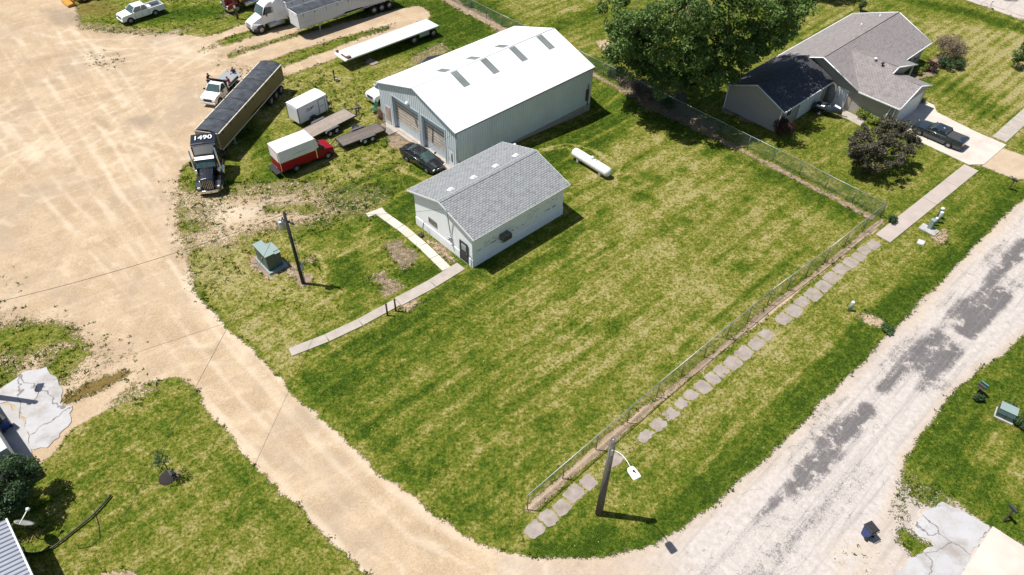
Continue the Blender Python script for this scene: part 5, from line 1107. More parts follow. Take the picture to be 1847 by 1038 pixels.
# ------------------------------------------------------------------ tractors and semi trailers
def text_mesh(name, s, size, material, parent, M4, ext=.006):
    cu = bpy.data.curves.new(name, 'FONT'); cu.body = s; cu.size = size; cu.extrude = ext; cu.align_x = 'CENTER'; cu.align_y = 'CENTER'; cu.offset = size * .011
    o = bpy.data.objects.new(name + '_t', cu); COL.objects.link(o); dg = bpy.context.evaluated_depsgraph_get()
    me = bpy.data.meshes.new_from_object(o.evaluated_get(dg)); bpy.data.objects.remove(o)
    me.transform(M4); me.materials.clear(); me.materials.append(material)
    r = bpy.data.objects.new(name, me); COL.objects.link(r); r.parent = parent; return r
def tractor(label, loc, rz, paint, style, group='highway tractor units'):
    """origin under the steer axle, nose along +x"""
    T = thing('semi_tractor', label, 'truck', loc, rz, group)
    long_ = style != 'aero'; r = .51
    if long_:
        hood = [(-.0, .75), (1.0, .7), (1.18, .95), (1.2, 1.75), (1.05, 1.86), (-.55, 2.05), (-.55, 1.0)]
        MB().profile([(-.55, 1.0), (-.5, .9), (1.15, .9), (1.2, 1.1), (1.2, 1.72), (1.06, 1.85), (-.55, 2.08)], .62, (-1, -.85, -.4, 0, .4, .85, 1), lambda x, y, z: (x, y * (1 - .13 * max(0, x) / 1.2) * (1 if z < 1.7 or x > 1 else .96), z + .08 * (1 - (y / .62) ** 2) * (z > 1.5))).build('hood', M[paint], T, .05, 3)
        for sg in (-1, 1):
            fe = [(1.18, .62), (1.22, .8), (1.1, 1.12), (.6, 1.26), (-.2, 1.2), (-.62, .85), (-.62, .7)] + [(r * 1.15 * math.cos(a) * 1.0, .5 + r * 1.2 * math.sin(a)) for a in [PI - .3 - (PI - .6) * i / 8 for i in range(9)]]
            MB().profile(fe, .26, (-1, 0, 1), lambda x, y, z, sg=sg: (x, sg * (.86 if x < .8 else .86 - .1 * (x - .8)) + y * (1 if z > .8 else .9), z)).build('fender', M[paint], T, .04)
            MB().box((1.12, sg * .86, .98), (.2, .28, .2), rz=-sg * .3).build('headlight', M['lamp'], T, .04)
            MB().tube((-.95, sg * 1.12, .9), (-.95, sg * 1.12, 3.75), .075, n=10).lathe([(.11, 0), (.11, 1.1)], (-.95, sg * 1.12, 1.5), n=12).build('exhaust_stack', M['chrome'], T)
            MB().lathe([(0, 0), (.19, .03), (.19, .62), (0, .65)], (-.72, sg * .95, 1.15), n=14).build('air_cleaner', M['chrome'], T)
    else:
        MB().profile([(-.6, .9), (-.5, .78), (-.5, .72)] + list(reversed(arch(0, r, .72))) + [(.62, .55), (1.02, .5), (1.12, .8), (1.05, 1.3), (.85, 1.52), (-.35, 2.0), (-.6, 2.05)], 1.02, (-1, -.92, -.6, 0, .6, .92, 1),
                     lambda x, y, z: (x, y * (1 - .22 * max(0, x + .2) ** 2 / 1.7) * (1 if z < 1.35 else .80), z + .06 * (1 - y * y) - .12 * (abs(y) > .9) * (z > 1.2))).build('hood', M[paint], T, .06, 3)
        for sg in (-1, 1): MB().box((.98, sg * .76, 1.02), (.2, .32, .22), rz=-sg * .5).build('headlight', M['lamp'], T, .04)
    # cab
    MB().profile([(-2.1, 1.0), (-.55, 1.0), (-.55, 2.1), (-2.1, 2.15)], 1.02, (-1, -.9, 0, .9, 1), lambda x, y, z: (x, y * (.93 if x > -.7 else 1), z)).build('cab', M[paint], T, .03)
    zr = 2.85 if long_ else 2.95
    cabin(T, (-2.1, -.52), (-2.05, -1.0), 2.1, zr, .97, .86, paint, 'glass', posts=(.12,), roof_t=.1)
    MB().profile([(-.5, 2.12), (-.98, zr - .02), (-.95, zr), (-.46, 2.13)], .86, (-1, -.5, 0, .5, 1), lambda x, y, z: (x + .08 * (1 - y * y), y, z)).build('windscreen', M['glass_c'], T)
    if long_:
        MB().box((-.86, 0, zr + .02), (.34, 1.75, .05), ry=.45).build('sun_visor', M['chrome'], T, .01)
        SL = MB().profile([(-3.75, .95), (-2.1, .95), (-2.1, 3.45), (-2.3, 3.62), (-3.75, 3.72)], 1.12, (-1, -.94, 0, .94, 1), lambda x, y, z: (x, y, z - .05 * (y / 1.12) ** 4)).build('sleeper', M[paint], T, .04)
        MB().profile([(-2.1, 2.9), (-1.15, 2.93), (-1.2, 3.02), (-2.1, 3.4)], .98, (-1, -.85, -.4, 0, .4, .85, 1), lambda x, y, z: (x, y * (1 - .18 * max(0, x + 2.1)), z + .05 * (1 - y * y) * (z > 2.95))).build('roof_fairing', M['black' if style == 'number' else paint], T, .05)
        MB().bb(-2.13, -2.09, -1.1, 1.1, 3.40, 3.47).build('marker_strip', M['chrome'], T)
        if style == 'number':
            text_mesh('fleet_number', '1490', .86, M['white'], SL, Matrix.Translation((-2.98, 0, 3.73)) @ Matrix.Rotation(.069, 4, 'Y') @ Matrix.Rotation(PI / 2, 4, 'Z'))
    else:
        MB().profile([(-4.0, .95), (-2.1, .95), (-2.1, 3.3), (-2.5, 3.55), (-4.0, 3.62)], 1.15, (-1, -.9, 0, .9, 1), lambda x, y, z: (x, y * (1 - .1 * (z > 3.2)), z + .05 * (1 - y * y))).build('sleeper', M[paint], T, .06)
        MB().profile([(-2.15, 2.85), (-1.0, 2.85), (-1.15, 3.1), (-1.6, 3.38), (-2.15, 3.5)], 1.02, (-1, -.85, -.4, 0, .4, .85, 1), lambda x, y, z: (x, y * (1 - .2 * max(0, x + 2.1)) * (1 if z < 3.2 else .9), z + .06 * (1 - y * y))).build('roof_fairing', M[paint], T, .08, 3)
        for sg in (-1, 1): MB().bb(-3.3, -2.6, sg * 1.151, sg * 1.162, 1.3, 1.9).build('locker_door', M['cargo'], T, .01)
    xb = 1.28 if long_ else 1.08
    MB().profile([(xb - .25, .38), (xb, .36), (xb + .04, .7), (xb - .2, .72)], 1.16, (-1, -.9, -.6, 0, .6, .9, 1), lambda x, y, z: (x - .28 * abs(y) ** 4, y, z)).build('front_bumper', M['chrome' if long_ else 'dark'], T, .02)
    gx = 1.215 if long_ else 1.1
    GR = MB().box((gx, 0, 1.28 if long_ else 1.0), (.05, .80 if long_ else 1.0, .95 if long_ else .5), ry=0 if long_ else -.1).build('grille', M['dark' if style == 'number' else 'rim'], T, .04)
    if long_:
        gb = MB()
        for k in range(6): gb.bb(gx + .024, gx + .04, -.41 + k * .156, -.38 + k * .156, .84, 1.72)
        gb.build('grille_bar', M['chrome'], GR)
    MB().bb(-6.6, .9, -.45, -.33, .62, .9).bb(-6.6, .9, .33, .45, .62, .9).bb(-6.6, -6.5, -.45, .45, .62, .9).bb(-4.6, -4.4, -.45, .45, .65, .88).build('chassis', M['black'], T)
    MB().lathe([(0, 0), (.5, 0), (.5, .1), (0, .1)], (-5.6, 0, 1.02), n=16).bb(-6.2, -5.1, -.4, .4, .9, 1.03).build('fifth_wheel', M['black'], T)
    for sg in (-1, 1):
        tk = MB().tube((-3.2, sg * .98, .72), (-1.1, sg * .98, .72), .33, n=18); tk.build('fuel_tank', M['chrome' if long_ else 'steel'], T)
        MB().box((-.95, sg * 1.33, 2.3), (.08, .22, .55)).tube((-.9, sg * 1.0, 2.5), (-.95, sg * 1.32, 2.5), .025).tube((-.9, sg * 1.0, 2.1), (-.95, sg * 1.32, 2.1), .025).build('mirror', M['black'], T, .02)
        wheel(T, 0, sg * 1.02, r, .28, 'rim')
        for x in (-4.95, -6.25): wheel(T, x, sg * 1.1, r, .27, 'rim' if long_ else 'rim_dark', dual=True)
    hs = MB()
    for k in (-.3, 0, .3): hs.path([(-4.05, k, 1.9), (-4.35, k * .8, 1.2), (-4.9, k, 1.15), (-5.2, k * .5, 1.6)], .03, 6)
    hs.build('air_hose', M['black'], T)
    return T
tractor('glossy black long hood semi tractor with sleeper, fleet number on its roof', (-28.55, 55.55, 0), math.radians(-75.0), 'black_gloss', 'number')
h = math.radians(223.5); hd = Vector((math.cos(h), math.sin(h), 0))
tractor('white aerodynamic semi tractor with raised roof sleeper', Vector((-33.45, 87.05, 0)) - hd * 1.2 + Vector((0, 0, 0)), h, 'white_gloss', 'aero')
tractor('maroon semi tractor cut off by the top edge of the photo', Vector((G(405, 26).x, G(405, 26).y, 0)) - hd * .6 + Vector((.45, .95, 0)), h, 'maroon', 'plain')

def hopper(label, front, rz, side, L=13.6, W=1.28, top=3.05, front_mat='cargo', low=.95, group='grain hopper trailers'):
    """grain hopper trailer; origin on the ground under the middle of the nose, tail along -x"""
    T = thing('grain_trailer', label, 'trailer', front, rz, group)
    out = [(0, 1.25), (0, top), (-L, top), (-L, 1.2), (-L + 2.4, 1.15), (-L + 3.3, low + .35), (-L + 4.4, low), (-L + 5.2, low + .5), (-6.6, low + .55), (-6.0, low), (-4.9, low + .35), (-3.9, 1.2)]
    for sg in (-1, 1):
        MB().profile(out, .03, (-1, 1), lambda x, y, z, sg=sg: (x, sg * (W - .03) * (1 if z > 1.1 else .72) + y, z)).build('side_panel', M[side], T)
    MB().bb(-.06, 0, -W + .06, W - .06, 1.25, top + .12).build('front_panel', M[front_mat], T, .01)
    MB().bb(-L, -L + .06, -W + .06, W - .06, 1.2, top + .12).build('tail_panel', M[front_mat], T, .01)
    MB().bb(-L, 0, -W + .06, W - .06, 1.2, 1.25).bb(-L + 3.4, -L + 5.1, -.9, .9, low, low + .1).bb(-6.6, -4.9, -.9, .9, low, low + .1).build('hopper_floor', M['dark'], T)
    ra = MB()
    for sg in (-1, 1): ra.bb(-L, 0, sg * (W + .01) - .04, sg * (W + .01) + .04, top - .02, top + .06).bb(-L, 0, sg * W - .03, sg * W + .03, 1.2, 1.28)
    ra.build('top_rail', M['steel' if side != 'tan' else 'cream'], T)
    MB().bb(-.02, .05, -W, W, top - .02, top + .1).bb(.0, .04, -.7, -.1, top - .28, top - .2).bb(.0, .04, .1, .7, top - .28, top - .2).build('front_cap', M['cream' if side == 'tan' else 'white'], T, .01)
    # rolled tarp: crowned sheet sagging between bows
    nx, ny = 56, 12; tb = MB(); vs = []; fs = []
    for i in range(nx + 1):
        x = -L * i / nx; ph = (i % 8) / 8.0; sag = .06 * math.sin(PI * ph)
        for j in range(ny + 1):
            y = -1 + 2 * j / ny; vs.append((x, y * (W + .03), top + .06 + .24 * (1 - y * y) - sag * (1 - y * y) - (.07 if abs(y) > .99 else 0)))
    for i in range(nx):
        for j in range(ny): a = i * (ny + 1) + j; fs.append((a, a + 1, a + ny + 2, a + ny + 1))
    tb.add(vs, fs, True); TA = tb.build('roll_tarp', M['tarp'], T)
    for i in range(8):
        bw = MB(); x = -L * i / 7
        pts = [(x, y * (W + .035), top + .075 + .245 * (1 - y * y)) for y in [k / 5 for k in range(-5, 6)]]
        bw.path(pts, .02, 6); bw.build('tarp_bow', M['black'], TA)
    st = MB()
    for i in range(9): x = -.8 - (L - 1.4) * i / 8; st.bb(x, x + .05, -W - .03, -W - .005, top - .4, top).bb(x, x + .05, W + .005, W + .03, top - .4, top)
    st.build('tarp_strap', M['black'], T)
    MB().bb(-L, -.4, -.5, -.38, 1.0, 1.2).bb(-L, -.4, .38, .5, 1.0, 1.2).bb(-1.3, -1.2, -.5, .5, 1.02, 1.18).build('frame', M['black'], T)
    for sg in (-1, 1):
        MB().bb(-2.95, -2.8, sg * .78 - .07, sg * .78 + .07, .12, 1.15).box((-2.87, sg * .78, .06), (.3, .3, .08)).tube((-2.9, sg * .78, .5), (-3.6, sg * .5, 1.1), .035).build('landing_leg', M['steel'], T)
        for x in (-L + 3.4, -L + 2.2, -L + 1.0): wheel(T, x, sg * 1.1, .5, .27, 'rim', dual=True)
    MB().bb(-L - .1, -L, -1.1, 1.1, .55, .68).bb(-L - .1, -L, -.6, -.5, .6, 1.2).bb(-L - .1, -L, .5, .6, .6, 1.2).build('rear_bumper', M['steel'], T)
    return T
hopper('long grain trailer with tan sides and black roll tarp behind the black tractor', (-29.75, 60.35, 0), math.radians(78.6) + PI, 'tan', L=14.0, W=1.25, top=3.0, front_mat='tan_l')
hopper('white sided grain trailer with black roll tarp standing on its landing legs', (-27.45, 86.75, 0), math.radians(223.1), 'white_side', L=14.2, W=1.12, top=3.0)
q = G(504, 3, 3.0)
hopper('white grain trailer coupled behind the white aerodynamic tractor', (q.x + .15, q.y + .3, 0), math.radians(223.1), 'white_side', L=14.2, W=1.15, top=3.0)

def flatbed():
    h = math.radians(223.3)
    a = G(600, 95, 1.3); b = G(624, 110, 1.3); c = (a + b) / 2
    T = thing('flatbed_trailer', 'long bare aluminium flatbed trailer standing on the grass', 'trailer', (c.x, c.y, 0), h)
    L = 13.7; W = 1.25
    MB().bb(-L, -.25, -W, W, 1.18, 1.3).build('deck', M['alu'], T, .01)
    MB().bb(-.25, 0, -W, W, 1.1, 1.26).build('nose_plate', M['white'], T, .02)
    rr = MB()
    for sg in (-1, 1): rr.bb(-L, 0, sg * (W + .03) - .015, sg * (W + .03) + .015, 1.16, 1.28)
    for i in range(34): rr.bb(-.6 - i * .39, -.54 - i * .39, -W - .03, -W - .0, 1.08, 1.17)
    rr.build('side_rail', M['steel'], T)
    MB().bb(-L + .1, -.4, -.55, -.42, .78, 1.17).bb(-L + .1, -.4, .42, .55, .78, 1.17).bb(-6, -5.9, -.5, .5, .9, 1.1).build('beam', M['steel'], T)
    MB().bb(-.55, -.3, -W + .1, -W + .3, 1.3, 1.55).bb(-.9, -.4, W - .5, W - .1, 1.3, 1.48).bb(-.5, -.35, -.2, .9, 1.3, 1.42).build('chain_rack', M['rust'], T)
    for sg in (-1, 1):
        MB().bb(-2.9, -2.76, sg * .8 - .07, sg * .8 + .07, .1, 1.15).box((-2.83, sg * .8, .05), (.3, .3, .08)).tube((-2.9, sg * .8, .5), (-3.5, sg * .5, 1.0), .03).build('landing_leg', M['black'], T)
        for x in (-L + .75, -L + 3.75): wheel(T, x, sg * 1.02, .5, .27, 'rim', dual=True)
        MB().bb(-L + 1.5, -L + 3.0, sg * 1.15 - .05, sg * 1.15 + .05, .62, 1.12).build('tool_box', M['green_l'], T, .01)
    MB().bb(-L - .02, -L, -W, W, .95, 1.2).build('tail_panel', M['black'], T)
flatbed()
def plank_pad(name, pts):
    o = MB().prism([(G(*p).x, G(*p).y) for p in pts], 0, .06).build(name, M['wood'], None); return o
tag(plank_pad('timber_pad', [(655, 112), (668, 106), (684, 114), (672, 119)]), 'flat timber pad lying under the flatbed landing leg', 'timber pad')

def cargo_trailer():
    T = thing('cargo_trailer', 'white enclosed cargo trailer with a side door and a small dark emblem', 'trailer', (-21.95, 68.15, 0), math.radians(51))
    L, W, z0, z1 = 3.8, .92, .45, 2.35
    MB().bb(-L / 2, L / 2, -W, W, z0, z1 - .08).build('body', M['cargo'], T, .02)
    MB().profile([(-L / 2 - .02, z1 - .09), (L / 2 + .02, z1 - .09), (L / 2 + .02, z1 - .02), (-L / 2 - .02, z1 - .02)], W + .02, (-1, -.85, -.4, 0, .4, .85, 1), lambda x, y, z: (x, y, z + (.1 * (1 - y * y) if z > z1 - .05 else 0))).build('roof', M['white'], T, .02)
    t = MB()
    for x in (-L / 2, L / 2):
        for y in (-W, W): t.bb(x - .03, x + .03, y - .03, y + .03, z0, z1 - .1)
    t.bb(-L / 2, L / 2, -W - .025, -W - .002, z0 - .02, z0 + .05); t.build('corner_trim', M['dark'], T)
    D = MB().bb(.75, 1.55, -W - .02, -W - .002, .58, 2.1).build('side_door', M['cargo'], T)
    MB().bb(.7, .75, -W - .025, -W - .002, .55, 2.13).bb(1.55, 1.6, -W - .025, -W - .002, .55, 2.13).bb(.75, 1.55, -W - .025, -W - .002, 2.1, 2.14).bb(.78, 1.5, -W - .03, -W - .021, 1.33, 1.37).build('door_trim', M['dark'], D)
    e = MB(); rr = random.Random(2)
    for i in range(9): e.box((-.4 + rr.uniform(-.4, .4), -W - .006, 1.62 + rr.uniform(-.13, .13)), (rr.uniform(.15, .5), .006, rr.uniform(.03, .09)), ry=rr.uniform(-.3, .1))
    e.build('side_emblem', M['dark'], T)
    for sg in (-1, 1):
        wheel(T, -.25, sg * (W + .14), .34, .22, 'rim'); MB().profile([(-.7, .45), (-.62, .72), (-.4, .82), (-.1, .82), (.12, .72), (.2, .45), (.14, .45), (.08, .68), (-.12, .77), (-.38, .77), (-.57, .68), (-.64, .45)], .13, (-1, 1), lambda x, y, z, sg=sg: (x, sg * (W + .14) + y, z)).build('mudguard', M['dark'], T)
    MB().bb(-L / 2 - .03, -L / 2 - .002, -W + .08, -.01, .55, 2.2).bb(-L / 2 - .03, -L / 2 - .002, .01, W - .08, .55, 2.2).build('rear_door', M['white'], T)
    MB().tube((L / 2, -.6, .48), (L / 2 + 1.2, 0, .48), .05, n=6).tube((L / 2, .6, .48), (L / 2 + 1.2, 0, .48), .05, n=6).tube((L / 2 + 1.1, 0, .1), (L / 2 + 1.1, 0, .85), .04).bb(L / 2 + .5, L / 2 + .8, -.2, .2, .5, .8).build('tongue', M['black'], T)
    MB().box((-.6, -W - .62, .32), (1.3, .35, .1), rz=.15)
cargo_trailer()

def deck_trailer(label, c, rz, L, W, zd, woodm, ramp=False):
    T = thing('deck_trailer', label, 'trailer', c, rz, 'open wooden deck trailers')
    MB().bb(-L / 2, L / 2, -W, W, zd - .05, zd).build('wood_deck', M[woodm], T)
    f = MB().bb(-L / 2 - .03, L / 2 + .03, -W - .05, -W, zd - .16, zd + .01).bb(-L / 2 - .03, L / 2 + .03, W, W + .05, zd - .16, zd + .01).bb(-L / 2 - .08, -L / 2 - .03, -W - .05, W + .05, zd - .16, zd + .0).bb(L / 2 + .03, L / 2 + .08, -W - .05, W + .05, zd - .16, zd + .0)
    for x in (-L / 3, 0, L / 3): f.bb(x - .04, x + .04, -W, W, zd - .16, zd - .055)
    f.build('frame', M['black'], T)
    for sg in (-1, 1):
        for x in (-.75, .1): wheel(T, x, sg * (W + .2), .34, .21, 'rim_white')
        zf = zd + (.05 if zd < .7 else -.02)
        MB().profile([(-1.25, zf - .22), (-1.1, zf), (.4, zf), (.6, zf - .22), (.55, zf - .25), (.36, zf - .04), (-1.06, zf - .04), (-1.2, zf - .25)], .14, (-1, 1), lambda x, y, z, sg=sg: (x, sg * (W + .2) + y, z + .07)).build('mudguard', M['rim_dark'], T)
    tg = MB().tube((L / 2, -.8, zd - .1), (L / 2 + 1.3, 0, zd - .12), .05, n=6).tube((L / 2, .8, zd - .1), (L / 2 + 1.3, 0, zd - .12), .05, n=6).tube((L / 2 + 1.15, 0, .08), (L / 2 + 1.15, 0, zd + .4), .045, n=8)
    tg.bb(L / 2 + 1.2, L / 2 + 1.5, -.08, .08, zd - .18, zd - .06); tg.build('tongue', M['black'], T)
    if ramp:
        R = MB(); xr = -L / 2 - .1; hh = 1.75
        for k in range(8): y = -W + k * 2 * W / 7; R.tube((xr, y, zd), (xr - .12, y, zd + hh), .025, n=6)
        for z in (.05, .6, 1.15, 1.7): R.tube((xr - .007 - .07 * z, -W, zd + z), (xr - .007 - .07 * z, W, zd + z), .03, n=6)
        R.build('ramp_gate', M['rust'], T)
        MB().lathe([(.2, -.1), (.33, -.1), (.34, 0), (.33, .1), (.2, .1), (.2, -.1)], (-.2, -W - .6, .35), 'X') if False else None
    else:
        R = MB(); rr = random.Random(4)
        for k in range(9): R.tube((L / 2 + rr.uniform(.1, 1.4), rr.uniform(-.9, .9), zd - .2 + rr.uniform(0, .4)), (L / 2 + rr.uniform(.1, 1.6), rr.uniform(-.9, .9), zd + rr.uniform(0, .5)), .03, n=6)
        R.tube((L / 2 + .15, -.9, zd), (L / 2 + .15, -.9, zd + .6), .05).tube((L / 2 + .15, .9, zd), (L / 2 + .15, .9, zd + .6), .05); R.build('folded_ramp', M['black'], T)
    return T
deck_trailer('open deck trailer with pale wooden boards behind the box van', (-19.5, 66.05, 0), math.radians(49.3), 5.8, .97, .76, 'wood')
deck_trailer('open deck trailer with grey boards and upright rusty ramp gate by the shed', (-15.87, 64.32, 0), math.radians(218.8), 4.8, .83, .62, 'wood_d', True)
T = thing('spare_tyre', 'spare tyre lying on its side on the grass by the grey boards trailer', 'tyre', (G(641, 231).x, G(641, 231).y, 0), .3)
MB().lathe([(.2, 0), (.36, 0), (.38, .1), (.36, .22), (.2, .22), (.2, 0)], (0, 0, 0), n=18).build('tyre', M['rubber'], T); MB().lathe([(0, .06), (.2, .06), (.2, .12), (0, .12)], n=14).build('rim', M['rim_dark'], T)

def excavator():
    c = G(172, -6); T = thing('backhoe_loader', 'dirty yellow digger cut off by the top edge of the photo', 'digger', (c.x, c.y, 0), math.radians(45))
    MB().bb(-2.6, .9, -.55, .55, .7, 1.5).build('body', M['yellow'], T, .08); MB().bb(-.9, .5, -.7, .7, 1.5, 2.6).build('cab', M['glass'], T, .05); MB().bb(-1.0, .6, -.78, .78, 2.6, 2.72).build('cab_roof', M['yellow'], T, .04)
    B = MB().profile([(-4.0, .1), (-3.1, .08), (-2.95, .35), (-3.2, .95), (-3.35, .92), (-3.2, .4), (-3.9, .3)], 1.15, (-1, 1)).build('bucket', M['yellow'], T, .02)
    for sg in (-1, 1): MB().box((-2.3, sg * .7, .75), (1.8, .14, .2), ry=-.35).build('loader_arm', M['yellow'], T, .02)
    for sg in (-1, 1): wheel(T, -1.7, sg * .85, .45, .32, 'yellow'); wheel(T, .6, sg * .9, .7, .42, 'yellow')
    MB().box((1.7, .2, 1.5), (.25, .25, 1.9), ry=.5).box((2.5, .2, 1.3), (.2, .2, 1.7), ry=-.5).build('digger_arm', M['yellow'], T, .02)
excavator()
c = G(676, 203); T = thing('lawn_chair', 'dark green plastic chair by the left corner of the metal shed', 'chair', (c.x, c.y, 0), GA + PI)
MB().bb(-.3, .3, -.3, .3, .38, .44).build('seat', M['green_p'], T, .02); MB().box((-.3, 0, .8), (.06, .6, .8), ry=-.2).build('backrest', M['green_p'], T, .02)
for x in (-.26, .26):
    for y in (-.26, .26): MB().tube((x, y, 0), (x, y, .4), .03).build('leg', M['green_p'], T)
c = G(688, 214); T = thing('rusty_barrel', 'rusty barrel of scrap wood at the left corner of the metal shed', 'barrel', (c.x, c.y, 0))
MB().lathe([(0, 0), (.28, 0), (.3, .3), (.29, .6), (.28, .88), (.25, .88), (.25, .5), (0, .5)], n=18).build('drum', M['rust'], T); w_ = MB()
for k in range(7): w_.box((random.uniform(-.15, .15), random.uniform(-.15, .15), .85), (.08, .05, .9), rx=random.uniform(-.4, .4), ry=random.uniform(-.4, .4))
w_.build('scrap_wood', M['wood'], T)
c = G(429, 34); T = thing('wooden_pole', 'brown wooden pole standing in front of the maroon tractor, cut by the top edge', 'pole', (c.x, c.y, 0))
MB().tube((0, 0, -.1), (-.1, 0, 8.6), .15, .11, n=12).build('pole', mat('brown_pole', (.16, .095, .055), .9, 0, .3, 8), T); MB().box((0, -.17, 1.6), (.25, .03, .35)).build('tag_plate', M['white'], T)
c = G(778, 108); T = thing('black_tarp_heap', 'low black tarp heap on the bare ground behind the shed roof', 'tarp heap', (c.x, c.y, 0), GA)
MB().loft([[(-1.6, -.3, 0), (-1.6, .3, 0), (-1.5, .1, .15)], [(-.6, -.6, 0), (-.6, .6, 0), (-.6, .1, .5)], [(.5, -.5, 0), (.5, .6, 0), (.5, 0, .38)], [(1.7, -.2, 0), (1.7, .2, 0), (1.6, 0, .2)]]).build('tarp', M['tarp'], T, .05)
def watercraft_trailer():
    c = G(1488, 206); T = thing('watercraft_trailer', 'covered personal watercraft on a small trailer beside the charcoal roofed garage', 'watercraft', (c.x, c.y, 0), math.radians(-30))
    MB().bb(-1.5, 1.3, -.45, -.38, .32, .4).bb(-1.5, 1.3, .38, .45, .32, .4).bb(-1.5, -1.4, -.45, .45, .32, .4).tube((1.3, 0, .36), (2.3, 0, .38), .04).bb(-.6, -.5, -.6, .6, .3, .38).build('trailer_frame', M['black'], T)
    for sg in (-1, 1): wheel(T, -.55, sg * .68, .27, .18, 'rim_white')
    def hull(u, w, z): return [(u, 0, .42), (u, -w, .62), (u, -w * 1.05, .8), (u, -w * .6, z), (u, 0, z + .08), (u, w * .6, z), (u, w * 1.05, .8), (u, w, .62)]
    H = MB().loft([hull(-1.45, .42, .95), hull(-.9, .52, 1.02), hull(-.2, .55, 1.12), hull(.3, .55, 1.3), hull(.8, .45, 1.12), hull(1.35, .24, .92), hull(1.65, .05, .84)], True, True); H.build('hull', M['navy_gloss'], T)
    MB().loft([[(-1.2, -.2, 1.05), (-1.2, .2, 1.05), (-1.2, .14, 1.22), (-1.2, -.14, 1.22)], [(.1, -.24, 1.15), (.1, .24, 1.15), (.1, .16, 1.3), (.1, -.16, 1.3)]]).build('seat', M['black'], T, .04)
    MB().tube((.3, -.4, 1.5), (.3, .4, 1.5), .03).tube((.45, 0, 1.2), (.3, 0, 1.5), .05).build('handlebar', M['black'], T)
    MB().box((1.0, .1, 1.15), (.7, .4, .04), ry=.25).box((-.6, -.42, .98), (.9, .06, .18), rz=.08).box((-.9, .35, 1.08), (.5, .2, .05)).build('white_stripe', M['white'], T, .01)
watercraft_trailer()

def propane():
    a = G(1036, 275, .62); b = G(1098, 313, .62); c = (a + b) / 2; h = math.atan2(b.y - a.y, b.x - a.x)
    T = thing('propane_tank', 'long white propane tank lying in the lawn with a brown ring', 'tank', (c.x, c.y, 0), h)
    L = 5.0; r = .48; k = 8
    prof = [(r * math.sin(PI / 2 * i / k), -L / 2 - .0 + r * .75 * (1 - math.cos(PI / 2 * i / k)) + 0) for i in range(k + 1)]
    prof += [(r * math.cos(PI / 2 * i / k), L / 2 - r * .75 + r * .75 * math.sin(PI / 2 * i / k)) for i in range(k + 1)]
    MB().lathe(prof, (0, 0, .68), 'X', 28).build('tank_shell', M['white'], T)
    MB().lathe([(0, 0), (.2, 0), (.22, .12), (.12, .24), (0, .26)], (0.05, 0, 1.14), n=16).build('valve_dome', M['white'], T)
    MB().tube((.6, 0, 1.1), (.6, 0, 1.25), .05).tube((-.7, 0, 1.1), (-.7, 0, 1.2), .03).build('valve', M['steel'], T)
    for x in (-1.5, 1.5): MB().bb(x - .15, x + .15, -.42, .42, -.02, .32).build('saddle', M['concrete'], T, .02)
    for x in (-.9, .9): MB().lathe([(r + .004, -.02), (r + .008, 0), (r + .004, .02)], (x, 0, .68), 'X', 28).build('weld_seam', M['gutter'], T)
propane()

# ------------------------------------------------------------------ utilities
def transformer():
    a = G(460, 468); b = G(487, 497); h = math.atan2(b.y - a.y, b.x - a.x); c = (a + b) / 2
    n = Vector((-math.sin(h), math.cos(h), 0)); c = c + n * .85
    T = thing('pad_transformer', 'big grey green pad mounted transformer on a concrete base', 'transformer', (c.x, c.y, 0), h)
    MB().bb(-1.3, 1.3, -.85, .85, -.05, .16).build('concrete_base', M['green_l'], T, .02)
    MB().bb(-1.05, 1.02, -.72, .05, .16, 1.72).build('cabinet', M['green_shaded'], T, .02)  # shade on the sides is put into this darker green; lid is paler
    MB().bb(-.62, .95, .051, .62, .16, 1.58).build('tank', M['green_shaded'], T, .02)
    MB().box((-.02, -.34, 1.75), (2.2, .86, .07)).build('lid', M['green_l'], T, .02); MB().box((.05, .36, 1.61), (1.25, .62, .05)).box((.85, .34, 1.56), (.32, .66, .05)).build('rear_lid', M['green_l'], T, .02)
    MB().bb(-.02, 0.0, -.735, -.721, .2, 1.7).build('door_seam', M['dark'], T); MB().bb(.08, .18, -.76, -.722, .9, 1.1).build('door_handle', M['steel'], T)
transformer()
def marker(label, px, h=1.25, mtl='yellow_p', lean=(0, 0)):
    c = G(*px); T = thing('cable_marker', label, 'marker post', (c.x, c.y, 0), 0, 'slim cable marker posts by the transformer')
    MB().tube((0, 0, -.05), (lean[0], lean[1], h), .03, n=8).build('post', M[mtl], T); MB().tube((lean[0] * .8, lean[1] * .8, h * .8), (lean[0], lean[1], h + .03), .045, n=8).build('cap', M['yellow_p'], T)
marker('slim orange marker post left of the green transformer', (452, 474)); marker('slim orange marker post behind the green transformer', (486, 447), 1.0)
marker('dark slim marker rod between the transformer and the pole', (524, 486), 1.6, 'brown_post')

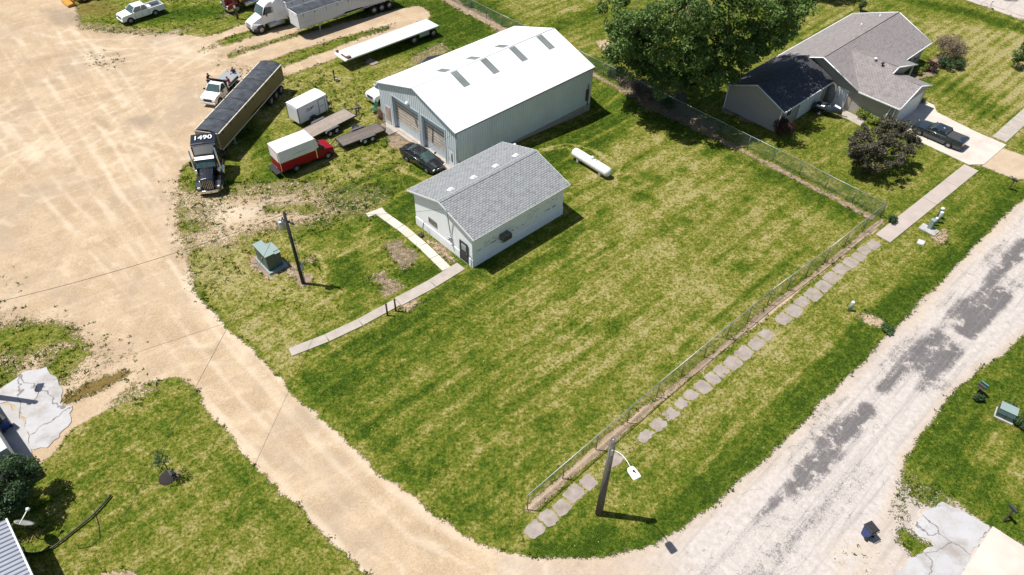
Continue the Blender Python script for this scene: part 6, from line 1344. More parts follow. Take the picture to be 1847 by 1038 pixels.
def utility_pole():
    c = G(547, 511); top = G(513, 387, 7.3); d = top - c
    T = thing('utility_pole', 'dark wooden utility pole with a pot transformer near its top', 'utility pole', (c.x, c.y, 0))
    d.z = 0; d = d.normalized() * min(d.length, .35) if d.length > 1e-3 else d
    P = MB().tube((0, 0, -.2), (d.x, d.y, 7.4), .155, .115, n=14).build('pole', M['pole_d'], T)
    MB().lathe([(0, 0), (.22, 0), (.24, .06), (.24, .7), (.19, .78), (0, .8)], (d.x - .38, d.y - .12, 5.95), n=16).build('pot_transformer', M['steel'], T)
    MB().tube((d.x - .45, d.y - .1, 6.75), (d.x - .45, d.y - .1, 7.0), .04).tube((d.x - .3, d.y - .15, 6.75), (d.x - .3, d.y - .15, 7.0), .04).build('bushing', M['trim_blue'], T)
    A = MB().box((d.x + .1, d.y, 6.6), (1.3, .1, .12), rz=-.5).tube((d.x, d.y, 7.3), (d.x, d.y, 7.6), .05).build('crossarm', M['pole_d'], T)
    for k in (-.5, .2, .55): MB().lathe([(0, 0), (.05, 0), (.06, .1), (.03, .16), (0, .17)], (d.x + .1 + k * .87, d.y - k * .48, 6.66), n=10).build('insulator', M['rim_dark'], A)
    MB().bb(.14, .34, -.14, .14, 1.5, 2.2).tube((.2, 0, 0), (.2, 0, 5.5), .03, n=6).build('meter_box', M['steel'], T, .02)
    return c + Vector((d.x, d.y, 7.3))
PT = utility_pole()
def guy(): 
    a = G(578, 488); b = G(547, 447, 0); T = thing('guy_wire_stay', 'slim black stay rod leaning over the sprayed ring right of the pole', 'stay', (a.x, a.y, 0))
    e = G(548, 448, 1.4) - a; MB().tube((0, 0, 0), (e.x * .6, e.y * .6, 1.3), .028, n=6).build('rod', M['black'], T)
guy()
def street_light(c, label, tip):
    T = thing('street_light', label, 'street light', (c.x, c.y, 0), 0, 'wooden street lights')
    MB().tube((0, 0, -.2), (.0, 0, 8.25), .24, .17, n=18).build('pole', M['pole'], T); MB().lathe([(0, 0), (.06, 0), (.06, .02), (0, .02)], (0, 0, 8.26), n=12).build('pole_cap', M['steel'], T)
    hd_ = tip - c
    p0 = Vector((0.1, -.1, 7.35)); p3 = Vector((hd_.x, hd_.y, 7.75)); pts = []
    for i in range(13):
        t = i / 12; q = p0.lerp(p3, t); q.z += .38 * math.sin(PI * t) ** .9; pts.append(q)
    MB().path(pts, .024, 8).build('arm', M['white'], T)
    d = (p3 - pts[-3]); a = math.atan2(d.y, d.x)
    H = MB(); R_ = Matrix.Translation(p3) @ Matrix.Rotation(a, 4, 'Z'); H.M = R_
    H.loft([[(-.22, -.17, -.05), (-.22, .17, -.05), (-.22, .14, .06), (-.22, -.14, .06)], [(-.08, -.25, -.06), (-.08, .25, -.06), (-.08, .2, .1), (-.08, -.2, .1)], [(.42, -.27, -.06), (.42, .27, -.06), (.42, .22, .08), (.42, -.22, .08)], [(.55, -.25, -.05), (.55, .25, -.05), (.55, .21, .04), (.55, -.21, .04)]])
    L = H.build('lamp_head', M['white'], T, .02)
    K = MB(); K.M = R_; K.lathe([(0, 0), (.06, 0), (.06, .07), (0, .09)], (.12, 0, .1), n=10).box((.2, .03, .12), (.14, .05, .03), rz=.5); K.build('photocell', M['black'], L)
    B = MB().box((0, -.2, 7.3), (.1, .14, .5)).build('arm_bracket', M['steel'], T)
    MB().tube((-.1, -.16, 5.0), (-.16, -.1, 7.6), .02, n=6).build('cable', M['steel'], T)
    return c + Vector((0, 0, 8.0))
LT = street_light(G(1080, 926), 'weathered wooden street light pole with a curved white arm over the verge', G(1140, 849, 7.75))
c_ = G(64, 726) + Vector((-3.45, .42, 0)); street_light(c_, 'wooden street light beyond the left edge whose shadow crosses the bleached slab', c_ + Vector((-.1, 1.1, 7.75)))
def wire(label, p, q, sag=.5, r=.013, n=24):
    pts = []
    for i in range(n + 1):
        t = i / n; v = Vector(p).lerp(Vector(q), t); v.z -= sag * 4 * t * (1 - t); pts.append(v)
    c = pts[0].copy(); o = MB().path([v - c for v in pts], r, 5).build('overhead_wire', M['wire'], None); o.location = c
    tag(o, label, 'wire', 'overhead wires from the utility pole')
wire('overhead wire running left from the pole across the gravel yard', PT, Vector((-60, 24, 7.0)) if False else G(-60, 558, 7.0), .55, .016)
wire('overhead wire crossing the lane toward the lower left', PT, G(115, 1120, 6.5), .5, .013)
wire('overhead service wire from the pole to the shed corner', PT, AB(36.8, -46.9, 4.2), .35, .011)
wire('overhead service wire from the pole to the block building mast', PT, AB(28.6, -38.0, 4.9), .3, .011)

def post_pair():
    for i, (px, lb) in enumerate((((699, 569), 'dark wooden post on the left side of the footpath'), ((714, 561), 'dark wooden post on the right side of the footpath'))):
        c = G(*px); T = thing('gate_post', lb, 'post', (c.x, c.y, 0), 0, 'two posts flanking the footpath')
        MB().tube((0, 0, -.1), (0, 0, 1.25), .075, .07, n=12).build('post', M['brown_post'], T); MB().lathe([(.085, 0), (.085, .04), (0, .07)], (0, 0, 1.24), n=12).build('post_cap', M['black'], T)
post_pair()
def standpipe():
    c = G(604, 146); T = thing('yard_hydrant', 'small black yard hydrant standing in the grass under the flatbed trailer', 'hydrant', (c.x, c.y, 0))
    MB().tube((0, 0, 0), (0, 0, 1.15), .07, n=10).build('riser', M['black'], T); MB().box((0, .08, 1.2), (.13, .32, .16)).tube((0, .22, 1.15), (0, .3, .95), .03).build('spout', M['black'], T, .02)
    MB().box((.25, -.1, .2), (.3, .3, .4)).build('valve_box', M['steel'], T, .03)
standpipe()
def vent_post():
    c = AB(41.5, -43.6); T = thing('vent_stack', 'slim white capped vent pipe standing between shed and block building', 'vent pipe', (c.x, c.y, 0))
    MB().tube((0, 0, 0), (0, 0, 2.5), .06, n=10).build('pipe', M['white'], T); MB().lathe([(0, .2), (.13, .15), (.14, 0), (0, 0)], (0, 0, 2.48), n=12).build('cap', M['white'], T)
vent_post()
def mower():
    c = G(761, 424); T = thing('push_tool', 'old push hoe leaning on the front wall of the block building', 'garden tool', (c.x, c.y, 0), GA)
    MB().tube((-.1, 0, .12), (.35, 0, 1.35), .025, n=6).tube((-.1, -.3, .12), (.35, 0, 1.35), .02, n=6).build('handle', M['black'], T); MB().box((-.15, -.1, .12), (.35, .45, .18)).build('blade', M['black'], T, .02)
mower()
def pedestal(label, px, h, r, box=False, mtl='green_l', rz=.3, grp='utility pedestals'):
    c = G(*px); T = thing('utility_pedestal', label, 'utility pedestal', (c.x, c.y, 0), rz, grp)
    if box:
        MB().box((0, 0, h / 2), (r * 2, r * 1.6, h)).build('housing', M[mtl], T, .02); MB().box((0, 0, h + .03), (r * 2.1, r * 1.75, .07)).build('cap', M['green_l'], T, .02)
    else:
        MB().tube((0, 0, 0), (0, 0, h), r, n=16).build('housing', M[mtl], T); MB().lathe([(r + .012, -.06), (r + .012, .02), (r * .8, .06), (0, .07)], (0, 0, h), n=16).build('cap', M['cargo'], T)
pedestal('pale green round utility pedestal alone in the verge', (1532, 560), .95, .13)
pedestal('square grey green utility pedestal, lowest of the three in a row', (1676, 412), .95, .22, True, 'green_l', .8)
pedestal('short utility pedestal in the middle of the three in a row', (1684, 406), .8, .12, False)
pedestal('tall round utility pedestal with white cap, third in the row', (1690, 401), 1.15, .14, False, 'steel')
pedestal('dark green pedestal behind the white capped one', (1692, 393), 1.1, .15, False, 'green_p')
tag(MB().box((0, 0, .03), (1.0, 1.5, .1), rz=GA).build('pedestal_pad', M['concrete_b'], None), 'weathered concrete pad under the pedestal row', 'pad'); bpy.data.objects['pedestal_pad'].location = G(1675, 415) + Vector((0, 0, -.01))
T = thing('meter_pit', 'small square pale concrete lid set in the verge', 'concrete lid', G(1661, 438), GA + .2); MB().box((0, 0, 0), (.75, .6, .12)).build('frame', M['concrete_b'], T, .01); MB().box((.02, 0, .065), (.45, .4, .02)).build('lid', M['white'], T, .005)
def green_cabinet():
    c = G(1811, 751); T = thing('pad_cabinet', 'low grey green sloped cabinet on a white base in the right lawn', 'utility box', (c.x, c.y, 0), GA - .62 - PI / 2 + .65)
    T.rotation_euler = (0, 0, -.62)
    MB().bb(-.62, .62, -.55, .52, -.02, .1).build('base', M['concrete_b'], T, .01)
    MB().profile([(-.42, .1), (.45, .1), (.45, .78), (-.25, .78), (-.42, .5)], .55, (-1, 1), lambda x, y, z: (y, x, z)).build('housing', M['green_shaded'], T, .02)
    MB().bb(-.57, .57, -.3, .5, .78, .83).build('lid', M['green_l'], T, .02); MB().bb(-.01, .01, -.44, -.36, .15, .6).build('door_seam', M['dark'], T)
green_cabinet()
def mailbox(label, px, rz, mtl='black', two=None, h=1.05, lean=0):
    c = G(*px); T = thing('mailbox', label, 'mailbox', (c.x, c.y, 0), rz, 'roadside mailboxes')
    MB().box((0, 0, h / 2), (.1, .1, h)).build('post', M['brown_post' if mtl == 'black' else 'white'], T, .01)
    def bx(dy, m_):
        pr = [(-.09, 0), (.09, 0), (.09, .13)] + [(.09 * math.cos(a), .13 + .09 * math.sin(a)) for a in [PI * i / 8 for i in range(1, 8)]] + [(-.09, .13)]
        mb = MB(); mb.loft([[(x, dy + y, h + z) for y, z in pr] for x in (-.28, .3)]); B = mb.build('box', M[m_], T, .01)
        MB().bb(.302, .315, dy - .085, dy + .085, h + .01, h + .2).build('door', M['dark' if m_ == 'black' else m_], B)
    if two: bx(-.16, two[0]); bx(.16, two[1]); MB().bb(-.2, .2, -.4, .4, h - .05, h - .002).build('shelf', M['brown_post'], T)
    else: bx(0, mtl)
    return T
mailbox('black mailbox on a dark post at the street edge beside the dirt driveway', (1820, 342), -.9, 'black')
mailbox('two mailboxes sharing one post, the rear one green, by the right lawn', (1761, 712), -1.0, 'black', ('dark', 'green_p'))
mailbox('white mailbox and newspaper tube beside the far road', (1784, 16), 1.2, 'white')
T = mailbox('black mailbox leaning over the lawn left of the concrete driveway', (1810, 941), 1.9, 'black', h=1.2); T.rotation_euler = (0.12, .1, 1.9)
def bin_(label, px, rz):
    c = G(*px); T = thing('wheelie_bin', label, 'bin', (c.x, c.y, 0), rz, 'blue wheeled recycling bins')
    MB().loft([[(-.22, -.25, .05), (.24, -.25, .05), (.24, .25, .05), (-.22, .25, .05)], [(-.34, -.31, 1.0), (.32, -.31, 1.0), (.32, .31, 1.0), (-.34, .31, 1.0)]]).build('bin_body', M['blue'], T, .03)
    L = MB().loft([[(-.38, -.34, 1.0), (.38, -.34, 1.0), (.38, .34, 1.0), (-.38, .34, 1.0)], [(-.3, -.28, 1.09), (.3, -.28, 1.09), (.3, .28, 1.09), (-.3, .28, 1.09)]]).build('lid', M['black'], T, .02)
    MB().tube((-.42, -.26, 1.0), (-.42, .26, 1.0), .025).build('handle_bar', M['black'], L)
    for sg in (-1, 1): wheel(T, -.22, sg * .27, .13, .07, 'dark')
    MB().box((.30, 0, .72), (.02, .2, .14), ry=-.12).build('emblem_patch', M['trim_blue'], T)
bin_('blue wheelie bin with black lid on the pale gravel by the street', (1562, 966), 2.0); bin_('blue wheelie bin in the shade at the left edge of the picture', (12, 772), 2.6)

# ------------------------------------------------------------------ lower left corner: metal roof, white trailer home, dish, pipe
def corner_house():
    z = 3.0
    a = G(10, 937, z); b = G(66, 1060, z)
    d = (b - a); d.z = 0; rz = math.atan2(d.y, d.x); L = 12
    T = thing('metal_roof_house', 'house corner with a ribbed grey blue metal roof, lower left', 'house', (a.x, a.y, 0), rz)
    # local x runs down along the visible eave; the roof rises to the right-hand side of x
    W = -8.0
    plane = MB(); o = MB().add([(0, 0, z), (L, 0, z), (L, W, z + 1.6), (0, W, z + 1.6), (0, 0, z - .08), (L, 0, z - .08), (L, W, z + 1.52), (0, W, z + 1.52)], [(0, 1, 2, 3), (4, 7, 6, 5), (0, 4, 5, 1), (1, 5, 6, 2), (2, 6, 7, 3), (3, 7, 4, 0)])
    mb = MB(); mb.add([(0, 0, z), (L, 0, z), (L, W, z + 1.6), (0, W, z + 1.6), (0, 0, z - .08), (L, 0, z - .08), (L, W, z + 1.52), (0, W, z + 1.52)], [(0, 1, 2, 3), (4, 7, 6, 5), (0, 4, 5, 1), (1, 5, 6, 2), (2, 6, 7, 3), (3, 7, 4, 0)])
    R = mb.build('roof', ribbed('standing_seam_roof', (0.34, 0.36, 0.42), 0.30, 0, 0.4, 0.15, 0.05, .03, .3), T)
    MB().bb(-.02, L, .0, .09, z - .14, z + .02).build('gutter', M['white'], T, .01)
    MB().bb(.4, L, -.55, -.4, 0, z - .05).bb(.4, .55, W, -.56, 0, z).build('wall', M['siding'], T)
corner_house()
def trailer_home():
    z = 3.0; a = G(0, 788, z); b = G(22, 822, z); d = b - a; rz = math.atan2(d.y, d.x)
    T = thing('white_box_trailer', 'white ribbed trailer side at the left edge above the dark tree', 'trailer', (a.x, a.y, 0), rz)
    MB().bb(-7, 1.15, -2.6, 0, .5, z).build('body', M['white_side'], T, .03)
    s = MB()
    for k in range(4): s.bb(-1.2 + k * .6, -.95 + k * .6, -.12, -.06, z, z + .02)
    s.build('roof_rivet', M['white'], T)
    for x in (-2.2, 0): wheel(T, x, -.15, .4, .22, 'rim')
trailer_home()
def dish():
    c = G(72, 975); hd_ = G(40, 945, 2.0)
    c = Vector((G(69, 972).x, G(69, 972).y, 0)); T = thing('satellite_dish', 'big grey satellite dish on a leaning mast by the metal roof', 'satellite dish', c)
    top = G(44, 944, 1.9) - c; top.z = 1.9
    MB().tube((0, 0, 0), (top.x, top.y, 1.75), .035, n=8).build('mast', M['black'], T)
    mb = MB(); R_ = Matrix.Translation(top) @ Matrix.Rotation(math.radians(-52), 4, 'X') @ Matrix.Rotation(.2, 4, 'Y'); mb.M = R_
    mb.lathe([(0, -.10), (.2, -.085), (.4, -.03), (.55, .03), (.56, .045), (.4, -.01), (.2, -.065), (0, -.08)], n=28); mb.build('reflector', mat('dish_grey', (.36, .37, .38), .5), T)
    mb = MB(); mb.M = R_; mb.tube((0, -.45, .03), (0, -.1, .8), .03).lathe([(0, -.1), (.1, -.1), (.12, .05), (0, .1)], (0, -.08, .85), n=12); mb.build('receiver_arm', M['white'], T)
dish()
def drain_pipe():
    pts = [(200, 893), (170, 928), (145, 948), (122, 966), (100, 984), (82, 995), (60, 999), (42, 997), (38, 985)]
    w = [G(x, y, .12) for x, y in pts]; c = w[0].copy(); P = MB(); q = []
    for i in range(len(w) - 1):
        for k in range(4): q.append(w[i].lerp(w[i + 1], k / 4) - c)
    q.append(w[-1] - c)
    # smooth
    for _ in range(3): q = [q[0]] + [(q[i - 1] + q[i] * 2 + q[i + 1]) / 4 for i in range(1, len(q) - 1)] + [q[-1]]
    o = P.path(q, .06, 10).build('drain_pipe', M['pipe'], None); o.location = c; tag(o, 'black corrugated drain pipe bending across the lower left lawn', 'pipe')
drain_pipe()
def cord(label, pts, mtl, r=.018):
    w = [G(x, y, .03) for x, y in pts]; c = w[0].copy(); o = MB().path([p - c for p in w], r, 5).build('garden_hose', M[mtl], None); o.location = c; tag(o, label, 'hose')
cord('thin dark hose snaking from the black pipe up to the young tree', [(172, 928), (165, 912), (155, 900), (160, 885), (175, 872), (200, 868), (240, 870), (275, 875), (292, 872)], 'rust', .011)
cord('thin dark hose looping back below the black pipe', [(172, 928), (178, 948), (180, 970), (165, 985), (140, 990)], 'wire')

# ------------------------------------------------------------------ people by the service truck
def person(label, loc, rz, arms, shirt, legs, hat=None, lean=0.0):
    P = thing('person', label, 'person', loc, rz, 'people at the service truck')
    # skeleton: x forward, y left
    V = {}; E_ = []; R = []
    names = []
    def n(k, p, r): V[k] = len(names); names.append(p); R.append(r)
    def e(*ks):
        for a, b in zip(ks[:-1], ks[1:]): E_.append((V[a], V[b]))
    lf = lean
    n('pel', (0, 0, .95), .13); n('wai', (.02 + lf * .3, 0, 1.12), .12); n('che', (.04 + lf * .7, 0, 1.35), .15); n('nb', (.04 + lf, 0, 1.50), .07); n('nk', (.05 + lf * 1.1, 0, 1.56), .055)
    n('hd', (.07 + lf * 1.2, 0, 1.66), .095); n('ht', (.06 + lf * 1.25, 0, 1.76), .07)
    e('pel', 'wai', 'che', 'nb', 'nk', 'hd', 'ht')
    for s, sg in (('l', 1), ('r', -1)):
        el, hn = arms[0 if sg > 0 else 1]
        n(s + 'sh', (.03 + lf * .9, sg * .19, 1.44), .065); n(s + 'el', (el[0] + lf, sg * el[1], el[2]), .048); n(s + 'wr', (hn[0] + lf, sg * hn[1], hn[2]), .032)
        d = (Vector(names[-1]) - Vector(names[-2])).normalized(); hp = Vector(names[-1]) + d * .09; n(s + 'pa', tuple(hp), .036)
        e('che', s + 'sh', s + 'el', s + 'wr', s + 'pa')
        side = Vector((0, 1, 0)).cross(d)
        if side.length < .1: side = Vector((1, 0, 0))
        side.normalize()
        for i, (o_, l_) in enumerate(((-.033, .07), (-.011, .085), (.011, .08), (.033, .06))):
            n(s + 'f%d' % i, tuple(hp + side * o_ + d * .045), .010); n(s + 'g%d' % i, tuple(hp + side * o_ * 1.15 + d * (.045 + l_ * .6) + Vector((0, -sg * .02, 0))), .009); e(s + 'pa', s + 'f%d' % i, s + 'g%d' % i)
        n(s + 't0', tuple(Vector(names[V[s + 'wr']]) + d * .04 - side * .05), .011); e(s + 'wr', s + 't0')
        n(s + 'hi', (0, sg * .09, .90), .1); n(s + 'kn', (.04, sg * .12, .50), .07); n(s + 'an', (-.01, sg * .14, .09), .045); n(s + 'he', (-.03, sg * .14, .04), .045); n(s + 'to', (.17, sg * .16, .035), .04)
        e('pel', s + 'hi', s + 'kn', s + 'an', s + 'he', s + 'to')
    def skin(name, verts, edges, rad, mtl, parent, k=1.0):
        me = bpy.data.meshes.new(name); me.from_pydata(verts, edges, []); o = bpy.data.objects.new(name, me); COL.objects.link(o); o.parent = parent
        md = o.modifiers.new('skin', 'SKIN'); sv = me.skin_vertices[0].data if me.skin_vertices else None
        if sv is None:
            bm = bmesh.new(); bm.from_mesh(me); bm.verts.layers.skin.verify(); bm.to_mesh(me); bm.free(); sv = me.skin_vertices[0].data
        for i, r_ in enumerate(rad): sv[i].radius = (r_ * k, r_ * k); sv[i].use_root = (i == 0)
        o.modifiers.new('sub', 'SUBSURF').levels = 1; md.use_smooth_shade = True; me.materials.append(mtl); return o
    B = skin('body', names, E_, R, M['skin'], P)
    def sub(name, keys, mtl, k):
        ix = [V[q] for q in keys]; mp = {v: i for i, v in enumerate(ix)}
        ed = [(mp[a], mp[b]) for a, b in E_ if a in mp and b in mp]
        skin(name, [names[i] for i in ix], ed, [R[i] for i in ix], mtl, P, k)
    sub('shirt', ['pel', 'wai', 'che', 'nb', 'lsh', 'lel', 'rsh', 'rel'], M[shirt], 1.14)
    sub('trousers', ['pel', 'lhi', 'lkn', 'lan', 'rhi', 'rkn', 'ran'], M[legs], 1.18)
    hx = Vector(names[V['hd']])
    for sg in (-1, 1):
        MB().lathe([(0, -.07), (.05, -.05), (.055, 0), (.03, .05), (0, .055)], (.08, sg * .15, .05), n=10).build('shoe', M['black'], P)
    F = MB()
    F.lathe([(0, -.012), (.013, 0), (0, .012)], tuple(hx + Vector((.088, .035, .0))), n=8).lathe([(0, -.012), (.013, 0), (0, .012)], tuple(hx + Vector((.088, -.035, .0))), n=8); F.build('eyes', M['black'], B)
    MB().box(tuple(hx + Vector((.105, 0, -.02))), (.03, .025, .04)).build('nose', M['skin'], B, .008)
    MB().box(tuple(hx + Vector((.092, 0, -.055))), (.012, .045, .012)).build('mouth', M['cloth_red'], B)
    MB().lathe([(.0, .125), (.06, .11), (.10, .06), (.108, .0), (.09, -.03)], tuple(hx + Vector((-.018, 0, .0))), n=14).build('hair' if not hat else 'cap', M['hair'] if not hat else M[hat], P)
    return P
A1 = ((.12, .28, 1.2), (.34, .2, 1.12)); A2 = ((.0, .30, 1.18), (.12, .32, .95)); A3 = ((.18, .27, 1.28), (.42, .2, 1.3))
pl = G(379, 158); person('person in black clothes with white sleeve reaching to the left side of the flatbed', (pl.x, pl.y, 0), math.radians(-15), (A3, A1), 'cloth_black', 'denim', 'cloth_black', .1)
pr = G(417, 165); person('person in a coral red shirt between the flatbed and the tan trailer', (pr.x + .1, pr.y, 0), math.radians(170), (A1, A3), 'cloth_red', 'cloth_black', None, .12)
pb = G(426, 147); person('person in a navy shirt standing behind the flatbed tail', (pb.x, pb.y, 0), math.radians(255), (A2, A1), 'cloth_blue', 'denim', None, .02)

# ------------------------------------------------------------------ vegetation
def leaf_mat(name, c1, c2, c3, tr=.25, sc=1.1):
    m = bpy.data.materials.new(name); m.use_nodes = True; nt = m.node_tree; nt.nodes.clear(); N = nt.nodes.new; L = nt.links.new
    o = N('ShaderNodeOutputMaterial'); g = N('ShaderNodeNewGeometry')
    a = N('ShaderNodeTexNoise'); a.inputs['Scale'].default_value = sc; a.inputs['Detail'].default_value = 4; L(g.outputs['Position'], a.inputs['Vector'])
    ra = N('ShaderNodeValToRGB'); e = ra.color_ramp.elements; e[0].position = .35; e[1].position = .68; e[0].color = c1 + (1,); e[1].color = c2 + (1,); L(a.outputs[0], ra.inputs[0])
    mx = N('ShaderNodeMixRGB'); mr = N('ShaderNodeMapRange'); mr.inputs[1].default_value = .6; mr.inputs[2].default_value = 1; mr.inputs[4].default_value = .8
    L(g.outputs['Random Per Island'], mr.inputs[0]); L(mr.outputs[0], mx.inputs[0]); L(ra.outputs[0], mx.inputs[1]); mx.inputs[2].default_value = c3 + (1,)
    d = N('ShaderNodeBsdfPrincipled'); d.inputs['Roughness'].default_value = .55; d.inputs['Specular IOR Level'].default_value = .35; L(mx.outputs[0], d.inputs['Base Color'])
    t = N('ShaderNodeBsdfTranslucent'); L(mx.outputs[0], t.inputs['Color']); ms = N('ShaderNodeMixShader'); ms.inputs[0].default_value = tr
    L(d.outputs[0], ms.inputs[1]); L(t.outputs[0], ms.inputs[2]); L(ms.outputs[0], o.inputs[0]); return m
LF = dict(tree=leaf_mat('cottonwood_leaves', (0.055, 0.115, 0.018), (0.125, 0.21, 0.042), (0.23, 0.31, 0.10), .32, .7),
          green=leaf_mat('broad_green_leaves', (0.040, 0.085, 0.018), (0.085, 0.15, 0.035), (0.15, 0.21, 0.07)),
          dark=leaf_mat('dark_green_leaves', (0.028, 0.065, 0.022), (0.06, 0.11, 0.04), (0.11, 0.17, 0.07)),
          plum=leaf_mat('purple_leaves', (0.055, 0.046, 0.032), (0.115, 0.102, 0.06), (0.23, 0.215, 0.14)),
          maroon=leaf_mat('maroon_leaves', (0.05, 0.018, 0.018), (0.09, 0.04, 0.03), (0.12, 0.07, 0.04)),
          lime=leaf_mat('lime_leaves', (0.12, 0.18, 0.02), (0.26, 0.31, 0.04), (0.38, 0.40, 0.09)),
          pink=leaf_mat('pinkish_olive_leaves', (0.16, 0.125, 0.075), (0.26, 0.205, 0.13), (0.34, 0.25, 0.19)),
          brush=leaf_mat('dry_brush', (0.10, 0.065, 0.045), (0.19, 0.13, 0.10), (0.32, 0.25, 0.21)))
def leaves_mesh(name, centres, radii, n, size, material, parent, rng, flat=.75, squash=1.0, cores=0.0):
    """leaf clumps: every clump a shell of small folded leaf faces"""
    C = np.repeat(np.array(centres), n, 0); Rr = np.repeat(np.array(radii), n)
    N_ = len(C); d = rng.normal(size=(N_, 3)); d /= np.linalg.norm(d, axis=1)[:, None]
    rad = rng.uniform(.25, 1.0, N_) ** .45
    P = C + d * (Rr * rad)[:, None] * np.array([1, 1, flat])
    nrm = d * .6 + rng.normal(size=(N_, 3)) * .55 + np.array([0, 0, .45]); nrm /= np.linalg.norm(nrm, axis=1)[:, None]
    u = np.cross(nrm, rng.normal(size=(N_, 3))); u /= np.linalg.norm(u, axis=1)[:, None]; v = np.cross(nrm, u)
    s = size * rng.uniform(.55, 1.25, N_)[:, None]
    V = np.stack([P - u * s, P + v * s * .55 + nrm * s * .12, P + u * s, P - v * s * .55 + nrm * s * .12], 1).reshape(-1, 3)
    me = bpy.data.meshes.new(name); me.vertices.add(N_ * 4); me.vertices.foreach_set('co', V.astype(np.float32).ravel())
    me.loops.add(N_ * 4); me.loops.foreach_set('vertex_index', np.arange(N_ * 4, dtype=np.int32)); me.polygons.add(N_)
    me.polygons.foreach_set('loop_start', np.arange(0, N_ * 4, 4, dtype=np.int32)); me.polygons.foreach_set('loop_total', np.full(N_, 4, dtype=np.int32))
    me.update(calc_edges=True); me.materials.append(material)
    o = bpy.data.objects.new(name, me); COL.objects.link(o); o.parent = parent; return o
def tree(name, label, cat, loc, H, Rw, z0, trunk_r, leaf, nclump, n, size, rng_seed, clr, group=None, lobes=None, local=None, vase=False, trunk='bark', cz=None, flat=.75):
    rng = np.random.default_rng(rng_seed); T = thing(name, label, cat, loc, 0, group)
    cs = []; rs = []; mid = (H + z0) / 2 if cz is None else cz; hz = (H - z0) / 2
    if local: lobes = local
    if lobes:
        wts = np.array([l[3] ** 2 for l in lobes]); wts = wts / wts.sum()
        while len(cs) < nclump:
            l = lobes[rng.choice(len(lobes), p=wts)]; d = rng.normal(size=3); d /= np.linalg.norm(d); g = Vector((l[0] + loc[0], l[1] + loc[1])) if local else G(l[0], l[1], l[2])
            p = np.array([g.x - loc[0], g.y - loc[1], l[2]]) + d * rng.uniform(.35, 1) ** .5 * l[3] * np.array([1, 1, .75]); cs.append(p); rs.append(clr * rng.uniform(.6, 1.25))
    while len(cs) < nclump:
        d = rng.normal(size=3); d /= np.linalg.norm(d); k = rng.uniform(.3, 1) ** .4
        p = d * k * np.array([Rw, Rw, hz]); p[2] += mid
        w = .5 + .5 * math.sin(p[0] * 2.1 / Rw * 2 + rng_seed) * math.cos(p[1] * 2.3 / Rw * 2 + 1.3 * rng_seed + p[2] / hz)
        if rng.random() > .35 + .65 * w: continue
        if vase and p[2] < mid - hz * .2:
            f = (p[2] - z0) / (mid - hz * .2 - z0); lim = Rw * (.62 + .38 * max(0, f)); rr_ = math.hypot(p[0], p[1])
            if rr_ > lim: p[0] *= lim / rr_; p[1] *= lim / rr_
        cs.append(p); rs.append(clr * rng.uniform(.6, 1.25))
    # trunk and limbs
    tb = MB(); fork = Vector((0, 0, z0 + (H - z0) * .12)); a = Vector((0, 0, -.2))
    tb.tube(a, (0, 0, .35), trunk_r * 1.5, trunk_r * 1.05, n=14, caps=False); tb.tube((0, 0, .35), fork, trunk_r * 1.05, trunk_r * .8, n=14, caps=False); tb.build('trunk', M[trunk], T)
    lb = MB(); rr = random.Random(rng_seed); mains = []
    for i in range(6 if Rw > 3 else 4):
        an = 2 * PI * i / (6 if Rw > 3 else 4) + rr.uniform(-.3, .3); e = Vector((math.cos(an) * Rw * .38, math.sin(an) * Rw * .38, mid + hz * rr.uniform(-.25, .2)))
        lb.tube(fork - Vector((0, 0, .1)), fork.lerp(e, .5) + Vector((0, 0, hz * .08)), trunk_r * .5, trunk_r * .36, n=8, caps=False); lb.tube(fork.lerp(e, .5) + Vector((0, 0, hz * .08)), e, trunk_r * .36, trunk_r * .2, n=8, caps=False); mains.append(e)
    for p in cs[::3]:
        p = Vector(p)
        if p.z < mid - hz * .45: continue
        p = Vector(p); e = min(mains, key=lambda q: (q - p).length); m_ = (e + p) / 2 + Vector((0, 0, hz * .03)); r_ = max(.012, trunk_r * .13)
        lb.tube(e, m_, r_, r_ * .7, n=5, caps=False).tube(m_, p, r_ * .7, r_ * .3, n=5, caps=False)
    lb.build('limbs', M[trunk], T)
    leaves_mesh('crown', cs, rs, n, size, LF[leaf], T, rng, flat)
    return T
def shrub(name, label, px, R, H, leaf, n=900, size=.09, seed=1, group=None, loc=None, twigs=True, cat='shrub', elong=1.0, rz=0):
    rng = np.random.default_rng(seed); c = G(*px) if loc is None else loc; T = thing(name, label, cat, (c.x, c.y, 0), rz, group)
    k = 16; cs = []; rs = []
    for i in range(k):
        a = rng.uniform(0, 2 * PI); q = math.sqrt(rng.random()) * R * .62
        z = H * rng.uniform(.3, .78) * (1 - .35 * (q / R) ** 2); cs.append((math.cos(a) * q * elong, math.sin(a) * q, z)); rs.append(R * rng.uniform(.3, .48))
    leaves_mesh('foliage', cs, rs, n // k, size, LF[leaf], T, rng, min(1.0, H / R * .7))
    st = MB()
    for c_ in cs[:8]: st.tube((c_[0] * .2, c_[1] * .2, 0), c_, .025, .01, n=5, caps=False)
    st.build('stems', M['bark'], T); return T

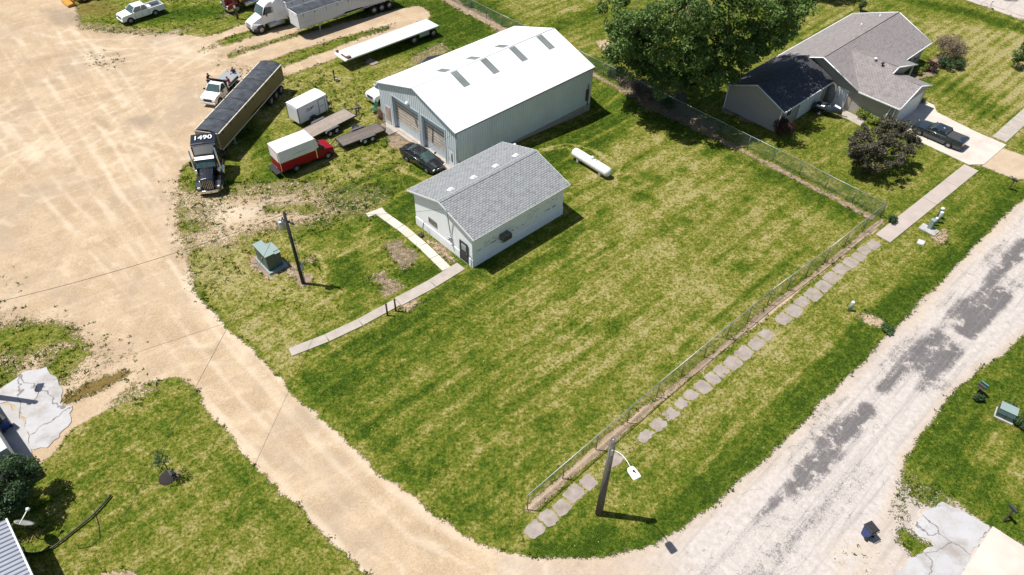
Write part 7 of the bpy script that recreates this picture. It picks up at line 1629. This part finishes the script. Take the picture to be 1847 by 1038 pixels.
b0 = G(1226, 182)
tree('big_tree', 'huge broad crowned green tree standing at the side fence left of the bungalow', 'tree', (b0.x, b0.y, 0), 22.5, 9.0, 4.2, .62, 'tree', 640, 140, .175, 12, .85,
     local=[(-9, -1, 11, 1.5), (-7, -4, 10, 2.0), (-8, 0, 8, 1.6), (-6, -3, 8, 1.8), (-5, -6, 12, 2.2), (-4, -2, 5.2, 1.8), (-2, -6.5, 13, 2.4), (2, -7, 14, 2.3), (5, -6, 14, 2.0), (8, -4, 13, 1.9), (10, 0, 11, 1.8), (9.5, 1, 7.6, 1.5), (8, -1, 9, 1.8), (-6, 2, 6.5, 2.0),
            (-2.5, -1, 4.5, 1.7), (0, 2, 8, 2.2), (5, 0, 6, 1.6), (7, 1, 6.0, 1.5), (2, -1, 5.0, 1.5), (0, -3, 16, 3.4), (-4, 1, 15, 3.4), (4, 1, 16, 3.4), (0, 5, 13, 3.4), (7, 4, 13, 2.8), (-7, 4, 12, 2.8), (0, 0, 20, 3.2), (-1, -3, 7, 2.0), (11.5, 0, 13.5, 1.0), (-6, -1, 4.8, 2.0), (-3, -3, 4.4, 2.0), (0, -2, 3.8, 1.8), (-5, 1, 3.6, 1.6), (3, -2, 4.6, 1.8), (5.5, -2, 7, 1.8), (-7.5, -1, 6.2, 1.6), (1, -4, 6, 2.0), (-1, -5, 9, 2.2), (4, -4, 9.5, 2.2), (7, -3, 10, 2.0), (2.5, -2, 8, 2.0), (-4, -5, 9, 2.2)])
tree('purple_plum_tree', 'purple leaved tree on the lawn beside the dark pickup', 'tree', (G(1573, 313).x, G(1573, 313).y, 0), 5.4, 3.55, 1.1, .15, 'plum', 190, 105, .10, 5, .42,
     lobes=[(1560, 262, 3.2, 1.7), (1585, 240, 3.8, 1.7), (1612, 232, 3.8, 1.5), (1635, 240, 3.4, 1.1), (1600, 275, 2.8, 1.9), (1562, 290, 1.8, 1.4), (1635, 262, 2.6, 1.2), (1542, 272, 2.4, .8), (1650, 255, 2.8, .5), (1540, 250, 3.0, .5), (1580, 300, 1.6, 1.0)])
tree('leafy_tree', 'dark green bushy tree at the left edge above the dish', 'tree', (G(35, 915).x, G(35, 915).y, 0), 4.4, 2.0, 1.0, .12, 'dark', 70, 240, .085, 8, .55)
tree('young_tree', 'thin young tree with white trunk guard in a black mulch ring', 'tree', (G(309, 858).x, G(309, 858).y, 0), 2.6, .42, 1.3, .035, 'dark', 12, 30, .07, 3, .26, trunk='bark')
T = thing('mulch_ring', 'round black mulch ring under the thin young tree', 'mulch', (G(302, 862).x, G(302, 862).y, 0)); MB().lathe([(0, .07), (.3, .06), (.5, .01), (.56, -.03)], n=20).build('mulch_bed', M['mulch'], T)
T = thing('trunk_guard', 'short white guard tube round the thin young tree', 'tree guard', (G(309, 858).x, G(309, 858).y, 0)); MB().tube((0, 0, .05), (.02, 0, .75), .06, n=10, caps=False).build('guard_tube', M['white'], T)
tree('lawn_tree', 'small green tree alone in the straw coloured lawn, right edge', 'tree', (G(1832, 122).x, G(1832, 122).y, 0), 3.2, .95, .7, .05, 'green', 24, 60, .12, 6, .42)
tree('roadside_tree', 'broad tree at the top edge beyond the bungalow, throwing a dark shadow on the lawn', 'tree', (G(1478, -12).x, G(1478, -12).y, 0), 9, 3.4, 1.6, .25, 'green', 60, 160, .2, 16, 1.2)
shrub('lawn_conifer', 'small dark shrub behind the bungalow roof near the top', (1551, 20), .8, 1.7, 'dark', 700, .1, 31)
shrub('red_shrub', 'dark maroon shrub at the near corner of the charcoal roofed garage', (1409, 243), 1.35, 2.1, 'maroon', 2600, .085, 2)
shrub('pink_shrub', 'big pinkish olive shrub at the far right corner of the bungalow', (1706, 106), 2.3, 3.0, 'pink', 5200, .085, 3)
shrub('hedge_shrub', 'dense dark green shrub in front of the pinkish one', (1712, 122), 1.5, 1.3, 'dark', 2400, .09, 4, None, None, True, 'shrub', 1.4)
shrub('bronze_shrub', 'small bronze round shrub by the porch', (1678, 128), .85, 1.5, 'maroon', 1500, .07, 5)
shrub('lime_shrub', 'lime green round shrub nearest the porch corner', (1655, 134), .65, .95, 'lime', 1300, .06, 6, 'lime green round shrubs')
shrub('lime_shrub', 'lime green round shrub between its twin and the bronze shrub', (1667, 127), .65, .95, 'lime', 1300, .06, 7, 'lime green round shrubs')
shrub('yellow_shrub', 'yellow green shrub under the white side door wall', (1556, 213), 1.0, 1.2, 'lime', 1500, .08, 8, 'yellow green shrubs along the garage wall')
shrub('yellow_shrub', 'yellow green shrub next to the downpipe of the bungalow', (1574, 222), .85, 1.0, 'lime', 1300, .08, 9, 'yellow green shrubs along the garage wall')
shrub('corner_shrub', 'small dark green shrub beside the white garage door edge', (1662, 186), .5, .8, 'dark', 700, .07, 10)
for i, (x, y, l) in enumerate(((1322, 190, 'leftmost'), (1340, 197, 'second from the left'), (1357, 205, 'middle'), (1374, 213, 'second from the right'), (1390, 220, 'rightmost'))):
    shrub('low_shrub', 'low green shrub against the garage gable wall, %s of five' % l, (x, y + 6), .75, .8, 'green', 700, .08, 40 + i, 'low shrubs along the garage gable wall')
shrub('fence_corner_shrub', 'dark green bush at the corner of the two chain link fences', (1608, 402), .6, .9, 'dark', 900, .07, 20)
shrub('cabinet_shrub', 'leafy green plant behind the grey green cabinet', (1818, 741), .55, .8, 'green', 900, .07, 21); shrub('cabinet_shrub', 'leafy green plant right of the grey green cabinet', (1838, 768), .6, .8, 'dark', 900, .07, 22)
shrub('mailbox_shrub', 'dark green spiky plant under the double mailbox', (1763, 718), .55, .6, 'dark', 900, .09, 23)
shrub('verge_shrub', 'low bright green clump at the street edge below the round pedestal', (1601, 596), .75, .35, 'green', 900, .08, 24)
shrub('dish_brush', 'pale leafy weeds growing round the satellite dish mast', (60, 950), .9, .7, 'lime', 900, .06, 25)
for i, (x, y, r, lf, l) in enumerate(((1108, 138, 1.2, 'dark', 'green vine tangle on the fence beside the shed corner'), (1128, 152, 1.3, 'brush', 'dead brown brush heap at the fence left of the big tree'), (1150, 163, 1.5, 'brush', 'reddish dry brush between the shed and the big tree'),
                                      (1178, 178, 1.4, 'brush', 'grey dry brush at the foot of the big tree'), (1205, 196, 1.1, 'dark', 'dark undergrowth in front of the big trunk'))):
    shrub('fence_brush', l, (x, y), r, 1.5, lf, 1500, .09, 60 + i, 'brush along the side fence')
shrub('fence_plant', 'small green plant climbing the back fence post near the top', (850, 14), .35, .9, 'green', 300, .07, 70)

# ------------------------------------------------------------------ ground cover: weeds on the gravel, tufts in the lawn
def interp(arr, x, y):
    ix = np.clip(np.searchsorted(xs, x) - 1, 0, NX - 2); iy = np.clip(np.searchsorted(ys, y) - 1, 0, NY - 2)
    return arr[iy * NX + ix]
paved = np.ones(PX.shape)
def cover(name, N_, sel, hgt, wid, blades, rng, label, zfun=None, spread=.05, splay=.55):
    x = rng.uniform(-78, 76, N_ * 3); y = rng.uniform(15, 108, N_ * 3)
    # keep what the view can hold, with a margin
    d = np.stack([x, y, np.full_like(x, -CAM_H)], 1); w_ = d @ FW; u_ = FOC * (d @ RT) / w_; v_ = -FOC * (d @ UP) / w_
    ok = (np.abs(u_) < 1080) & (np.abs(v_) < 640); x, y = x[ok], y[ok]
    pr = sel(x, y); ok = rng.random(len(x)) < pr; x, y = x[ok][:N_], y[ok][:N_]; n = len(x)
    X = np.repeat(x, blades) + rng.normal(0, spread, n * blades); Y_ = np.repeat(y, blades) + rng.normal(0, spread, n * blades); m = len(X)
    a = rng.uniform(0, 2 * PI, m); h_ = np.repeat(hgt * rng.uniform(.5, 1.4, n), blades) * rng.uniform(.7, 1.2, m); w2 = wid * rng.uniform(.6, 1.3, m); lean = rng.uniform(0, splay, m)
    ca, sa = np.cos(a), np.sin(a); zb = interp(relief, X, Y_) - .01
    V = np.stack([np.stack([X - sa * w2, Y_ + ca * w2, zb], 1), np.stack([X + sa * w2, Y_ - ca * w2, zb], 1), np.stack([X + ca * h_ * lean * 1.4, Y_ + sa * h_ * lean * 1.4, zb + h_], 1)], 1).reshape(-1, 3)
    me = bpy.data.meshes.new(name); me.vertices.add(m * 3); me.vertices.foreach_set('co', V.astype(np.float32).ravel()); me.loops.add(m * 3); me.loops.foreach_set('vertex_index', np.arange(m * 3, dtype=np.int32))
    me.polygons.add(m); me.polygons.foreach_set('loop_start', np.arange(0, m * 3, 3, dtype=np.int32)); me.polygons.foreach_set('loop_total', np.full(m, 3, dtype=np.int32))
    dd = np.repeat(interp(dry, X, Y_) - (.38 if name == 'weeds' else 0), 3); oo = np.repeat(interp(orange, X, Y_), 3); z = np.zeros(m * 3); o1 = np.ones(m * 3)
    for nm, vc in (('masks', np.stack([o1, dd, z, z], 1)), ('masks2', np.stack([z, z, oo, z], 1))):
        at = me.attributes.new(nm, 'FLOAT_COLOR', 'POINT'); at.data.foreach_set('color', vc.astype(np.float32).ravel())
    me.update(calc_edges=True); me.materials.append(M_ground); o = bpy.data.objects.new(name, me); COL.objects.link(o); tag(o, label, 'grass' if name != 'weeds' else 'weeds', None, 'stuff'); return o
# keep blades off slabs and out of buildings
block = np.zeros(PX.shape, bool)
def blk(pts, world=True, g=0.0): block[sdf(pts, world) < g] = True
for s0, s1, t0, t1 in ((36.6, 56, -59.3, -46.6), (28.8, 39.9, -43.2, -35.1), (75.9, 93, -36.7, -26.3), (76, 83.3, -27, -21.6), (66.2, 76, -36.8, -29.3)):
    blk([ABw(s0, t0), ABw(s1, t0), ABw(s1, t1), ABw(s0, t1)])
for o in list(bpy.data.objects):
    if o.name.split('.')[0] in ('footpath', 'sidewalk', 'driveway', 'parking_pad', 'house_path', 'old_sidewalk'):
        me = o.data
        for pl in me.polygons:
            if pl.normal.z > .9:
                P = [me.vertices[i].co for i in pl.vertices]; c = sum(P, Vector()) / len(P); R_ = max((q - c).length for q in P)
                near = np.where((np.abs(PX - c.x) < R_ + .3) & (np.abs(PY - c.y) < R_ + .3))[0]
                if len(near) == 0: continue
                Q = [(q.x, q.y) for q in P]; ins = np.zeros(len(near), bool)
                for i in range(len(Q)):
                    (x1, y1), (x2, y2) = Q[i], Q[(i + 1) % len(Q)]
                    if y1 == y2: continue
                    cnd = ((y1 <= PY[near]) & (y2 > PY[near])) | ((y2 <= PY[near]) & (y1 > PY[near])); ins ^= cnd & (PX[near] < x1 + (PY[near] - y1) / (y2 - y1) * (x2 - x1))
                block[near[ins]] = True
free = (~block).astype(float)
rngw = np.random.default_rng(5)
edge_ok = (sdf([(280, 300), (720, 300), (700, 400), (430, 530), (330, 540)]) < 0).astype(float)
def sel_weed(x, y):
    g = interp(green, x, y); nn = vnoise(x, y, .5, 91); nn = nn - .22 * (np.abs(interp(d_yard, x, y)) < .7) * (interp(edge_ok, x, y) < .5); return np.clip((g - .1) * 2.2, 0, 1) * np.clip((.93 - g) * 6, 0, 1) * (nn > .42) * interp(free, x, y) * (interp(soil, x, y) < .6)
cover('weeds', 40000, sel_weed, .11, .045, 8, rngw, 'low green weeds scattered over the thin gravel edges of the yard', spread=.07, splay=1.2)
wk = sdl([(940, 975), (1050, 880), (1150, 797), (1260, 703), (1390, 597), (1500, 500), (1575, 440)])
def sel_lawn(x, y):
    g = interp(green, x, y); return (g > .9) * interp(free, x, y) * (.35 + .65 * (interp(dry, x, y) < .35))
def sel_gap(x, y): return (interp(wk, x, y) < .95) * .9
cover('walk_weeds', 2600, sel_gap, .08, .03, 6, rngw, 'grass and weeds growing in the gaps of the old broken sidewalk', spread=.06, splay=1.0)
cover('lawn_grass', 240000, sel_lawn, .075, .018, 4, rngw, 'short mown grass covering the field and the lawns', spread=.06)
